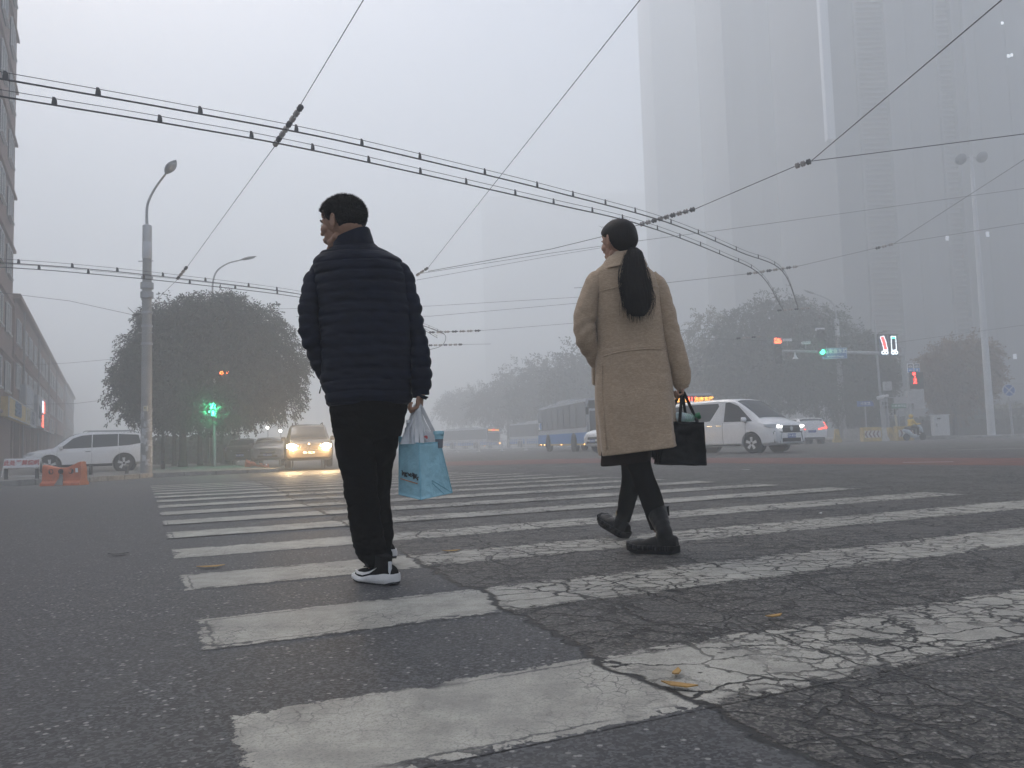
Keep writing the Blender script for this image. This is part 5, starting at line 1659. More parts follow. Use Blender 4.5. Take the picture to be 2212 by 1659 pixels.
# ---------------------------------------------- concrete barriers with chevrons
M_cy = pm('barrier_yellow', (.42, .31, .10), .8, var=.3, scale=4)
M_cg2 = pm('barrier_grey', (.26, .25, .24), .85, var=.25, scale=4)
M_chw = pm('chevron_white', (.52, .50, .46), .7, var=.15)
M_chr = pm('chevron_brown', (.16, .05, .04), .7, var=.1)
def jersey(label, px0, px1, Y, m, rz=0, chev=None, h=.88, dep=.5):
    q0, q1 = D(px0, 955, Y), D(px1, 955, Y)
    t = thing('road_barrier', label, 'barrier', ((q0.x + q1.x) / 2, Y, 0), rz, 'concrete road barriers by the signal')
    W_ = (q1.x - q0.x) / (cos(rz) if abs(rz) < 1.2 else 1)
    if abs(rz) >= 1.2: W_ = 1.6
    prof = [(-dep / 2, 0), (dep / 2, 0), (dep / 2, .14), (dep * .30, .34), (dep * .20, h), (-dep * .20, h), (-dep * .30, .34), (-dep / 2, .14)]
    if chev: prof = [(-dep / 2, 0), (dep / 2, 0), (dep * .45, h), (-dep * .45, h)]
    b = MB(); b.prism([(-W_ / 2, y, z) for y, z in prof], (0, 0, 0), (W_, 0, 0)); b.build('block', m, t, bevel=.03)
    if chev:
        sg = 1 if chev == 'r' else -1
        b = MB(); b.box((0, -dep * .5 - .005, .48), (W_ * .86, .03, .46)); pl_ = b.build('chevron_board', M_chw, t)
        b = MB()
        for k in range(4):
            x = (-.36 + k * .24) * W_ * .86 
            b.prism([(x - .06 * sg, -dep * .5 - .024, .70), (x + .03 * sg, -dep * .5 - .024, .70), (x + .15 * sg, -dep * .5 - .024, .48), (x + .03 * sg, -dep * .5 - .024, .26), (x - .06 * sg, -dep * .5 - .024, .26), (x + .06 * sg, -dep * .5 - .024, .48)], (0, 0, 0), (0, -.008, 0))
        b.build('chevron', M_chr, pl_)
    else:
        b = MB()
        for s_ in (-1, 1): b.box((s_ * W_ * .32, 0, h + .02), (.08, .06, .07))
        b.build('lifting_loop', M_steel, t)
    return t
jersey('leftmost yellow sloped concrete barrier right of the white estate car', 1797, 1820, 52.5, M_cy, 1.25)
jersey('grey concrete barrier at the foot of the lamp post', 1822, 1858, 53.5, M_cg2)
jersey('yellow barrier with brown chevrons pointing left', 1862, 1902, 52, M_cy, 0, 'l', .93, .6)
jersey('pale grey barrier end between the two chevron barriers', 1903, 1914, 52.4, M_chw, 1.3)
jersey('plain yellow sloped barrier between the two chevron barriers', 1914, 1931, 53, M_cy, 1.25)
jersey('yellow barrier with brown chevrons pointing right, beside the scooter rider', 1935, 1971, 51.5, M_cy, 0, 'r', .93, .6)

# white street cabinet
q = D(2032, 935, 53)
t = thing('street_cabinet', 'white street cabinet on a low plinth right of the scooter rider', 'cabinet', (q.x, 53, PW))
b = MB(); b.box((0, 0, .06), (1.9, 1.2, .12)); b.build('plinth', M_conc, t, bevel=.02)
b = MB(); b.box((0, 0, .78), (1.0, .5, 1.32)); b.box((0, 0, 1.47), (1.10, .6, .07)); b.build('case', pm('cabinet_white', (.50, .50, .51), .5, var=.06), t, bevel=.02)
b = MB(); b.box((0, -.258, .76), (.88, .012, 1.2)); d_ = b.build('door', MATS['cabinet_white'], t, bevel=.004)
b = MB(); b.box((-.36, -.275, .80), (.04, .03, .22)); b.build('handle', M_blk, d_)
b = MB(); b.box((-.2, -.27, 1.24), (.22, .012, .10)); b.build('vent', M_blk, d_)

# ---------------------------------------------- things on the left pavement
M_or = pm('orange_plastic', (.52, .15, .07), .55, var=.18, scale=6)
def barrier_orange(name, label, p, rz, W_, H_, D_=.35, lean=(0, 0), dip=.09):
    t = thing(name, label, 'barrier', p, rz)
    t.rotation_euler = (lean[0], lean[1], rz)
    n = 14; R = []
    b = MB()
    for i in range(n + 1):
        u = i / n; x = (u - .5) * W_
        top = H_ - dip * sin(pi * min(1, u * 1.05)) ** 1.5 + (.10 * H_ * sstep(.6, .95, u))
        wob = .02 * sin(u * 17) 
        dd = D_ * (.5 + .03 * cos(u * 9))
        ring = [(x, -dd + wob, 0), (x, -dd * .96 + wob, H_ * .12), (x, -dd * .66 + wob, H_ * .22), (x, -dd * .58 + wob, H_ * .55), (x, -dd * .62 + wob, top * .80), (x, -dd * .48 + wob, top * .97), (x, -dd * .2, top),
                (x, dd * .3, top * .98), (x, dd * .6, H_ * .7), (x, dd * .66, H_ * .22), (x, dd, H_ * .12), (x, dd, 0)]
        R.append([Vector(q) for q in ring])
    b.rings(R); b.build('shell', M_or, t, smooth=True)
    for x in (-.27, -.02, .24):
        b = MB(); b.lathe([(.001, D_ * .5 * .56), (W_ * .065, D_ * .5 * .60), (W_ * .065, D_ * .5 * .67), (W_ * .05, D_ * .5 * .70), (W_ * .05, D_ * .5 * .62), (.001, D_ * .5 * .62)], (x * W_, 0, H_ * .66), 'Y', 14); b.build('handle_hole', M_dark, t)
    b = MB(); b.prism([(.36 * W_, -D_ * .34, H_ * .80), (.42 * W_, -D_ * .34, H_ * .80), (.42 * W_, -D_ * .31, H_ * .6), (.36 * W_, -D_ * .31, H_ * .6)], (0, 0, 0), (0, -.01, 0)); b.build('reflector', M_wlet, t)
    b = MB(); b.prism([(-.02 * W_, -D_ * .37, H_ * .55), (.05 * W_, -D_ * .37, H_ * .50), (.10 * W_, -D_ * .56, 0.01), (-.12 * W_, -D_ * .56, 0.01), (-.03 * W_, -D_ * .4, H_ * .35)], (0, 0, 0), (0, -.02, 0)); b.build('mud_patch', M_conc, t)
    return t
p = G(134, 1049); px_m = FPX / p.y
barrier_orange('water_barrier', 'crushed orange plastic water barrier standing on the kerb edge', (p.x, p.y + .12, p.z), -.06, 87 / px_m, 46 / px_m, .42)
p = G(560, 1014)
barrier_orange('water_barrier', 'knocked over orange plastic barrier left of the headlight car', (p.x - .1, p.y, p.z + .05), .5, 1.0, .42, .34, (radians(-58), radians(16)))
pf = G(50, 1032, PW)
t = thing('warning_stand', 'low white a-frame stand with red characters at the left edge', 'sign', tuple(pf), .10)
k = pf.y / FPX
W_ = 73 * k; H0, H1 = 22 * k, 41 * k
b = MB(); b.prism([(-W_ / 2, -.16, H0), (W_ / 2, -.16, H0), (W_ / 2, -.05, H1), (-W_ / 2, -.05, H1)], (0, 0, 0), (0, .012, 0)); b.build('board', pm('board_white', (.60, .59, .60), .6, var=.08), t)
b = MB()
for x in (-W_ / 2, W_ / 2): b.bar((x, -.24, 0), (x, -.04, H1), .022); b.bar((x, .24, 0), (x, -.02, H1), .022)
b.bar((-W_ / 2, -.23, .04), (W_ / 2, -.23, .04), .02); b.bar((-W_ / 2, .22, .06), (W_ / 2, .22, .06), .02); b.bar((-W_ / 2, -.03, H1), (W_ / 2, -.03, H1), .024)
b.build('frame', M_wframe, t)
text('此处严禁烧纸', 12.2 * k, pm('red_letter', (.42, .035, .03), .6), t, (0, -.118, (H0 + H1) / 2), (pi / 2 - radians(16), 0, 0), extrude=.003, bold=.004)
M_rub = pm('rubber_stub', (.04, .04, .042), .8, var=.3, scale=12)
lab = ['leftmost stub bollard under the warning stand', 'stub bollard at the right foot of the warning stand', 'stub bollard below the front door of the white off-roader', 'grey topped stub bollard before the rear wheel of the white off-roader', 'stub bollard just right of the concrete lamp post']
for i, (px, py) in enumerate(((13, 1037), (80, 1035), (196, 1027), (274, 1024), (352, 1015))):
    p = G(px, py, PW)
    t = thing('bollard', lab[i], 'bollard', tuple(p), group='stub bollards on the kerb')
    h = (24 - i * 1.2) / FPX * p.y; r = 3.6 / FPX * p.y
    b = MB(); b.lathe([(r * 1.3, 0), (r * 1.3, .02), (r, .03), (r, h * .8), (r * .92, h * .82)], n=14); b.build('post', M_rub, t, smooth=True)
    b = MB(); b.lathe([(r * .9, h * .8), (r, h * .83), (r, h * .97), (r * .7, h)], n=14); b.build('cap', M_conc if i == 3 else M_rub, t, smooth=True)

# far lights at the end of the side street, and a pale pillar
for px, py, lab in ((578, 923.5, 'tiny far lamp in the fog, left of the pair above the parked cars'), (605.7, 930.6, 'tiny far lamp in the fog, right of the pair above the parked cars')):
    q = D(px, py, 80)
    t = thing('far_lamp', lab, 'lamp', tuple(q), group='far lamps in the fog')
    b = MB(); b.ell((0, 0, 0), (.16, .1, .16)); b.build('bulb', pm('far_bulb', (1, .97, .9), .5, var=0, emit=7), t)
    b = MB(); b.tube([(0, .1, -q.z - .2), (0, .1, .1)], .05, 6); b.build('post', M_steel, t)
q = D(505, 985, 60)
t = thing('gate_pillar', 'pale square pillar behind the parked cars', 'pillar', (q.x, 60, gz(q.x, 60)))
b = MB(); b.box((0, 0, 1.15), (.75, .5, 2.3)); b.build('shaft', M_chw, t, bevel=.02)
b = MB(); b.box((0, 0, 2.36), (.9, .65, .14)); b.build('cap', M_conc, t, bevel=.02)
# litter and leaves on the road
M_lf = pm('fallen_leaf', (.34, .20, .06), .7, var=.3, scale=30)
M_lw = pm('paper_scrap', (.5, .5, .48), .8, var=.1)
for px, py, s_, a, m, nm, lab in ((975, 1194, .05, .1, M_lf, 'fallen_leaf', 'yellow leaf lying between the man and the woman'), (1672, 1338, .035, .4, M_lf, 'fallen_leaf', 'small yellow leaf right of the boots of the woman'),
        (1468, 1490, .045, -.5, M_lf, 'fallen_leaf', 'orange leaf on the seam in the foreground'), (1772, 1112, .03, .9, M_lw, 'paper_scrap', 'small pale scrap on a stripe right of the woman'),
        (1610, 1016, .09, .2, M_lw, 'paper_scrap', 'pale scrap on the road in front of the red lane'), (255, 1200, .06, .1, M_black, 'litter', 'dark flat scrap on the left asphalt'),
        (455, 1228, .07, .2, M_lf, 'fallen_leaf', 'thin leaf on the second stripe left of the man'), (1345, 1122, .06, 0, M_lf, 'twig', 'pale twig by the rear boot of the woman'), (1462, 1462, .03, 1.2, M_lf, 'fallen_leaf', 'tiny leaf next to the orange leaf on the seam')):
    p = G(px, py)
    b = MB()
    pts = [(-1, 0), (-.5, .38), (.2, .42), (1, .05), (.5, -.36), (-.4, -.32)]
    b.prism([(x * s_, y * s_ * .8, .008 + .006 * abs(x)) for x, y in pts], (0, 0, 0), (0, 0, .003))
    o = b.build(nm, m); o.location = p; o.rotation_euler = (0, 0, a)
    tag(o, lab, 'leaf' if m is M_lf else 'litter')
# ================================================================== people
M_skin = pm('skin', (.30, .165, .105), .55, var=.12, scale=18, bump=.15, bscale=90)
M_skinF = pm('skin_light', (.36, .20, .135), .55, var=.1, scale=18, bump=.1, bscale=90)
M_eyew = pm('eye_white', (.5, .48, .45), .3, var=0)
M_eyed = pm('eye_dark', (.01, .008, .006), .15, var=0)
def hair_mat(name, col, stretch=(60, 60, 4)):
    m = bpy.data.materials.new(name); m.use_nodes = True
    k = NT(m); b = k.n['Principled BSDF']
    tc = k.new('TexCoord'); mp = k.new('Mapping'); k.put(mp.inputs['Vector'], tc.outputs['Object']); mp.inputs['Scale'].default_value = stretch
    nz = k.noise(mp.outputs[0], 4, 5, .6)
    k.put(b.inputs['Base Color'], k.mix(k.ss(nz, .35, .7), (*[c * .6 for c in col], 1), (*[c * 1.6 for c in col], 1)))
    b.inputs['Roughness'].default_value = .5
    b.inputs['Specular IOR Level'].default_value = .12
    k.put(b.inputs['Normal'], k.bump(nz, .6, .004))
    return m
M_hairM = hair_mat('short_hair', (.0085, .0080, .0080), (50, 50, 50))
M_hairF = hair_mat('long_hair', (.0105, .0078, .0075), (70, 70, 3))

def merge(b, t, M): b.add(t.v, t.f, M)
def xf(c, az, pitch=0, roll=0):
    return Matrix.Translation(c) @ Matrix.Rotation(az, 4, 'Z') @ Matrix.Rotation(pitch, 4, 'Y') @ Matrix.Rotation(roll, 4, 'X')

def head_shapes(fem=False):
    t = MB()
    t.ell((-.012, 0, .030), (.097, .076, .088)); t.ell((-.03, 0, .0), (.075, .070, .075))
    t.ell((.035, 0, .025), (.052, .062, .060))
    t.ell((.040, 0, -.030), (.046, .052, .062)); t.ell((.030, 0, -.072), (.044, .043 if fem else .048, .036))
    t.ell((.066, 0, -.096), (.018, .022, .016)); t.caps((.058, 0, -.09), (.0, .048, -.062), .018, .018); t.caps((.058, 0, -.09), (.0, -.048, -.062), .018, .018)
    t.ell((.078, 0, .030), (.013, .042, .010)); t.ell((.082, 0, .06), (.010, .035, .025))
    t.caps((.086, 0, .020), (.106, 0, -.018), .007, .0105)
    for s in (-1, 1):
        t.ell((.094, s * .011, -.022), (.010, .007, .007)); t.ell((.058, s * .040, -.014), (.026, .020, .022))
        E_ = Matrix.Rotation(radians(-s * 22), 3, 'Z') @ Matrix.Rotation(radians(10), 3, 'Y')
        R = []
        # ear: a curved rim, a bowl and a lobe
        for k in range(9):
            a = radians(-60 + k * 30)
            R.append(Vector((-.012 + .017 * cos(a) - .002, s * (.078 + .013 * (1 - cos(a)) * .8), .004 + .028 * sin(a))))
        t.tube(R, [.0045] * 9, 8)
        t.ell((-.012, s * .080, .002), (.016, .007, .028), E_); t.ell((-.004, s * .078, -.026), (.008, .005, .009), E_)
    t.ell((.090, 0, -.050), (.011, .021, .006)); t.ell((.088, 0, -.060), (.011, .018, .006)); t.ell((.082, 0, -.055), (.012, .026, .018))
    nr = .050 if fem else .060
    t.tube([(-.014, 0, -.03), (-.014, 0, -.10), (-.014, 0, -.15)], [nr * .88, nr * .86, nr * .86], 20)
    return t

def hand_shapes(b, w, d, n, s, curl=(.9, 1.0, .7), sc=1, thumb=.5):
    "wrist w, forward d, palm normal n (fingers curl that way), thumb side s"
    w, d, n, s = Vector(w), Vector(d).normalized(), Vector(n).normalized(), Vector(s).normalized()
    M = Matrix((d, s, n)).transposed()
    b.ell(w + d * .046 * sc, (.050 * sc, .040 * sc, .0165 * sc), M); b.ell(w + d * .070 * sc + s * .012, (.024 * sc, .026 * sc, .014 * sc), M); b.ell(w + d * .070 * sc - s * .014, (.024 * sc, .024 * sc, .0135 * sc), M)
    b.ell(w + d * .035 * sc + s * .022 + n * .006, (.030 * sc, .015 * sc, .015 * sc), M)
    for i, (k, off) in enumerate(((.95, .031), (1.06, .0105), (.99, -.0105), (.78, -.030))):
        p = w + d * (.086 - (.006 if i in (0, 3) else 0)) * sc + s * off * sc
        th = 0; dd = d
        r = .0088 * sc
        for L, c in zip((.044, .027, .021), curl):
            th += c * (1 + .06 * (i - 1.5))
            dd = (d * cos(th) + n * sin(th) + s * off * .6).normalized()
            q = p + dd * L * k * sc
            b.caps(p, q, r, r * .93, 10)
            p = q; r *= .92
    p = w + d * .018 * sc + s * .030 * sc
    dirs = [(d * .75 + s * .75 + n * .25), (d * .9 + s * .15 + n * thumb), (d * .75 - s * .35 + n * thumb)]
    r = .0120 * sc
    for L, dd in zip((.040, .030, .024), dirs):
        q = p + dd.normalized() * L * sc; b.caps(p, q, r, r * .9, 10); p = q; r *= .88

def remeshed(b, vox, sm=4, fac=.5):
    o = b.build('tmp_remesh', None)
    baked(o, [('REMESH', dict(mode='VOXEL', voxel_size=vox, use_smooth_shade=True)), ('SMOOTH', dict(factor=fac, iterations=sm))])
    t = MB(); t.v = [v.co.copy() for v in o.data.vertices]; t.f = [list(p.vertices) for p in o.data.polygons]
    me = o.data; bpy.data.objects.remove(o); bpy.data.meshes.remove(me)
    return t

def rebase(b, o):
    for i, v in enumerate(b.v): b.v[i] = Vector(v) - o
    return b

def hair_cap(M, fem=False):
    "closed shell over the skull; outside the hairline it dives under the skin"
    t = MB(); nu, nv = 96, 64
    R = []
    def line(x):       # lowest hair height for a place this far forward
        tab = [(-.2, -.088), (-.06, -.084), (-.034, -.060), (-.020, .030), (.004, .036), (.010, .010), (.024, .010), (.034, .046), (.060, .072), (.2, .076)] if not fem else \
              [(-.2, -.085), (-.06, -.080), (-.03, -.045), (-.015, .022), (.012, .030), (.03, .034), (.055, .060), (.2, .072)]
        return interp(tab, x)[0]
    for i in range(nv):
        th = .02 + (pi * .88) * i / (nv - 1)
        ring = []
        for j in range(nu):
            a = 2 * pi * j / nu
            dirv = Vector((sin(th) * cos(a), sin(th) * sin(a), cos(th)))
            p = Vector((-.012, 0, .026)) + Vector((dirv.x * .0985, dirv.y * .0775, dirv.z * .0895))
            if p.z < .0: p.x -= .010 * (1 if p.x < 0 else 0) * min(1, -p.z / .04) * -1
            inside = sstep(-.006, .012, p.z - line(p.x))
            top = sstep(-.03, .09, p.z)
            thick = (.0035 + .0165 * top) if not fem else (.012 + .006 * top + .012 * sstep(.0, -.08, dirv.x * .1) * sstep(.05, -.03, p.z))
            nn = noise.noise(dirv * (9 if not fem else 3)) * (.0022 if not fem else .0012)
            k = -.010 * (1 - inside) + inside * (thick + nn)
            # a flatter crown and a fuller back
            ring.append(p + dirv * k)
        R.append(ring)
    t.rings(R, cap=True)
    return t

def blades(M, n, seed, L=(.010, .020), region=None, fem=False):
    t = MB(); rr = random.Random(seed)
    for _ in range(n):
        a = rr.uniform(0, 2 * pi); z = rr.uniform(-.35, 1)
        q = sqrt(max(0, 1 - z * z)); dirv = Vector((q * cos(a), q * sin(a), z))
        p = Vector((-.012, 0, .026)) + Vector((dirv.x * .0985, dirv.y * .0775, dirv.z * .0895))
        hl = interp([(-.2, -.06), (-.05, -.058), (-.028, -.036), (-.016, .036), (.006, .036), (.028, .008), (.038, .044), (.066, .066), (.2, .066)], p.x)[0]
        if p.z < hl: continue
        top = sstep(-.03, .09, p.z)
        p = p + dirv * (.0035 + .0165 * top) * .9
        dd = (dirv + Vector((rr.gauss(.25, .22), rr.gauss(0, .22), rr.gauss(-.05 if top > .5 else -.7, .2)))).normalized() * rr.uniform(*L) * (.45 + .75 * top)
        w = dd.orthogonal().normalized(); w.rotate(Matrix.Rotation(rr.uniform(0, 6.28), 3, dd.normalized())); w *= .0012
        o = len(t.v); t.v += [p - w, p + w, p + dd * .6 + w * .6, p + dd]; t.f.append([o, o + 1, o + 2, o + 3])
    return t

def loft_px(P, rows, n=56, ex=2.3, sub=8, ridge=None, wr=.004, seed=0, tilt=None, wscale=5, inner=None):
    "rows: (py, px left, px right, half depth, dy) -> rings; ridge(z, angle) gives an outward offset"
    tab = []
    for py, l, r, hd, dy in rows:
        A_, B_ = P(l, py, dy), P(r, py, dy)
        c = (A_ + B_) / 2
        tab.append((c.x, c.y, c.z, abs(B_.x - A_.x) / 2, hd))
    sm = smooth_path(tab, sub)
    R = []
    for cx, cy, cz, a, bq in sm:
        ring = []
        for j in range(n):
            th = 2 * pi * j / n
            cc, ss_ = cos(th), sin(th)
            x = a * abs(cc) ** (2 / ex) * (1 if cc >= 0 else -1); y = bq * abs(ss_) ** (2 / ex) * (1 if ss_ >= 0 else -1)
            nrm = Vector((x / max(a, .01) ** 2, y / max(bq, .01) ** 2, 0)).normalized()
            k = (ridge(cz, th) if ridge else 0)
            k += wr * noise.noise(Vector((cx + x, cy + y, cz * 1.7)) * wscale + Vector((seed, 3, 0))) + wr * .5 * noise.noise(Vector((cx + x, cy + y, cz * 2.5)) * wscale * 3 + Vector((0, seed, 0)))
            zz = cz + (tilt(cz, x / max(a, .01)) if tilt else 0)
            ring.append(Vector((cx + x, cy + y, zz)) + nrm * k)
        R.append(ring)
    return R

def sleeve(b, pts, n=28, puff=0, pitch=.05, sub=10, wr=.004, seed=0, creases=(), flat=1):
    "pts: (Vector, radius); creases: (position 0..1, depth)"
    S = smooth_path([(*p, r) for p, r in pts], sub)
    L = 0; prev = None; P_, rr_ = [], []
    for s in S:
        p = Vector(s[:3])
        if prev is not None: L += (p - prev).length
        prev = p
        P_.append((p, s[3], L))
    R = []; ref = None
    for i, (p, r, l) in enumerate(P_):
        t = (P_[min(i + 1, len(P_) - 1)][0] - P_[max(i - 1, 0)][0]).normalized()
        if ref is None: ref = Vector((0, 1, 0))
        x = (ref - t * ref.dot(t)).normalized(); ref = x; y = t.cross(x)
        k = 0
        if puff: k = puff * (abs(sin(pi * l / pitch)) ** .6 - .6)
        ring = []
        for j in range(n):
            a = 2 * pi * j / n
            v = x * cos(a) * flat + y * sin(a)
            q = k + wr * noise.noise((p + v * r) * 9 + Vector((seed, 0, 0))) + wr * .6 * noise.noise((p + v * r) * 26 + Vector((0, seed, 0)))
            for cpos, cd, cw in creases:
                tt = (l / P_[-1][2] - cpos + .06 * sin(a * 1 + seed)) / cw
                q -= cd * exp(-tt * tt) 
            ring.append(p + v * (r + q))
        R.append(ring)
    b.rings(R)
    return b

def shoe(M, L=.285, boot=False):
    "local: heel back at x=0, toe at x=L, z up. returns dict of MBs"
    up, so, ou = MB(), MB(), MB()
    tab = [(-.004, .026, .085), (.02, .034, .094), (.06, .036, .098), (.10, .038, .092), (.14, .042, .078), (.18, .047, .066), (.22, .048, .066), (.25, .043, .061), (.275, .030, .052), (.288, .012, .040)]
    zs = .030 if not boot else .040
    R = []
    for i in range(34):
        x = lerp(-.004, .288, i / 33); w, h = interp(tab, x)
        cy = .006 * sin(pi * x / .288)
        w *= 1.0 if not boot else 1.08
        R.append([Vector((x * L / .288, cy + w * cos(a) * (1 - .12 * max(0, sin(a))), zs - .006 + (h - zs + (.012 if boot else 0)) * max(0, sin(a)) ** .8 if sin(a) > 0 else zs - .012)) for a in [2 * pi * j / 26 for j in range(26)]])
    up.rings(R)
    R = []; R2 = []
    for i in range(60):
        x = lerp(-.016, .300, i / 59); xx = min(.288, max(-.004, x * .97))
        w, _ = interp(tab, xx)
        e = 1 - max(0, (abs(x - .142) - .135) / .024) ** 2 * .75
        w = (w + .006) * (1.14 if boot else 1.06) * max(.35, e)
        cy = .006 * sin(pi * max(0, x) / .288)
        toe = (.011 if not boot else .016) * sstep(.20, .30, x)
        heelr = .010 * sstep(.03, -.016, x) if False else .008 * (1 - sstep(-.016, .03, x))
        top = (.049 - .020 * sstep(.03, .20, x) + .0015 * sin(x * 60)) if not boot else .044
        bot = .007 + toe + heelr
        if boot: bot = .014 + toe + (0 if x < .08 else .004)
        top += toe * .75
        rid = .0022 * sin(x * 2 * pi / .0105) * (1 - sstep(.1, .24, x)) if not boot else (.003 * (1 if int((x + 1) / .014) % 2 else -1))
        w2 = w + rid
        prof = [(w2 * .90, bot), (w2 * 1.02, lerp(bot, top, .25)), (w2 * 1.03, lerp(bot, top, .6)), (w2 * .93, top), (0, top)]
        full = [Vector((x * L / .288, cy + y, z)) for y, z in prof] + [Vector((x * L / .288, cy - y, z)) for y, z in prof[-2::-1]]
        R.append(full)
        b2 = toe + heelr
        R2.append([Vector((x * L / .288, cy + y, z)) for y, z in ((w * .86, b2), (w * .92, bot + .001), (-w * .92, bot + .001), (-w * .86, b2))])
    so.rings(R); ou.rings(R2)
    for m in (up, so, ou):
        m.v = [M @ Vector(v) for v in m.v]
    return up, so, ou

def frame_dir(o, d, up=(0, 0, 1)):
    d = Vector(d).normalized(); up = Vector(up); y = up.cross(d).normalized(); z = d.cross(y)
    M = Matrix((d, y, z)).transposed().to_4x4(); M.translation = Vector(o); return M

# ------------------------------------------------------------------ the man
def puffer_mat():
    m = bpy.data.materials.new('quilted_nylon'); m.use_nodes = True
    k = NT(m); b = k.n['Principled BSDF']
    tc = k.new('TexCoord')
    mp = k.new('Mapping'); k.put(mp.inputs['Vector'], tc.outputs['Object']); mp.inputs['Scale'].default_value = (1, 1, 2.2)
    a = k.noise(mp.outputs[0], 14, 5, .6); c = k.noise(mp.outputs[0], 45, 4, .6)
    k.put(b.inputs['Base Color'], k.mix(k.ss(a, .3, .7), (.0030, .0048, .0130, 1), (.0054, .0084, .0215, 1)))
    b.inputs['Roughness'].default_value = .58
    b.inputs['Specular IOR Level'].default_value = .10
    k.put(b.inputs['Normal'], k.bump(k.math('ADD', k.math('MULTIPLY', a, .6), k.math('MULTIPLY', c, .4)), .55, .006))
    return m
M_puf = puffer_mat()
M_trou = pm('black_trousers', (.0030, .0029, .0031), .9, var=.25, scale=9, bump=.5, bscale=60, spec=.04)
M_shoeU = pm('shoe_knit', (.006, .006, .007), .8, var=.3, scale=60, bump=.5, bscale=300, spec=.08)
M_shoeS = pm('white_midsole', (.62, .61, .60), .6, var=.08, scale=20)
M_shoeO = pm('black_outsole', (.02, .02, .022), .7)

MO = G(812, 1262)
mt = thing('person', 'man in dark navy quilted jacket walking away, head turned left, carrying a blue bag', 'person', tuple(MO))
YM = 3.64
def PM(x, y, dy=0): return D(x, y, YM + dy)
hc = PM(738, 488) 
HM = xf(hc, atan2(.36, -.93), radians(2), 0) @ Matrix.Scale(1.02, 4)
HM = Matrix.Translation(hc) @ Matrix.Rotation(atan2(.40, -.92), 4, 'Z') @ Matrix.Rotation(radians(3), 4, 'Y') @ Matrix.Scale(1.03, 4)
def as4(M): return M
t = head_shapes(); hb2 = MB(); merge(hb2, t, HM)
nb = PM(763, 560, .04)
hb2.tube([HM @ Vector((-.015, 0, -.07)), (HM @ Vector((-.015, 0, -.07))).lerp(nb, .5), nb], [.050, .048, .050], 20)
head = remeshed(hb2, .0032, 5)
# right hand closing on the bag handles
wr_ = PM(908, 848, -.02)
hd_ = PM(901, 874, -.02) - wr_
hbm = MB(); hbm.caps(PM(911, 800, -.02), wr_, .034, .026); 
hand_shapes(hbm, wr_ - Vector((0, 0, .0)), Vector((-.10, .03, -1)), Vector((-1, -.25, -.1)), Vector((.2, 1, 0)) * 1, curl=(1.25, 1.35, .8), sc=.86, thumb=.9)
hand = remeshed(hbm, .0026, 3)
hbl = MB(); hbl.caps(PM(700, 800, .02), PM(722, 835, .08), .03, .026)
hand_shapes(hbl, PM(722, 835, .08), Vector((.5, .5, -.7)), Vector((.8, -.2, .3)), Vector((0, 1, .2)), curl=(.4, .4, .3), sc=.86)
handl = remeshed(hbl, .003, 3)
core = MB()
core.ell(PM(788, 680), (.15, .085, .24)); core.ell(PM(795, 820), (.13, .08, .15)); core.caps(PM(700, 590), PM(860, 590), .05, .05)
core.caps(PM(690, 610), PM(672, 720, -.025), .034, .030); core.caps(PM(672, 720, -.025), PM(712, 822, .05), .030, .022)
core.caps(PM(868, 610), PM(896, 710, -.015), .032, .028); core.caps(PM(896, 710, -.015), PM(909, 830, -.02), .028, .022)
core.caps(PM(762, 900), PM(778, 1040), .055, .042); core.caps(PM(778, 1040), PM(808, 1225), .040, .030)
core.caps(PM(830, 880), PM(822, 1040, .1), .060, .045); core.caps(PM(822, 1040, .1), PM(828, 1205, .38), .042, .032)
core.caps(nb, PM(785, 640), .06, .09)
coreb = remeshed(core, .009, 3)
bodyb = MB()
for x in (head, hand, handl, coreb): merge(bodyb, x, Matrix.Identity(4))
body = rebase(bodyb, MO).build('body', M_skin, mt, smooth=True, recalc=False, ang=180)
def sub(b, name, m, root, O_, parent=None, smooth=True, **kw): return rebase(b, O_).build(name, m, parent or root, smooth=smooth, **kw)
c = MB(); merge(c, hair_cap(None), HM); hair = sub(c, 'hair', M_hairM, mt, MO, recalc=False, ang=180)
c = MB(); merge(c, blades(None, 9000, 4, (.007, .014)), HM); sub(c, 'hair_tips', M_hairM, mt, MO, parent=hair, recalc=False, smooth=False)
for s in (-1, 1):
    e = MB(); e.ell((.0765, s * .030, .008), (.0125, .0125, .0115)); c = MB(); merge(c, e, HM); eo = sub(c, 'eye', M_eyew, mt, MO)
    e = MB(); e.ell((.0860, s * .030, .008), (.0045, .0058, .0058)); c = MB(); merge(c, e, HM); sub(c, 'iris', M_eyed, mt, MO, parent=eo)
    e = MB(); e.tube([(.094, s * .012, .030), (.092, s * .028, .035), (.080, s * .046, .031)], [.004, .0045, .002], 6); c = MB(); merge(c, e, HM); sub(c, 'eyebrow', M_hairM, mt, MO)

def quilt(z, th):
    zz = z + .010 * sin(th) + .004 * noise.noise(Vector((cos(th) * 2, sin(th) * 2, z * 4)))
    return .0088 * (abs(sin(pi * zz / .0495)) ** .38 - .6)
jk = MB()
jk.rings(loft_px(PM, [(545, 700, 832, .09, .01), (556, 686, 856, .108, .01), (570, 679, 870, .12, 0), (600, 681, 880, .132, 0), (650, 687, 888, .142, 0), (700, 691, 893, .148, 0), (760, 693, 895, .148, 0), (820, 696, 893, .146, 0), (850, 702, 890, .14, 0), (868, 706, 887, .132, 0), (876, 712, 882, .120, 0), (872, 722, 872, .105, 0)],
                 n=96, ex=2.25, sub=16, ridge=quilt, wr=.010, seed=2, wscale=6))
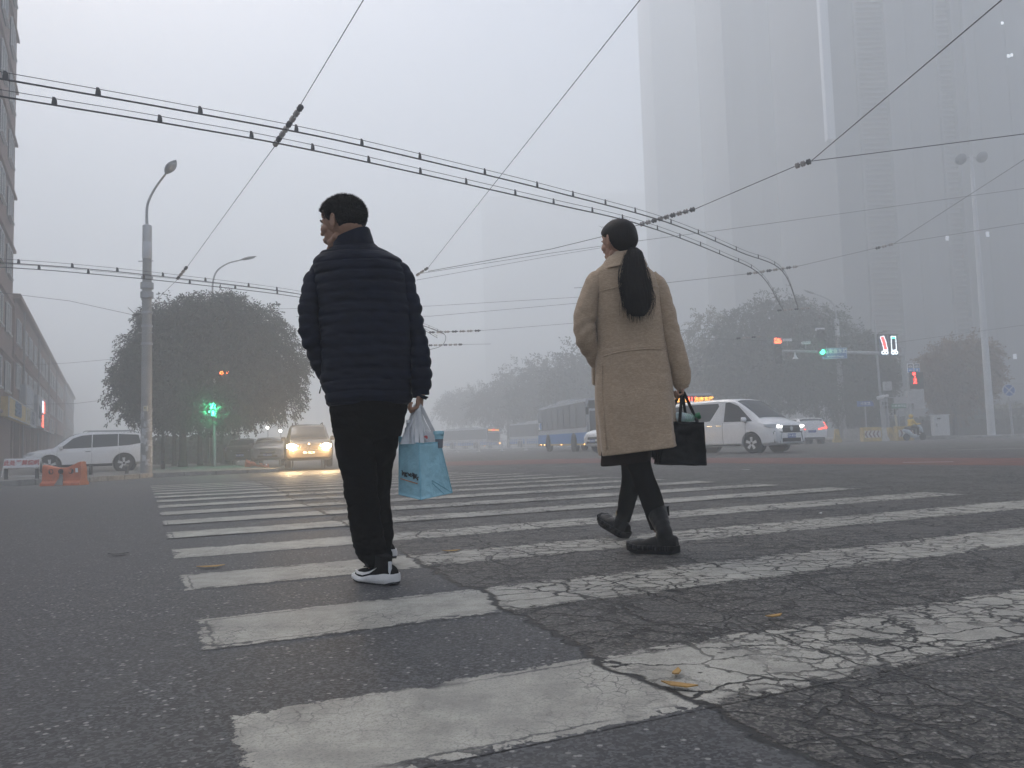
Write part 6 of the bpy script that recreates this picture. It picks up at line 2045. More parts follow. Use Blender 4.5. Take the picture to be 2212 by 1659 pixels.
# yoke over the shoulders
jk.rings(loft_px(PM, [(522, 732, 806, .072, .01), (536, 716, 818, .082, .01), (548, 692, 842, .098, .01), (560, 684, 858, .112, .005), (575, 684, 868, .118, 0)], n=80, ex=2.1, sub=12, ridge=lambda z, th: .006 * (abs(sin(pi * (z + .02) / .046)) ** .55 - .5), wr=.006, seed=5))
sleeve(jk, [(PM(702, 578, .0), .048), (PM(686, 600, -.005), .054), (PM(676, 640, -.015), .0545), (PM(669, 690, -.025), .0545), (PM(674, 735, -.03), .053), (PM(690, 775, -.005), .050), (PM(708, 808, .03), .045), (PM(724, 838, .07), .040)],
       n=44, puff=.0075, pitch=.0490, sub=14, wr=.010, seed=1, creases=[(.50, .009, .035), (.60, .008, .03), (.42, .006, .03)])
sleeve(jk, [(PM(852, 580, .0), .046), (PM(868, 600, -.005), .050), (PM(880, 640, -.01), .0490), (PM(893, 695, -.015), .0470), (PM(903, 745, -.02), .0500), (PM(909, 790, -.02), .0480), (PM(910, 825, -.02), .0440), (PM(909, 850, -.02), .0340), (PM(909, 853, -.02), .028)],
       n=44, puff=.0075, pitch=.0490, sub=14, wr=.009, seed=7, creases=[(.45, .007, .03), (.55, .008, .03)])
jacket = sub(jk, 'jacket', M_puf, mt, MO, ang=75)
cl = MB()
R = loft_px(PM, [(508, 723, 797, .078, .006), (520, 721, 801, .081, .008), (532, 719, 806, .083, .010), (545, 713, 814, .084, .01)], n=60, ex=2.6, sub=8, wr=.003, seed=9, tilt=lambda z, u: .030 * u * sstep(1.45, 1.56, z))
Ri = [[c_ + (p - c_) * .90 for p in r] for r in R for c_ in [sum(r, Vector()) / len(r)]]
cl.rings(R[::-1] + Ri, cap=False)
sub(cl, 'collar', M_puf, mt, MO, parent=jacket, ang=75)
zp_ = MB(); zp_.tube([PM(697, 823, .02), PM(693, 838, .01), PM(692, 842, .01)], .0022, 6); zp_.bar(PM(692, 842, .01), PM(690, 850, .01), .005)
sub(zp_, 'zip_pull', M_blk, mt, MO, parent=jacket)

tr = MB()
tr.rings(loft_px(PM, [(858, 714, 884, .125, 0), (885, 714, 880, .128, 0), (915, 719, 872, .122, .0), (940, 724, 866, .10, .01), (955, 730, 856, .07, .02)], n=64, ex=2.3, sub=8, wr=.008, seed=3))
tr.rings(loft_px(PM, [(885, 713, 806, .095, 0), (935, 722, 812, .098, .0), (1012, 736, 814, .088, -.005), (1060, 745, 816, .083, -.01), (1106, 752, 820, .080, -.01), (1150, 759, 827, .076, -.01), (1180, 764, 833, .074, -.01), (1200, 772, 838, .070, -.01), (1214, 783, 843, .062, -.01), (1222, 788, 843, .058, -.01), (1224, 794, 838, .05, -.01)], n=56, ex=2.2, sub=12, wr=.010, seed=11, wscale=8))
sleeve(tr, [(PM(832, 890, .01), .088), (PM(826, 945, .03), .082), (PM(818, 1000, .07), .066), (PM(817, 1060, .12), .060), (PM(818, 1110, .18), .060), (PM(822, 1150, .25), .058), (PM(822, 1190, .33), .056), (PM(824, 1212, .37), .054)], n=40, sub=12, wr=.011, seed=4)
trousers = sub(tr, 'trousers', M_trou, mt, MO, ang=80)
# shoes
def put_shoe(root, O_, M, mats, boot=False, L=.285, swoosh=0, name='shoe', extra=None):
    up, so, ou = shoe(M, L, boot)
    if extra:
        merge(up, extra, Matrix.Identity(4)); up = remeshed(up, .0045, 5)
    uo = sub(up, name, mats[0], root, O_, ang=60)
    sub(so, 'midsole', mats[1], root, O_, parent=uo, ang=35); sub(ou, 'outsole', mats[2], root, O_, parent=uo)
    if swoosh:
        s = swoosh; w = MB()
        pts = [(.245, .052), (.20, .040), (.160, .036), (.120, .046), (.078, .073), (.118, .055), (.155, .048), (.195, .048)]
        def yy(x, z): 
            wv, h = interp([(-.004, .026, .085), (.06, .036, .098), (.14, .042, .078), (.18, .047, .066), (.22, .048, .060), (.25, .043, .054)], x)
            q = max(0, min(1, (z - .024) / max(.01, h - .024)))
            return (wv + .004) * max(.2, (1 - q ** 2.4)) ** .5 + .001
        me = [Vector((x, s * yy(x, z) + .003 * s, z)) for x, z in pts]
        for tri in ((0, 1, 7), (1, 2, 6), (1, 6, 7), (2, 3, 5), (2, 5, 6), (3, 4, 5)):
            w.prism([M @ (me[i] + Vector((0, s * .002, 0))) for i in tri], (0, 0, 0), (M.to_3x3() @ Vector((0, -s * .006, 0))))
        sub(w, 'swoosh', M_shoeS, root, O_, parent=uo)
        tb_ = MB(); tb_.box((.006, s * .020, .075), (.010, .012, .055), M=M); sub(tb_, 'heel_tab', M_rim, root, O_, parent=uo)
        lc = MB()
        for k in range(4): lc.bar(M @ Vector((.125 + k * .018, -.022, .086 - k * .006)), M @ Vector((.132 + k * .018, .024, .086 - k * .006)), .005)
        lc.tube([M @ Vector(p) for p in ((.12, .02, .09), (.125, .045, .075), (.13, .052, .06))], .0022, 5)
        sub(lc, 'laces', M_shoeU, root, O_, parent=uo)
    return uo
hp = G(853, 1264)
dF = Vector((-.74, .67, 0))
Msh = frame_dir(hp, dF)
ank = MB(); ank.tube([Msh @ Vector((.085, 0, .05)), Msh @ Vector((.080, 0, .10)), Msh @ Vector((.076, 0, .125))], [.036, .035, .036], 18)
ush = put_shoe(mt, MO, Msh, (M_shoeU, M_shoeS, M_shoeO), swoosh=1, L=.262, extra=ank)
h2 = D(845, 1217, YM + .43); h2.z = .035
put_shoe(mt, MO, frame_dir(h2, (-.5, .86, -.06)), (M_shoeU, M_shoeS, M_shoeO), swoosh=1)

# ------------------------------------------------------------------ what he carries
M_bag = pm('blue_bag_fabric', (.28, .50, .58), .6, var=.14, scale=14, bump=.35, bscale=70)
M_bagd = pm('bag_side', (.20, .43, .52), .6, var=.14, scale=14, bump=.35, bscale=70)
def PB(x, y, dy): return D(x, y, YM + dy)
bo = (PB(909, 1078, -.12) + PB(905, 957, -.12)) / 2
bt = thing('cool_bag', 'pale blue square shopping bag with white handles held low in the hand of the man', 'bag', tuple(bo))
bA, bL, bR = PB(909, 1079, -.12), PB(862, 1068, .0), PB(977, 1064, -.02)
tA, tL, tR = PB(905, 958, -.11), PB(862, 943, .0), PB(951, 955, -.04)
bB, tB = bL + bR - bA, tL + tR - tA
def fabric_face(b, p00, p10, p01, p11, n=18, am=.006, seed=0, bulge=.0):
    o = len(b.v); nrm = (p10 - p00).cross(p01 - p00).normalized()
    for j in range(n + 1):
        for i in range(n + 1):
            u, v = i / n, j / n
            p = p00.lerp(p10, u).lerp(p01.lerp(p11, u), v)
            w = sin(pi * u) * sin(pi * v)
            q = w * bulge + min(1, 6 * u, 6 * (1 - u), 6 * v, 6 * (1 - v)) * am * (noise.noise(p * 22 + Vector((seed, 0, 0))) + .5 * noise.noise(p * 55))
            # folded crease near the base
            q -= .004 * exp(-((v - .22 - .25 * abs(u - .5)) / .02) ** 2)
            b.v.append(p - nrm * q)
    for j in range(n):
        for i in range(n): b.f.append([o + j * (n + 1) + i, o + j * (n + 1) + i + 1, o + (j + 1) * (n + 1) + i + 1, o + (j + 1) * (n + 1) + i])
f = MB()
fabric_face(f, bL, bA, tL, tA, bulge=.004, seed=1)
fabric_face(f, bA, bR, tA, tR, bulge=.006, seed=2); fabric_face(f, bR, bB, tR, tB, seed=3); fabric_face(f, bB, bL, tB, tL, seed=4)
fabric_face(f, bL, bA, bB, bR, am=.002)
bm_o = bo.copy()
bg = sub(f, 'bag_body', M_bag, bt, bm_o, recalc=False, ang=50)
baked(bg, [('WELD', dict(merge_threshold=.002)), ('SOLIDIFY', dict(thickness=.003))])
s_ = MB()
for a, c_ in ((bA, tA), (bL, tL), (bR, tR)):
    s_.tube([a.lerp(c_, k / 8) for k in range(9)], .0022, 6)
s_.tube([bA, bR], .0022, 6); s_.tube([bL, bA], .0022, 6)
for a, c_ in ((tL, tA), (tA, tR)): s_.tube([a, c_], .0025, 6)
s_.tube([bR.lerp(bA, .25).lerp(tR.lerp(tA, .25), .0), bR.lerp(bA, .6).lerp(tR.lerp(tA, .6), .26)], .0018, 6)
s_.tube([bR, bR.lerp(bA, .58).lerp(tR.lerp(tA, .58), .30)], .0018, 6)
sub(s_, 'seam', M_bagd, bt, bm_o, parent=bg)
M_strap = pm('white_strap', (.52, .52, .52), .6, var=.08, scale=30)
hg = wr_ + Vector((-.012, -.005, -.055))
def strap(a, c_, mid, w=.018):
    P = smooth_path([a, a.lerp(mid, .5) + (a - c_) * .02, mid, c_.lerp(mid, .5) + (c_ - a) * .02, c_], 6)
    b = MB()
    for p, q in zip(P, P[1:]): b.bar(p, q, w, .003, up=(0, 1, 0))
    return b
for a, c_, mid in ((tL.lerp(tA, .25), tL.lerp(tA, .9), hg + Vector((-.006, 0, .0))), (tA.lerp(tR, .15), tA.lerp(tR, .92), hg + Vector((.008, -.012, -.002)))):
    sub(strap(a, c_, mid, .017), 'handle', M_strap, bt, bm_o, smooth=False)
# printing on the shaded side: loose dark brush strokes and a thin orange line; a blank label on the other side
fr = MB(); rr = random.Random(9)
def onL(u, v, off=.006):
    p = bL.lerp(bA, u).lerp(tL.lerp(tA, u), v); n_ = (bA - bL).cross(tL - bL).normalized()
    return p + n_ * off
for k in range(11):
    u = .22 + .07 * k; v = .40
    fr.bar(onL(u, v + rr.uniform(-.05, .06)), onL(u + rr.uniform(-.05, .07), v + rr.uniform(-.07, .05)), .006, .002, up=(0, 1, 0))
    fr.bar(onL(u - .03, v + rr.uniform(-.05, .05)), onL(u + .06, v + rr.uniform(-.03, .03)), .004, .002, up=(0, 1, 0))
sub(fr, 'brush_print', M_blk, bt, bm_o, smooth=False)
fr = MB(); fr.bar(onL(.12, .285), onL(.92, .275), .004, .002, up=(0, 1, 0)); sub(fr, 'orange_line', M_fp if False else pm('orange_ink', (.45, .2, .10), .6), bt, bm_o, smooth=False)
# thin white carrier bag stuffed in the top, with its things
M_plas = pm('thin_white_plastic', (.62, .63, .65), .35, var=.05, alpha=.62, bump=.4, bscale=25)
pb = thing('plastic_bag', 'thin white plastic carrier bag sunk in the top of the blue bag', 'bag', tuple(hg))
cb = MB(); R = []
tops = [tL.lerp(tA, .15), tA, tR.lerp(tA, .15), tB.lerp(tR, .3)]
cen = (tL + tR + tA + tB) / 4
for k in range(15):
    t_ = k / 14
    c_ = hg.lerp(cen + Vector((-.012, -.005, -.02)), t_)
    a_ = lerp(.008, .078, t_ ** 1.25); b_ = lerp(.008, .062, t_ ** 1.2)
    R.append([c_ + Vector((a_ * cos(th), b_ * sin(th), 0)) * (1 + (.22 - .1 * t_) * sin(th * 7 + 2 * sin(t_ * 3)) * t_ ** .4 + .10 * noise.noise(Vector((cos(th) * 2, sin(th) * 2, t_ * 4)))) for th in [2 * pi * j / 64 for j in range(64)]])
cb.rings(R, cap=False)
po = sub(cb, 'bag_skin', M_plas, pb, hg.copy(), ang=180, recalc=False)
g_ = MB(); c_ = PB(884, 935, -.02); g_.tube([c_ + Vector((0, 0, -.05)), c_ + Vector((0, 0, .02)), c_ + Vector((0, 0, .03)), c_ + Vector((0, 0, .045))], [.020, .020, .012, .012], 14)
bt2 = thing('bottle', 'small clear bottle inside the white plastic carrier bag', 'bottle', tuple(c_)); sub(g_, 'bottle_body', pm('clear_plastic', (.42, .45, .48), .2, var=.1), bt2, c_)
g_ = MB(); g_.tube([c_ + Vector((0, 0, .045)), c_ + Vector((0, 0, .058))], .0135, 12); sub(g_, 'cap', M_wlet, bt2, c_)
c_ = PB(921, 945, -.05); bx_ = thing('paper_packet', 'folded white paper packet with a red mark in the mouth of the blue bag', 'packet', tuple(c_))
g_ = MB(); g_.prism([(-.045, -.02, -.03), (.04, .0, -.035), (.035, 0, .012), (.0, -.01, .035), (-.05, -.02, .0)], (0, 0, 0), (.01, .03, 0)); g_.build('packet', pm('packet_white', (.55, .54, .54), .7), bx_, bevel=.003)
g_ = MB(); g_.lathe([(.001, .0), (.009, 0), (.009, .002), (.001, .002)], (0, -.021, 0), 'Y', 10); g_.build('red_mark', pm('red_mark', (.5, .10, .09), .6), bx_)
c_ = PB(947, 939, -.03); g_ = MB(); g_.lathe([(.001, -.02), (.022, -.02), (.024, .0), (.026, .002), (.026, .016), (.001, .018)], (0, 0, 0)); bx2 = thing('lidded_tub', 'small tub with a blue lid at the right corner of the blue bag', 'tub', tuple(c_)); g_.build('lid', M_bag, bx2, smooth=True)
g_ = MB(); g_.lathe([(.001, -.06), (.018, -.06), (.021, -.02), (.001, -.02)], (0, 0, 0)); g_.build('tub', pm('grey_tub', (.16, .17, .19), .4), bx2, smooth=True)

# ------------------------------------------------------------------ the woman
YW = 4.35
def PW_(x, y, dy=0): return D(x, y, YW + dy)
def wool_mat():
    m = bpy.data.materials.new('camel_wool'); m.use_nodes = True
    k = NT(m); b = k.n['Principled BSDF']
    tc = k.new('TexCoord')
    mp = k.new('Mapping'); k.put(mp.inputs['Vector'], tc.outputs['Object']); mp.inputs['Scale'].default_value = (1, 1, 2.8)
    w = k.noise(mp.outputs[0], 55, 5, .7, dist=.6)
    big = k.noise(tc.outputs['Object'], 5, 4, .6)
    c = k.mix(k.ss(w, .35, .7), (.345, .252, .172, 1), (.47, .355, .25, 1))
    c = k.mix(k.math('MULTIPLY', k.ss(big, .4, .7), .22), c, (.35, .256, .175, 1))
    k.put(b.inputs['Base Color'], c)
    b.inputs['Roughness'].default_value = .95
    b.inputs['Sheen Weight'].default_value = .25
    b.inputs['Specular IOR Level'].default_value = .15
    k.put(b.inputs['Normal'], k.bump(w, .5, .004))
    return m
M_wool = wool_mat()
M_tights = pm('black_tights', (.004, .004, .0045), .9, var=.1, spec=.04)
M_boot = pm('black_boot_leather', (.005, .005, .0055), .38, var=.2, scale=20, bump=.3, bscale=60, spec=.16)
M_bsole = pm('boot_sole', (.007, .007, .008), .6, var=.2, spec=.15)
M_skirt = pm('dark_brown_skirt', (.012, .006, .0045), .9, var=.2, spec=.05)
WO = G(1425, 1196)
wt = thing('person', 'woman in a camel wool coat with a long black ponytail and black boots, walking away', 'person', tuple(WO))
hw = PW_(1334, 526)
HW = Matrix.Translation(hw) @ Matrix.Rotation(atan2(.80, -.60), 4, 'Z') @ Matrix.Rotation(radians(4), 4, 'Y') @ Matrix.Scale(1.0, 4)
hb3 = MB(); merge(hb3, head_shapes(True), HW)
nbw = PW_(1345, 600)
hb3.tube([HW @ Vector((-.025, 0, -.07)), nbw], [.046, .050], 20)
headw = remeshed(hb3, .0032, 5)
wrw = PW_(1472, 826, .0)
hbw = MB(); hbw.caps(PW_(1466, 780), wrw, .030, .023)
hand_shapes(hbw, wrw, Vector((.06, .05, -1)), Vector((-1, -.2, -.1)), Vector((.1, 1, 0)), curl=(1.2, 1.3, .8), sc=.78, thumb=.8)
handw = remeshed(hbw, .0026, 3)
hbl = MB(); hand_shapes(hbl, PW_(1290, 782, .1), Vector((.5, .4, -.7)), Vector((.8, -.2, .3)), Vector((0, 1, .2)), curl=(.4, .4, .3), sc=.78); hbl.caps(PW_(1275, 750, .05), PW_(1290, 782, .1), .024, .021)
handl = remeshed(hbl, .003, 3)
core = MB()
core.ell(PW_(1355, 690), (.14, .08, .25)); core.ell(PW_(1365, 850), (.15, .09, .16)); core.caps(PW_(1300, 605), PW_(1405, 605), .04, .04)
core.caps(PW_(1288, 625), PW_(1266, 705, -.025), .030, .026); core.caps(PW_(1266, 705, -.025), PW_(1286, 770, .05), .026, .020)
core.caps(PW_(1415, 620), PW_(1448, 715), .034, .03); core.caps(PW_(1448, 715), PW_(1470, 815), .03, .022)
core.caps(PW_(1380, 920), PW_(1389, 1035), .050, .045); core.caps(PW_(1389, 1035), PW_(1420, 1140), .042, .030)
core.caps(PW_(1362, 940, .05), PW_(1364, 1040, .32), .050, .040); core.caps(PW_(1364, 1040, .32), PW_(1348, 1112, .56), .038, .026)
core.caps(nbw, PW_(1350, 650), .05, .08)
corew = remeshed(core, .009, 3)
bw = MB()
for x in (headw, handw, handl, corew): merge(bw, x, Matrix.Identity(4))
rebase(bw, WO).build('body', M_skinF, wt, smooth=True, recalc=False, ang=180)
c = MB(); merge(c, hair_cap(None, True), HW); hairw = sub(c, 'hair', M_hairF, wt, WO, recalc=False, ang=180)
for s in (-1, 1):
    e = MB(); e.ell((.0765, s * .030, .008), (.0125, .0125, .0115)); c = MB(); merge(c, e, HW); eo = sub(c, 'eye', M_eyew, wt, WO)
    e = MB(); e.ell((.0860, s * .030, .008), (.0045, .0058, .0058)); c = MB(); merge(c, e, HW); sub(c, 'iris', M_eyed, wt, WO, parent=eo)
    e = MB(); e.tube([(.094, s * .012, .030), (.092, s * .028, .034), (.080, s * .044, .030)], [.003, .003, .0015], 6); c = MB(); merge(c, e, HW); sub(c, 'eyebrow', M_hairF, wt, WO)
# ponytail
pt = MB(); R = []
rows = [(536, 1358, 1376, .020, -.10), (545, 1354, 1386, .030, -.13), (560, 1352, 1391, .034, -.155), (590, 1349, 1396, .036, -.17), (618, 1347, 1402, .038, -.178), (642, 1348, 1406, .038, -.178), (658, 1352, 1404, .032, -.172), (672, 1357, 1400, .026, -.168), (683, 1367, 1391, .014, -.16)]
for r in loft_px(PW_, rows, n=72, ex=2.0, sub=8, wr=.004, seed=8, wscale=12, ridge=lambda z, th: .0030 * sin(th * 19 + 3 * sin(z * 9)) + .0016 * sin(th * 43 + z * 30)): R.append(r)
pt.rings(R)
tail = sub(pt, 'ponytail', M_hairF, wt, WO, recalc=False, ang=180)
st = MB(); rr = random.Random(12)
for _ in range(420):
    u = rr.uniform(-1, 1)
    y0 = rr.uniform(540, 600); y1 = rr.uniform(640, 703 - 34 * u * u)
    x0 = 1367 + u * 18; x1 = 1376 + u * 31 + rr.gauss(0, 2.2)
    dd = -.135 - .05 * rr.random()
    P = [PW_(x0, y0, dd), PW_(lerp(x0, x1, .5) + u * 9 + rr.gauss(0, 2), lerp(y0, y1, .45), dd - .035 * (1 - abs(u)) - .01), PW_(x1, y1, dd - .02)]
    P = smooth_path(P, 4)
    st.tube(P, [.0011] * (len(P) - 1) + [.0003], 3, cap=False)
for _ in range(26):      # loose strands
    u = rr.choice([-1, 1, 1])
    P = [PW_(1376 + u * 26, rr.uniform(590, 640), -.17), PW_(1378 + u * rr.uniform(30, 40), rr.uniform(640, 655), -.17), PW_(1376 + u * rr.uniform(22, 38), rr.uniform(662, 690), -.165)]
    st.tube(smooth_path(P, 4), .0006, 3, cap=False)
sub(st, 'loose_strands', M_hairF, wt, WO, parent=tail, recalc=False)
tie = MB(); tie.rings([[PW_(1367, 541, -.115) + Matrix.Rotation(radians(35), 3, 'X') @ Vector((.022 * cos(a) * (1 + .0), .022 * sin(a), z)) for a in [2 * pi * j / 20 for j in range(20)]] for z in (-.006, .006)]); sub(tie, 'hair_tie', M_blk, wt, WO)
fly = MB()
for _ in range(60):
    a = rr.uniform(0, pi); b_ = Vector((rr.uniform(-.08, .07), rr.uniform(-.06, .06), .09)) 
    b_ = Vector((b_.x, b_.y, .026 + .0995 * sqrt(max(.05, 1 - (b_.x / .1) ** 2 - (b_.y / .08) ** 2))))
    P = [HW @ b_, HW @ (b_ + Vector((-.015, rr.gauss(0, .01), .006 + .008 * rr.random()))), HW @ (b_ + Vector((-.035, rr.gauss(0, .015), .004 + .01 * rr.random())))]
    fly.tube(smooth_path(P, 3), .0004, 3, cap=False)
for _ in range(22):
    b_ = Vector((.080, rr.uniform(-.05, .05), .095)); b_.x = .088 * sqrt(max(.05, 1 - ((b_.z - .026) / .1) ** 2)) + .0
    P = [HW @ b_, HW @ (b_ + Vector((.006, rr.gauss(0, .01), .012))), HW @ (b_ + Vector((.008, rr.gauss(0, .02), .020)))]
    fly.tube(smooth_path(P, 3), .0005, 3, cap=False)
sub(fly, 'stray_hair', M_hairF, wt, WO, parent=hairw, recalc=False)

def htilt(z, u): 
    return .030 * (1 - sstep(.3, .95, z - 0)) * u
def folds(z, th):
    k = 1 - sstep(.55, 1.0, z)
    return k * (.010 * sin(th * 5 + .7) + .006 * sin(th * 9 + 2.0)) + .0035 * exp(-((z - ZBELT - .012 * cos(th)) / .006) ** 2) + .003 * exp(-((z - ZYOKE) / .006) ** 2)
ZBELT = PW_(1365, 757).z; ZYOKE = PW_(1365, 626).z
ct = MB()
COAT_ROWS = [(560, 1312, 1374, .072, .01), (572, 1300, 1388, .082, .005), (584, 1286, 1404, .094, 0), (598, 1279, 1417, .105, 0), (625, 1279, 1426, .118, 0), (680, 1284, 1432, .124, 0), (740, 1288, 1438, .124, 0), (790, 1286, 1446, .132, 0), (850, 1286, 1453, .148, 0), (910, 1289, 1460, .162, 0), (955, 1293, 1464, .172, 0), (972, 1295, 1465, .174, 0), (974, 1300, 1460, .165, 0), (966, 1308, 1452, .152, 0)]
ct.rings(loft_px(PW_, COAT_ROWS,
                 n=110, ex=2.25, sub=16, ridge=folds, wr=.005, seed=21, wscale=4, tilt=htilt))
sleeve(ct, [(PW_(1304, 598, 0), .050), (PW_(1286, 612, -.01), .060), (PW_(1273, 650, -.02), .064), (PW_(1264, 695, -.03), .068), (PW_(1266, 728, -.02), .066), (PW_(1278, 758, .02), .056), (PW_(1292, 786, .06), .046), (PW_(1304, 806, .09), .040)],
       n=48, sub=14, wr=.006, seed=31, creases=[(.44, .006, .04), (.53, .010, .035), (.62, .007, .03), (.72, .005, .03)])
sleeve(ct, [(PW_(1402, 600, 0), .050), (PW_(1420, 620, -.005), .056), (PW_(1434, 665, -.01), .058), (PW_(1447, 715, -.015), .059), (PW_(1460, 765, -.01), .061), (PW_(1468, 800, 0), .058), (PW_(1472, 824, 0), .048), (PW_(1473, 833, 0), .038), (PW_(1473, 828, 0), .028)],
       n=48, sub=14, wr=.006, seed=41, creases=[(.5, .006, .04), (.40, .005, .04)])
coat = sub(ct, 'coat', M_wool, wt, WO, ang=80)
cl = MB()
R = loft_px(PW_, [(541, 1321, 1373, .068, .006), (548, 1315, 1378, .075, .004), (560, 1305, 1387, .090, .0), (573, 1299, 1394, .104, -.004), (580, 1296, 1397, .112, -.008), (582, 1298, 1395, .108, -.008)], n=64, ex=2.1, sub=8, wr=.003, seed=29, tilt=lambda z, u: .012 * u)
Ri = [[c_ + (p - c_) * .90 for p in r] for r in R for c_ in [sum(r, Vector()) / len(r)]]
cl.rings(R[::-1] + Ri, cap=False); sub(cl, 'collar', M_wool, wt, WO, parent=coat, ang=80)
# seams
def on_coat(px, py, off=-.004, rows=None):
    # find the rear surface of the coat under this line of sight
    p = PW_(px, py)
    return p
def coat_pt(px, py, off=.001):
    dy = -.1
    for _ in range(8):
        p = PW_(px, py, dy)
        rg = min(COATR, key=lambda r: abs(r[0] - p.z))
        u = max(-.985, min(.985, (p.x - rg[1]) / rg[3]))
        dy = rg[2] - rg[4] * (1 - abs(u) ** 2.25) ** (1 / 2.25) - off - YW
    return PW_(px, py, dy)
COATR = []
for r in loft_px(PW_, COAT_ROWS, n=4, sub=16, wr=0):
    COATR.append((sum(p.z for p in r) / 4, (r[0].x + r[2].x) / 2, (r[1].y + r[3].y) / 2, abs(r[0].x - r[2].x) / 2, abs(r[1].y - r[3].y) / 2))
sm_ = MB()
for line in ([(1289, 776), (1310, 768), (1340, 760), (1370, 756), (1400, 754), (1425, 755), (1442, 757)], [(1290, 632), (1310, 626), (1340, 619), (1375, 616), (1410, 618), (1430, 624)], [(1300, 790), (1302, 850), (1306, 920), (1310, 972)]):
    P = smooth_path([coat_pt(*q_) for q_ in line], 8)
    sm_.tube(P, .0042, 8)
sub(sm_, 'seam', M_wool, wt, WO, parent=coat)
pk = MB(); pk.box(PW_(1283, 812, .05), (.02, .08, .10)); sub(pk, 'pocket_flap', M_wool, wt, WO, parent=coat, bevel=.006)
sk = MB(); sk.rings(loft_px(PW_, [(950, 1300, 1405, .13, 0), (985, 1299, 1405, .13, 0), (1000, 1299, 1404, .128, 0), (1001, 1306, 1398, .115, 0)], n=64, ex=2.2, sub=6, wr=.004, tilt=lambda z, u: .012 * u))
sub(sk, 'skirt', M_skirt, wt, WO, ang=70)
lg = MB()
sleeve(lg, [(PW_(1380, 960, 0), .075), (PW_(1380, 1000, 0), .064), (PW_(1393, 1040, 0), .060), (PW_(1406, 1075, 0), .061), (PW_(1415, 1105, 0), .056), (PW_(1424, 1140, 0), .048)], n=32, sub=10, wr=.003)
sleeve(lg, [(PW_(1362, 960, .08), .072), (PW_(1366, 1010, .22), .062), (PW_(1362, 1050, .36), .056), (PW_(1354, 1085, .48), .052), (PW_(1347, 1120, .58), .044)], n=32, sub=10, wr=.003)
sub(lg, 'tights', M_tights, wt, WO, ang=80)
hp2 = G(1463, 1197)
d1 = Vector((-.86, .51, 0))
M1 = frame_dir(hp2, d1)
def shaft(M, top, r0=.044, r1=.055):
    b = MB(); a = M @ Vector((.070, 0, .05)); a2 = M @ Vector((.068, 0, .11))
    sleeve(b, [(a, .046), (a2, r0), (a2.lerp(top, .5), lerp(r0, r1, .5)), (top, r1)], n=30, sub=8, wr=.004, creases=[(.35, .004, .05), (.5, .003, .05)])
    return b
top1 = PW_(1418, 1102, .0)
sb = shaft(M1, top1)
bo1 = put_shoe(wt, WO, M1, (M_boot, M_bsole, M_bsole), boot=True, L=.27, name='boot', extra=sb)
sb = MB(); sb.prism([top1 + Vector((.050, -.02, -.03)), top1 + Vector((.066, -.02, -.03)), top1 + Vector((.064, -.02, .022)), top1 + Vector((.052, -.02, .02))], (0, 0, 0), (0, .03, 0))
sub(sb, 'pull_loop', M_boot, wt, WO, parent=bo1)
bk = MB()
q = PW_(1434, 1130, -.055)
for k in range(10):
    a0, a1 = 2 * pi * k / 10, 2 * pi * (k + 1) / 10
    bk.bar(q + Vector((.010 * cos(a0), 0, .016 * sin(a0))), q + Vector((.010 * cos(a1), 0, .016 * sin(a1))), .003, .003, up=(0, 1, 0))
bk.bar(q + Vector((0, 0, -.02)), q + Vector((0, 0, .02)), .003)
sub(bk, 'buckle', M_rim, wt, WO, parent=bo1, smooth=False)
h3 = G(1352, 1164); 
M2 = frame_dir(h3 + Vector((0, 0, .002)), (-.52, .80, .36))
bo2 = put_shoe(wt, WO, M2, (M_boot, M_bsole, M_bsole), boot=True, L=.25, name='boot', extra=shaft(M2, PW_(1347, 1106, .58), .042, .048))

# black tote
M_tote = pm('black_tote', (.004, .004, .005), .6, var=.3, scale=8, bump=.5, bscale=20, spec=.15)
to = PW_(1475, 915, .0)
tt = thing('tote_bag', 'flat black tote bag hanging from the right hand of the woman', 'bag', tuple(to))
f = MB(); Y0 = -.07
c00, c10, c01, c11 = PW_(1424, 1003, Y0), PW_(1527, 1005, Y0), PW_(1440, 910, Y0), PW_(1521, 912, Y0)
e00, e10, e01, e11 = [p + Vector((-.01, .11, .0)) for p in (c00, c10, c01, c11)]
fabric_face(f, c00, c10, c01, c11, am=.010, seed=31, bulge=.012); fabric_face(f, c10, e10, c11, e11, am=.006, seed=33); fabric_face(f, e10, e00, e11, e01, am=.008); fabric_face(f, e00, c00, e01, c01, am=.006)
fabric_face(f, c00, c10, e00, e10, am=.003)
tb2 = sub(f, 'bag_body', M_tote, tt, to.copy(), recalc=False, ang=60)
baked(tb2, [('WELD', dict(merge_threshold=.002)), ('SOLIDIFY', dict(thickness=.003))])
hgw = wrw + Vector((.0, 0, -.05))
sub(strap(c01.lerp(c11, .35), c01.lerp(c11, .82), hgw + Vector((.0, -.02, .0)), .016), 'handle', M_tote, tt, to.copy(), smooth=False)
sub(strap(e01.lerp(e11, .15), e01.lerp(e11, .70), hgw + Vector((.0, .01, .0)), .016), 'handle', M_tote, tt, to.copy(), smooth=False)
c_ = PW_(1490, 905, -.02)
pbt = thing('plastic_bottle', 'pale plastic wrapped bottle with a green cap sticking out of the black tote', 'bottle', tuple(c_))
b = MB()
R = []
for k in range(16):
    t_ = k / 15; cc = PW_(1440, 902, .0).lerp(PW_(1500, 903, -.04), t_); r = .030 * (sin(pi * min(.93, .12 + t_ * .85)) ** .6)
    R.append([cc + Vector((0, cos(a), sin(a))) * r * (1 + .18 * noise.noise(Vector((t_ * 7, cos(a) * 2, sin(a) * 2)))) for a in [2 * pi * j / 26 for j in range(26)]])
b.rings(R); sub(b, 'wrap', pm('pale_wrap', (.50, .60, .60), .35, var=.25, scale=30, bump=.6, bscale=50), pbt, c_.copy(), ang=180)
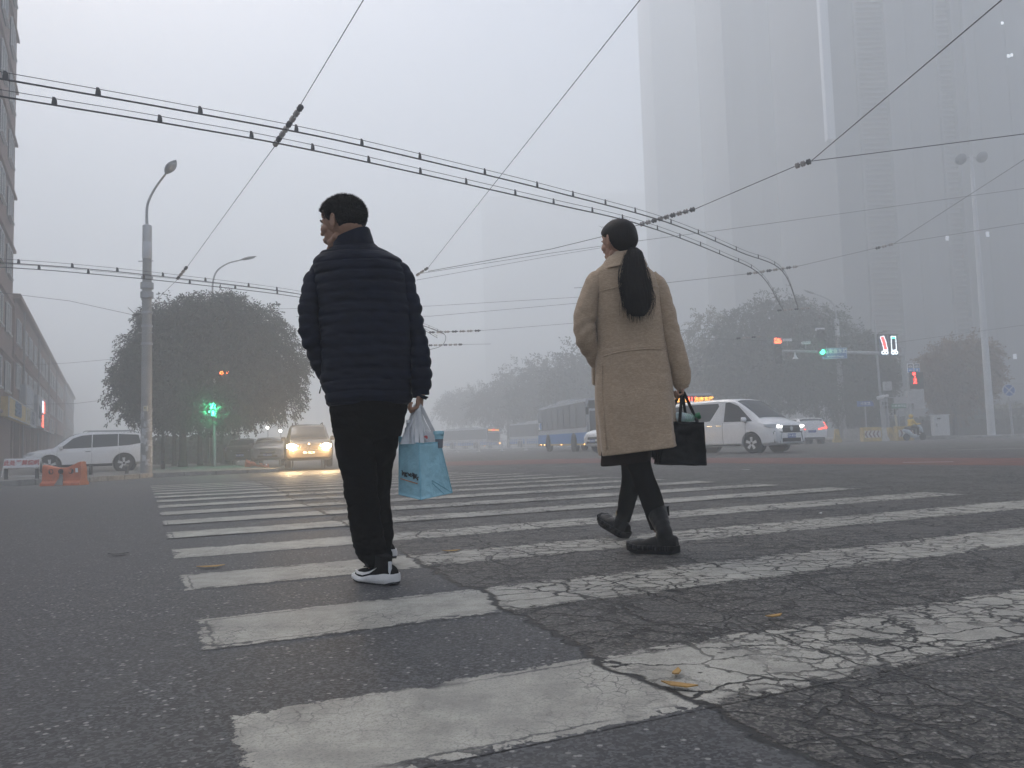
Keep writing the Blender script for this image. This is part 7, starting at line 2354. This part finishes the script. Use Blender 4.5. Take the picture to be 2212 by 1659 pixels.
g0, g1 = PW_(1500, 901, -.045), PW_(1513, 897, -.05)
b = MB(); b.tube([g0, g0.lerp(g1, .2), g1.lerp(g0, .1), g1], [.016, .019, .019, .016], 20); sub(b, 'cap', pm('green_cap', (.015, .14, .05), .4, var=.1), pbt, c_.copy())
b = MB()
for k in range(5): b.tube(smooth_path([PW_(1478 + k * 4, 893, -.06), PW_(1484 + k * 4, 902, -.075), PW_(1480 + k * 4, 911, -.075)], 4), .0015, 5)
sub(b, 'green_stripe', pm('pale_green', (.22, .42, .30), .5), pbt, c_.copy())
c_ = PW_(1436, 975, .05)
hbg = thing('black_pouch', 'black pouch just below the coat hem between the legs and the tote', 'bag', tuple(c_))
b = MB(); b.box((0, 0, 0), (.155, .07, .085)); b.build('pouch', M_tote, hbg, bevel=.012)
b = MB(); b.tube([(.0, 0, .04), (.03, 0, .12), (.08, 0, .3)], .006, 6); b.build('cord', M_tote, hbg)

# ------------------------------------------------------------------ scooter rider far right
q = D(1976, 953, 50.6); q.z = 0.0
sc_ = thing('scooter', 'pale electric scooter with a black box at the junction edge', 'scooter', tuple(q), .25)
def wheel_s(x):
    b = MB(); b.lathe([(.12, -.04), (.22, -.045), (.235, 0), (.22, .045), (.12, .04)], (x, 0, .235), 'Y', 20); w_ = b.build('wheel', M_tyre, sc_, smooth=True)
    b = MB(); b.lathe([(.001, -.03), (.12, -.03), (.12, .03), (.001, .03)], (x, 0, .235), 'Y', 12); b.build('rim', M_rim, w_)
wheel_s(.62); wheel_s(-.58)
M_scb = pm('scooter_body', (.42, .48, .52), .35, var=.05)
b = MB(); sleeve(b, [(Vector((.62, 0, .50)), .06), (Vector((.50, 0, .72)), .12), (Vector((.40, 0, .90)), .10), (Vector((.36, 0, 1.0)), .05)], n=16, wr=0, sub=5)
sleeve(b, [(Vector((.42, 0, .42)), .09), (Vector((.20, 0, .30)), .10), (Vector((-.15, 0, .32)), .13), (Vector((-.45, 0, .55)), .15), (Vector((-.80, 0, .68)), .08)], n=16, wr=0, sub=5)
b.build('body', M_scb, sc_, smooth=True)
b = MB(); sleeve(b, [(Vector((.0, 0, .74)), .08), (Vector((-.3, 0, .78)), .12), (Vector((-.65, 0, .80)), .08)], n=14, wr=0, sub=4); b.build('seat', M_blk, sc_, smooth=True)
b = MB(); b.tube([(.40, -.34, 1.05), (.37, 0, 1.0), (.40, .34, 1.05)], .02, 8); b.tube([(.62, 0, .24), (.38, 0, 1.0)], .035, 8); b.build('handlebar', M_blk, sc_)
b = MB(); b.box((.62, 0, .45), (.3, .14, .05)); b.box((.52, 0, .80), (.05, .18, .10)); b.build('front_guard', M_blk, sc_, bevel=.02)
for s in (-1, 1):
    b = MB(); b.bar((.38, s * .3, 1.05), (.36, s * .36, 1.2), .02); b.box((.36, s * .38, 1.24), (.02, .12, .08)); b.build('mirror', M_blk, sc_)
rd = thing('person', 'rider in a yellow helmet and yellow jacket sitting on the scooter', 'person', tuple(q), .25)
b = MB()
b.ell((-.17, 0, 1.50), (.10, .085, .12)); b.ell((-.10, 0, 1.46), (.06, .06, .07)); b.caps((-.19, 0, 1.40), (-.2, 0, 1.30), .055, .06)
b.ell((-.22, 0, 1.14), (.12, .17, .22)); b.ell((-.26, 0, .92), (.14, .17, .14)); b.caps((-.2, -.16, 1.27), (-.2, .16, 1.27), .07, .07)
for s in (-1, 1):
    b.caps((-.2, s * .2, 1.26), (-.04, s * .27, 1.03), .052, .045); b.caps((-.04, s * .27, 1.03), (.30, s * .26, 1.06), .042, .030)
    b.caps((-.24, s * .10, .90), (.16, s * .17, .80), .085, .065); b.caps((.16, s * .17, .80), (.18, s * .16, .42), .060, .042); b.caps((.15, s * .16, .40), (.33, s * .17, .38), .042, .035)
    hand_shapes(b, (.30, s * .26, 1.06), (1, 0, 0), (0, 0, -1), (0, -s, 0), curl=(.8, 1, .6), sc=.9)
rb = remeshed(b, .008, 3); rb.build('body', M_skin, rd, smooth=True, recalc=False, ang=180)
M_yj = pm('yellow_jacket', (.62, .42, .03), .6, var=.12, scale=10)
b = MB(); b.ell((-.22, 0, 1.13), (.145, .195, .235)); b.ell((-.25, 0, .97), (.16, .185, .13)); b.caps((-.2, -.17, 1.27), (-.2, .17, 1.27), .09, .09)
for s in (-1, 1): b.caps((-.2, s * .2, 1.26), (-.04, s * .27, 1.03), .070, .062); b.caps((-.04, s * .27, 1.03), (.25, s * .26, 1.06), .060, .045)
remeshed(b, .012, 3).build('jacket', M_yj, rd, smooth=True, recalc=False, ang=180)
b = MB()
for s in (-1, 1): b.caps((-.24, s * .10, .90), (.16, s * .17, .80), .100, .080); b.caps((.16, s * .17, .80), (.17, s * .16, .46), .075, .058); b.caps((.13, s * .16, .38), (.33, s * .17, .36), .05, .045)
remeshed(b, .012, 3).build('trousers', M_trou, rd, smooth=True, recalc=False, ang=180)
b = MB(); b.ell((-.18, 0, 1.545), (.135, .12, .125)); b.ell((-.06, 0, 1.56), (.06, .09, .02)); remeshed(b, .010, 3).build('helmet', M_yj, rd, smooth=True, recalc=False, ang=180)
b = MB(); b.ell((-.08, 0, 1.50), (.045, .09, .06)); b.build('visor', M_cg, rd, smooth=True)
# ================================================================== fog
hm = bpy.data.materials.new('haze'); hm.use_nodes = True
hm.node_tree.nodes.clear()
_v = hm.node_tree.nodes.new('ShaderNodeVolumePrincipled'); _o = hm.node_tree.nodes.new('ShaderNodeOutputMaterial')
_v.inputs['Color'].default_value = (.952, .985, 1.0, 1)
_v.inputs['Density'].default_value = FOG
_v.inputs['Anisotropy'].default_value = .15
hm.node_tree.links.new(_v.outputs[0], _o.inputs['Volume'])
hb_ = MB(); hb_.box((0, 130, 60.5), (800, 620, 125)); tag(hb_.build('haze', hm), kind='stuff')
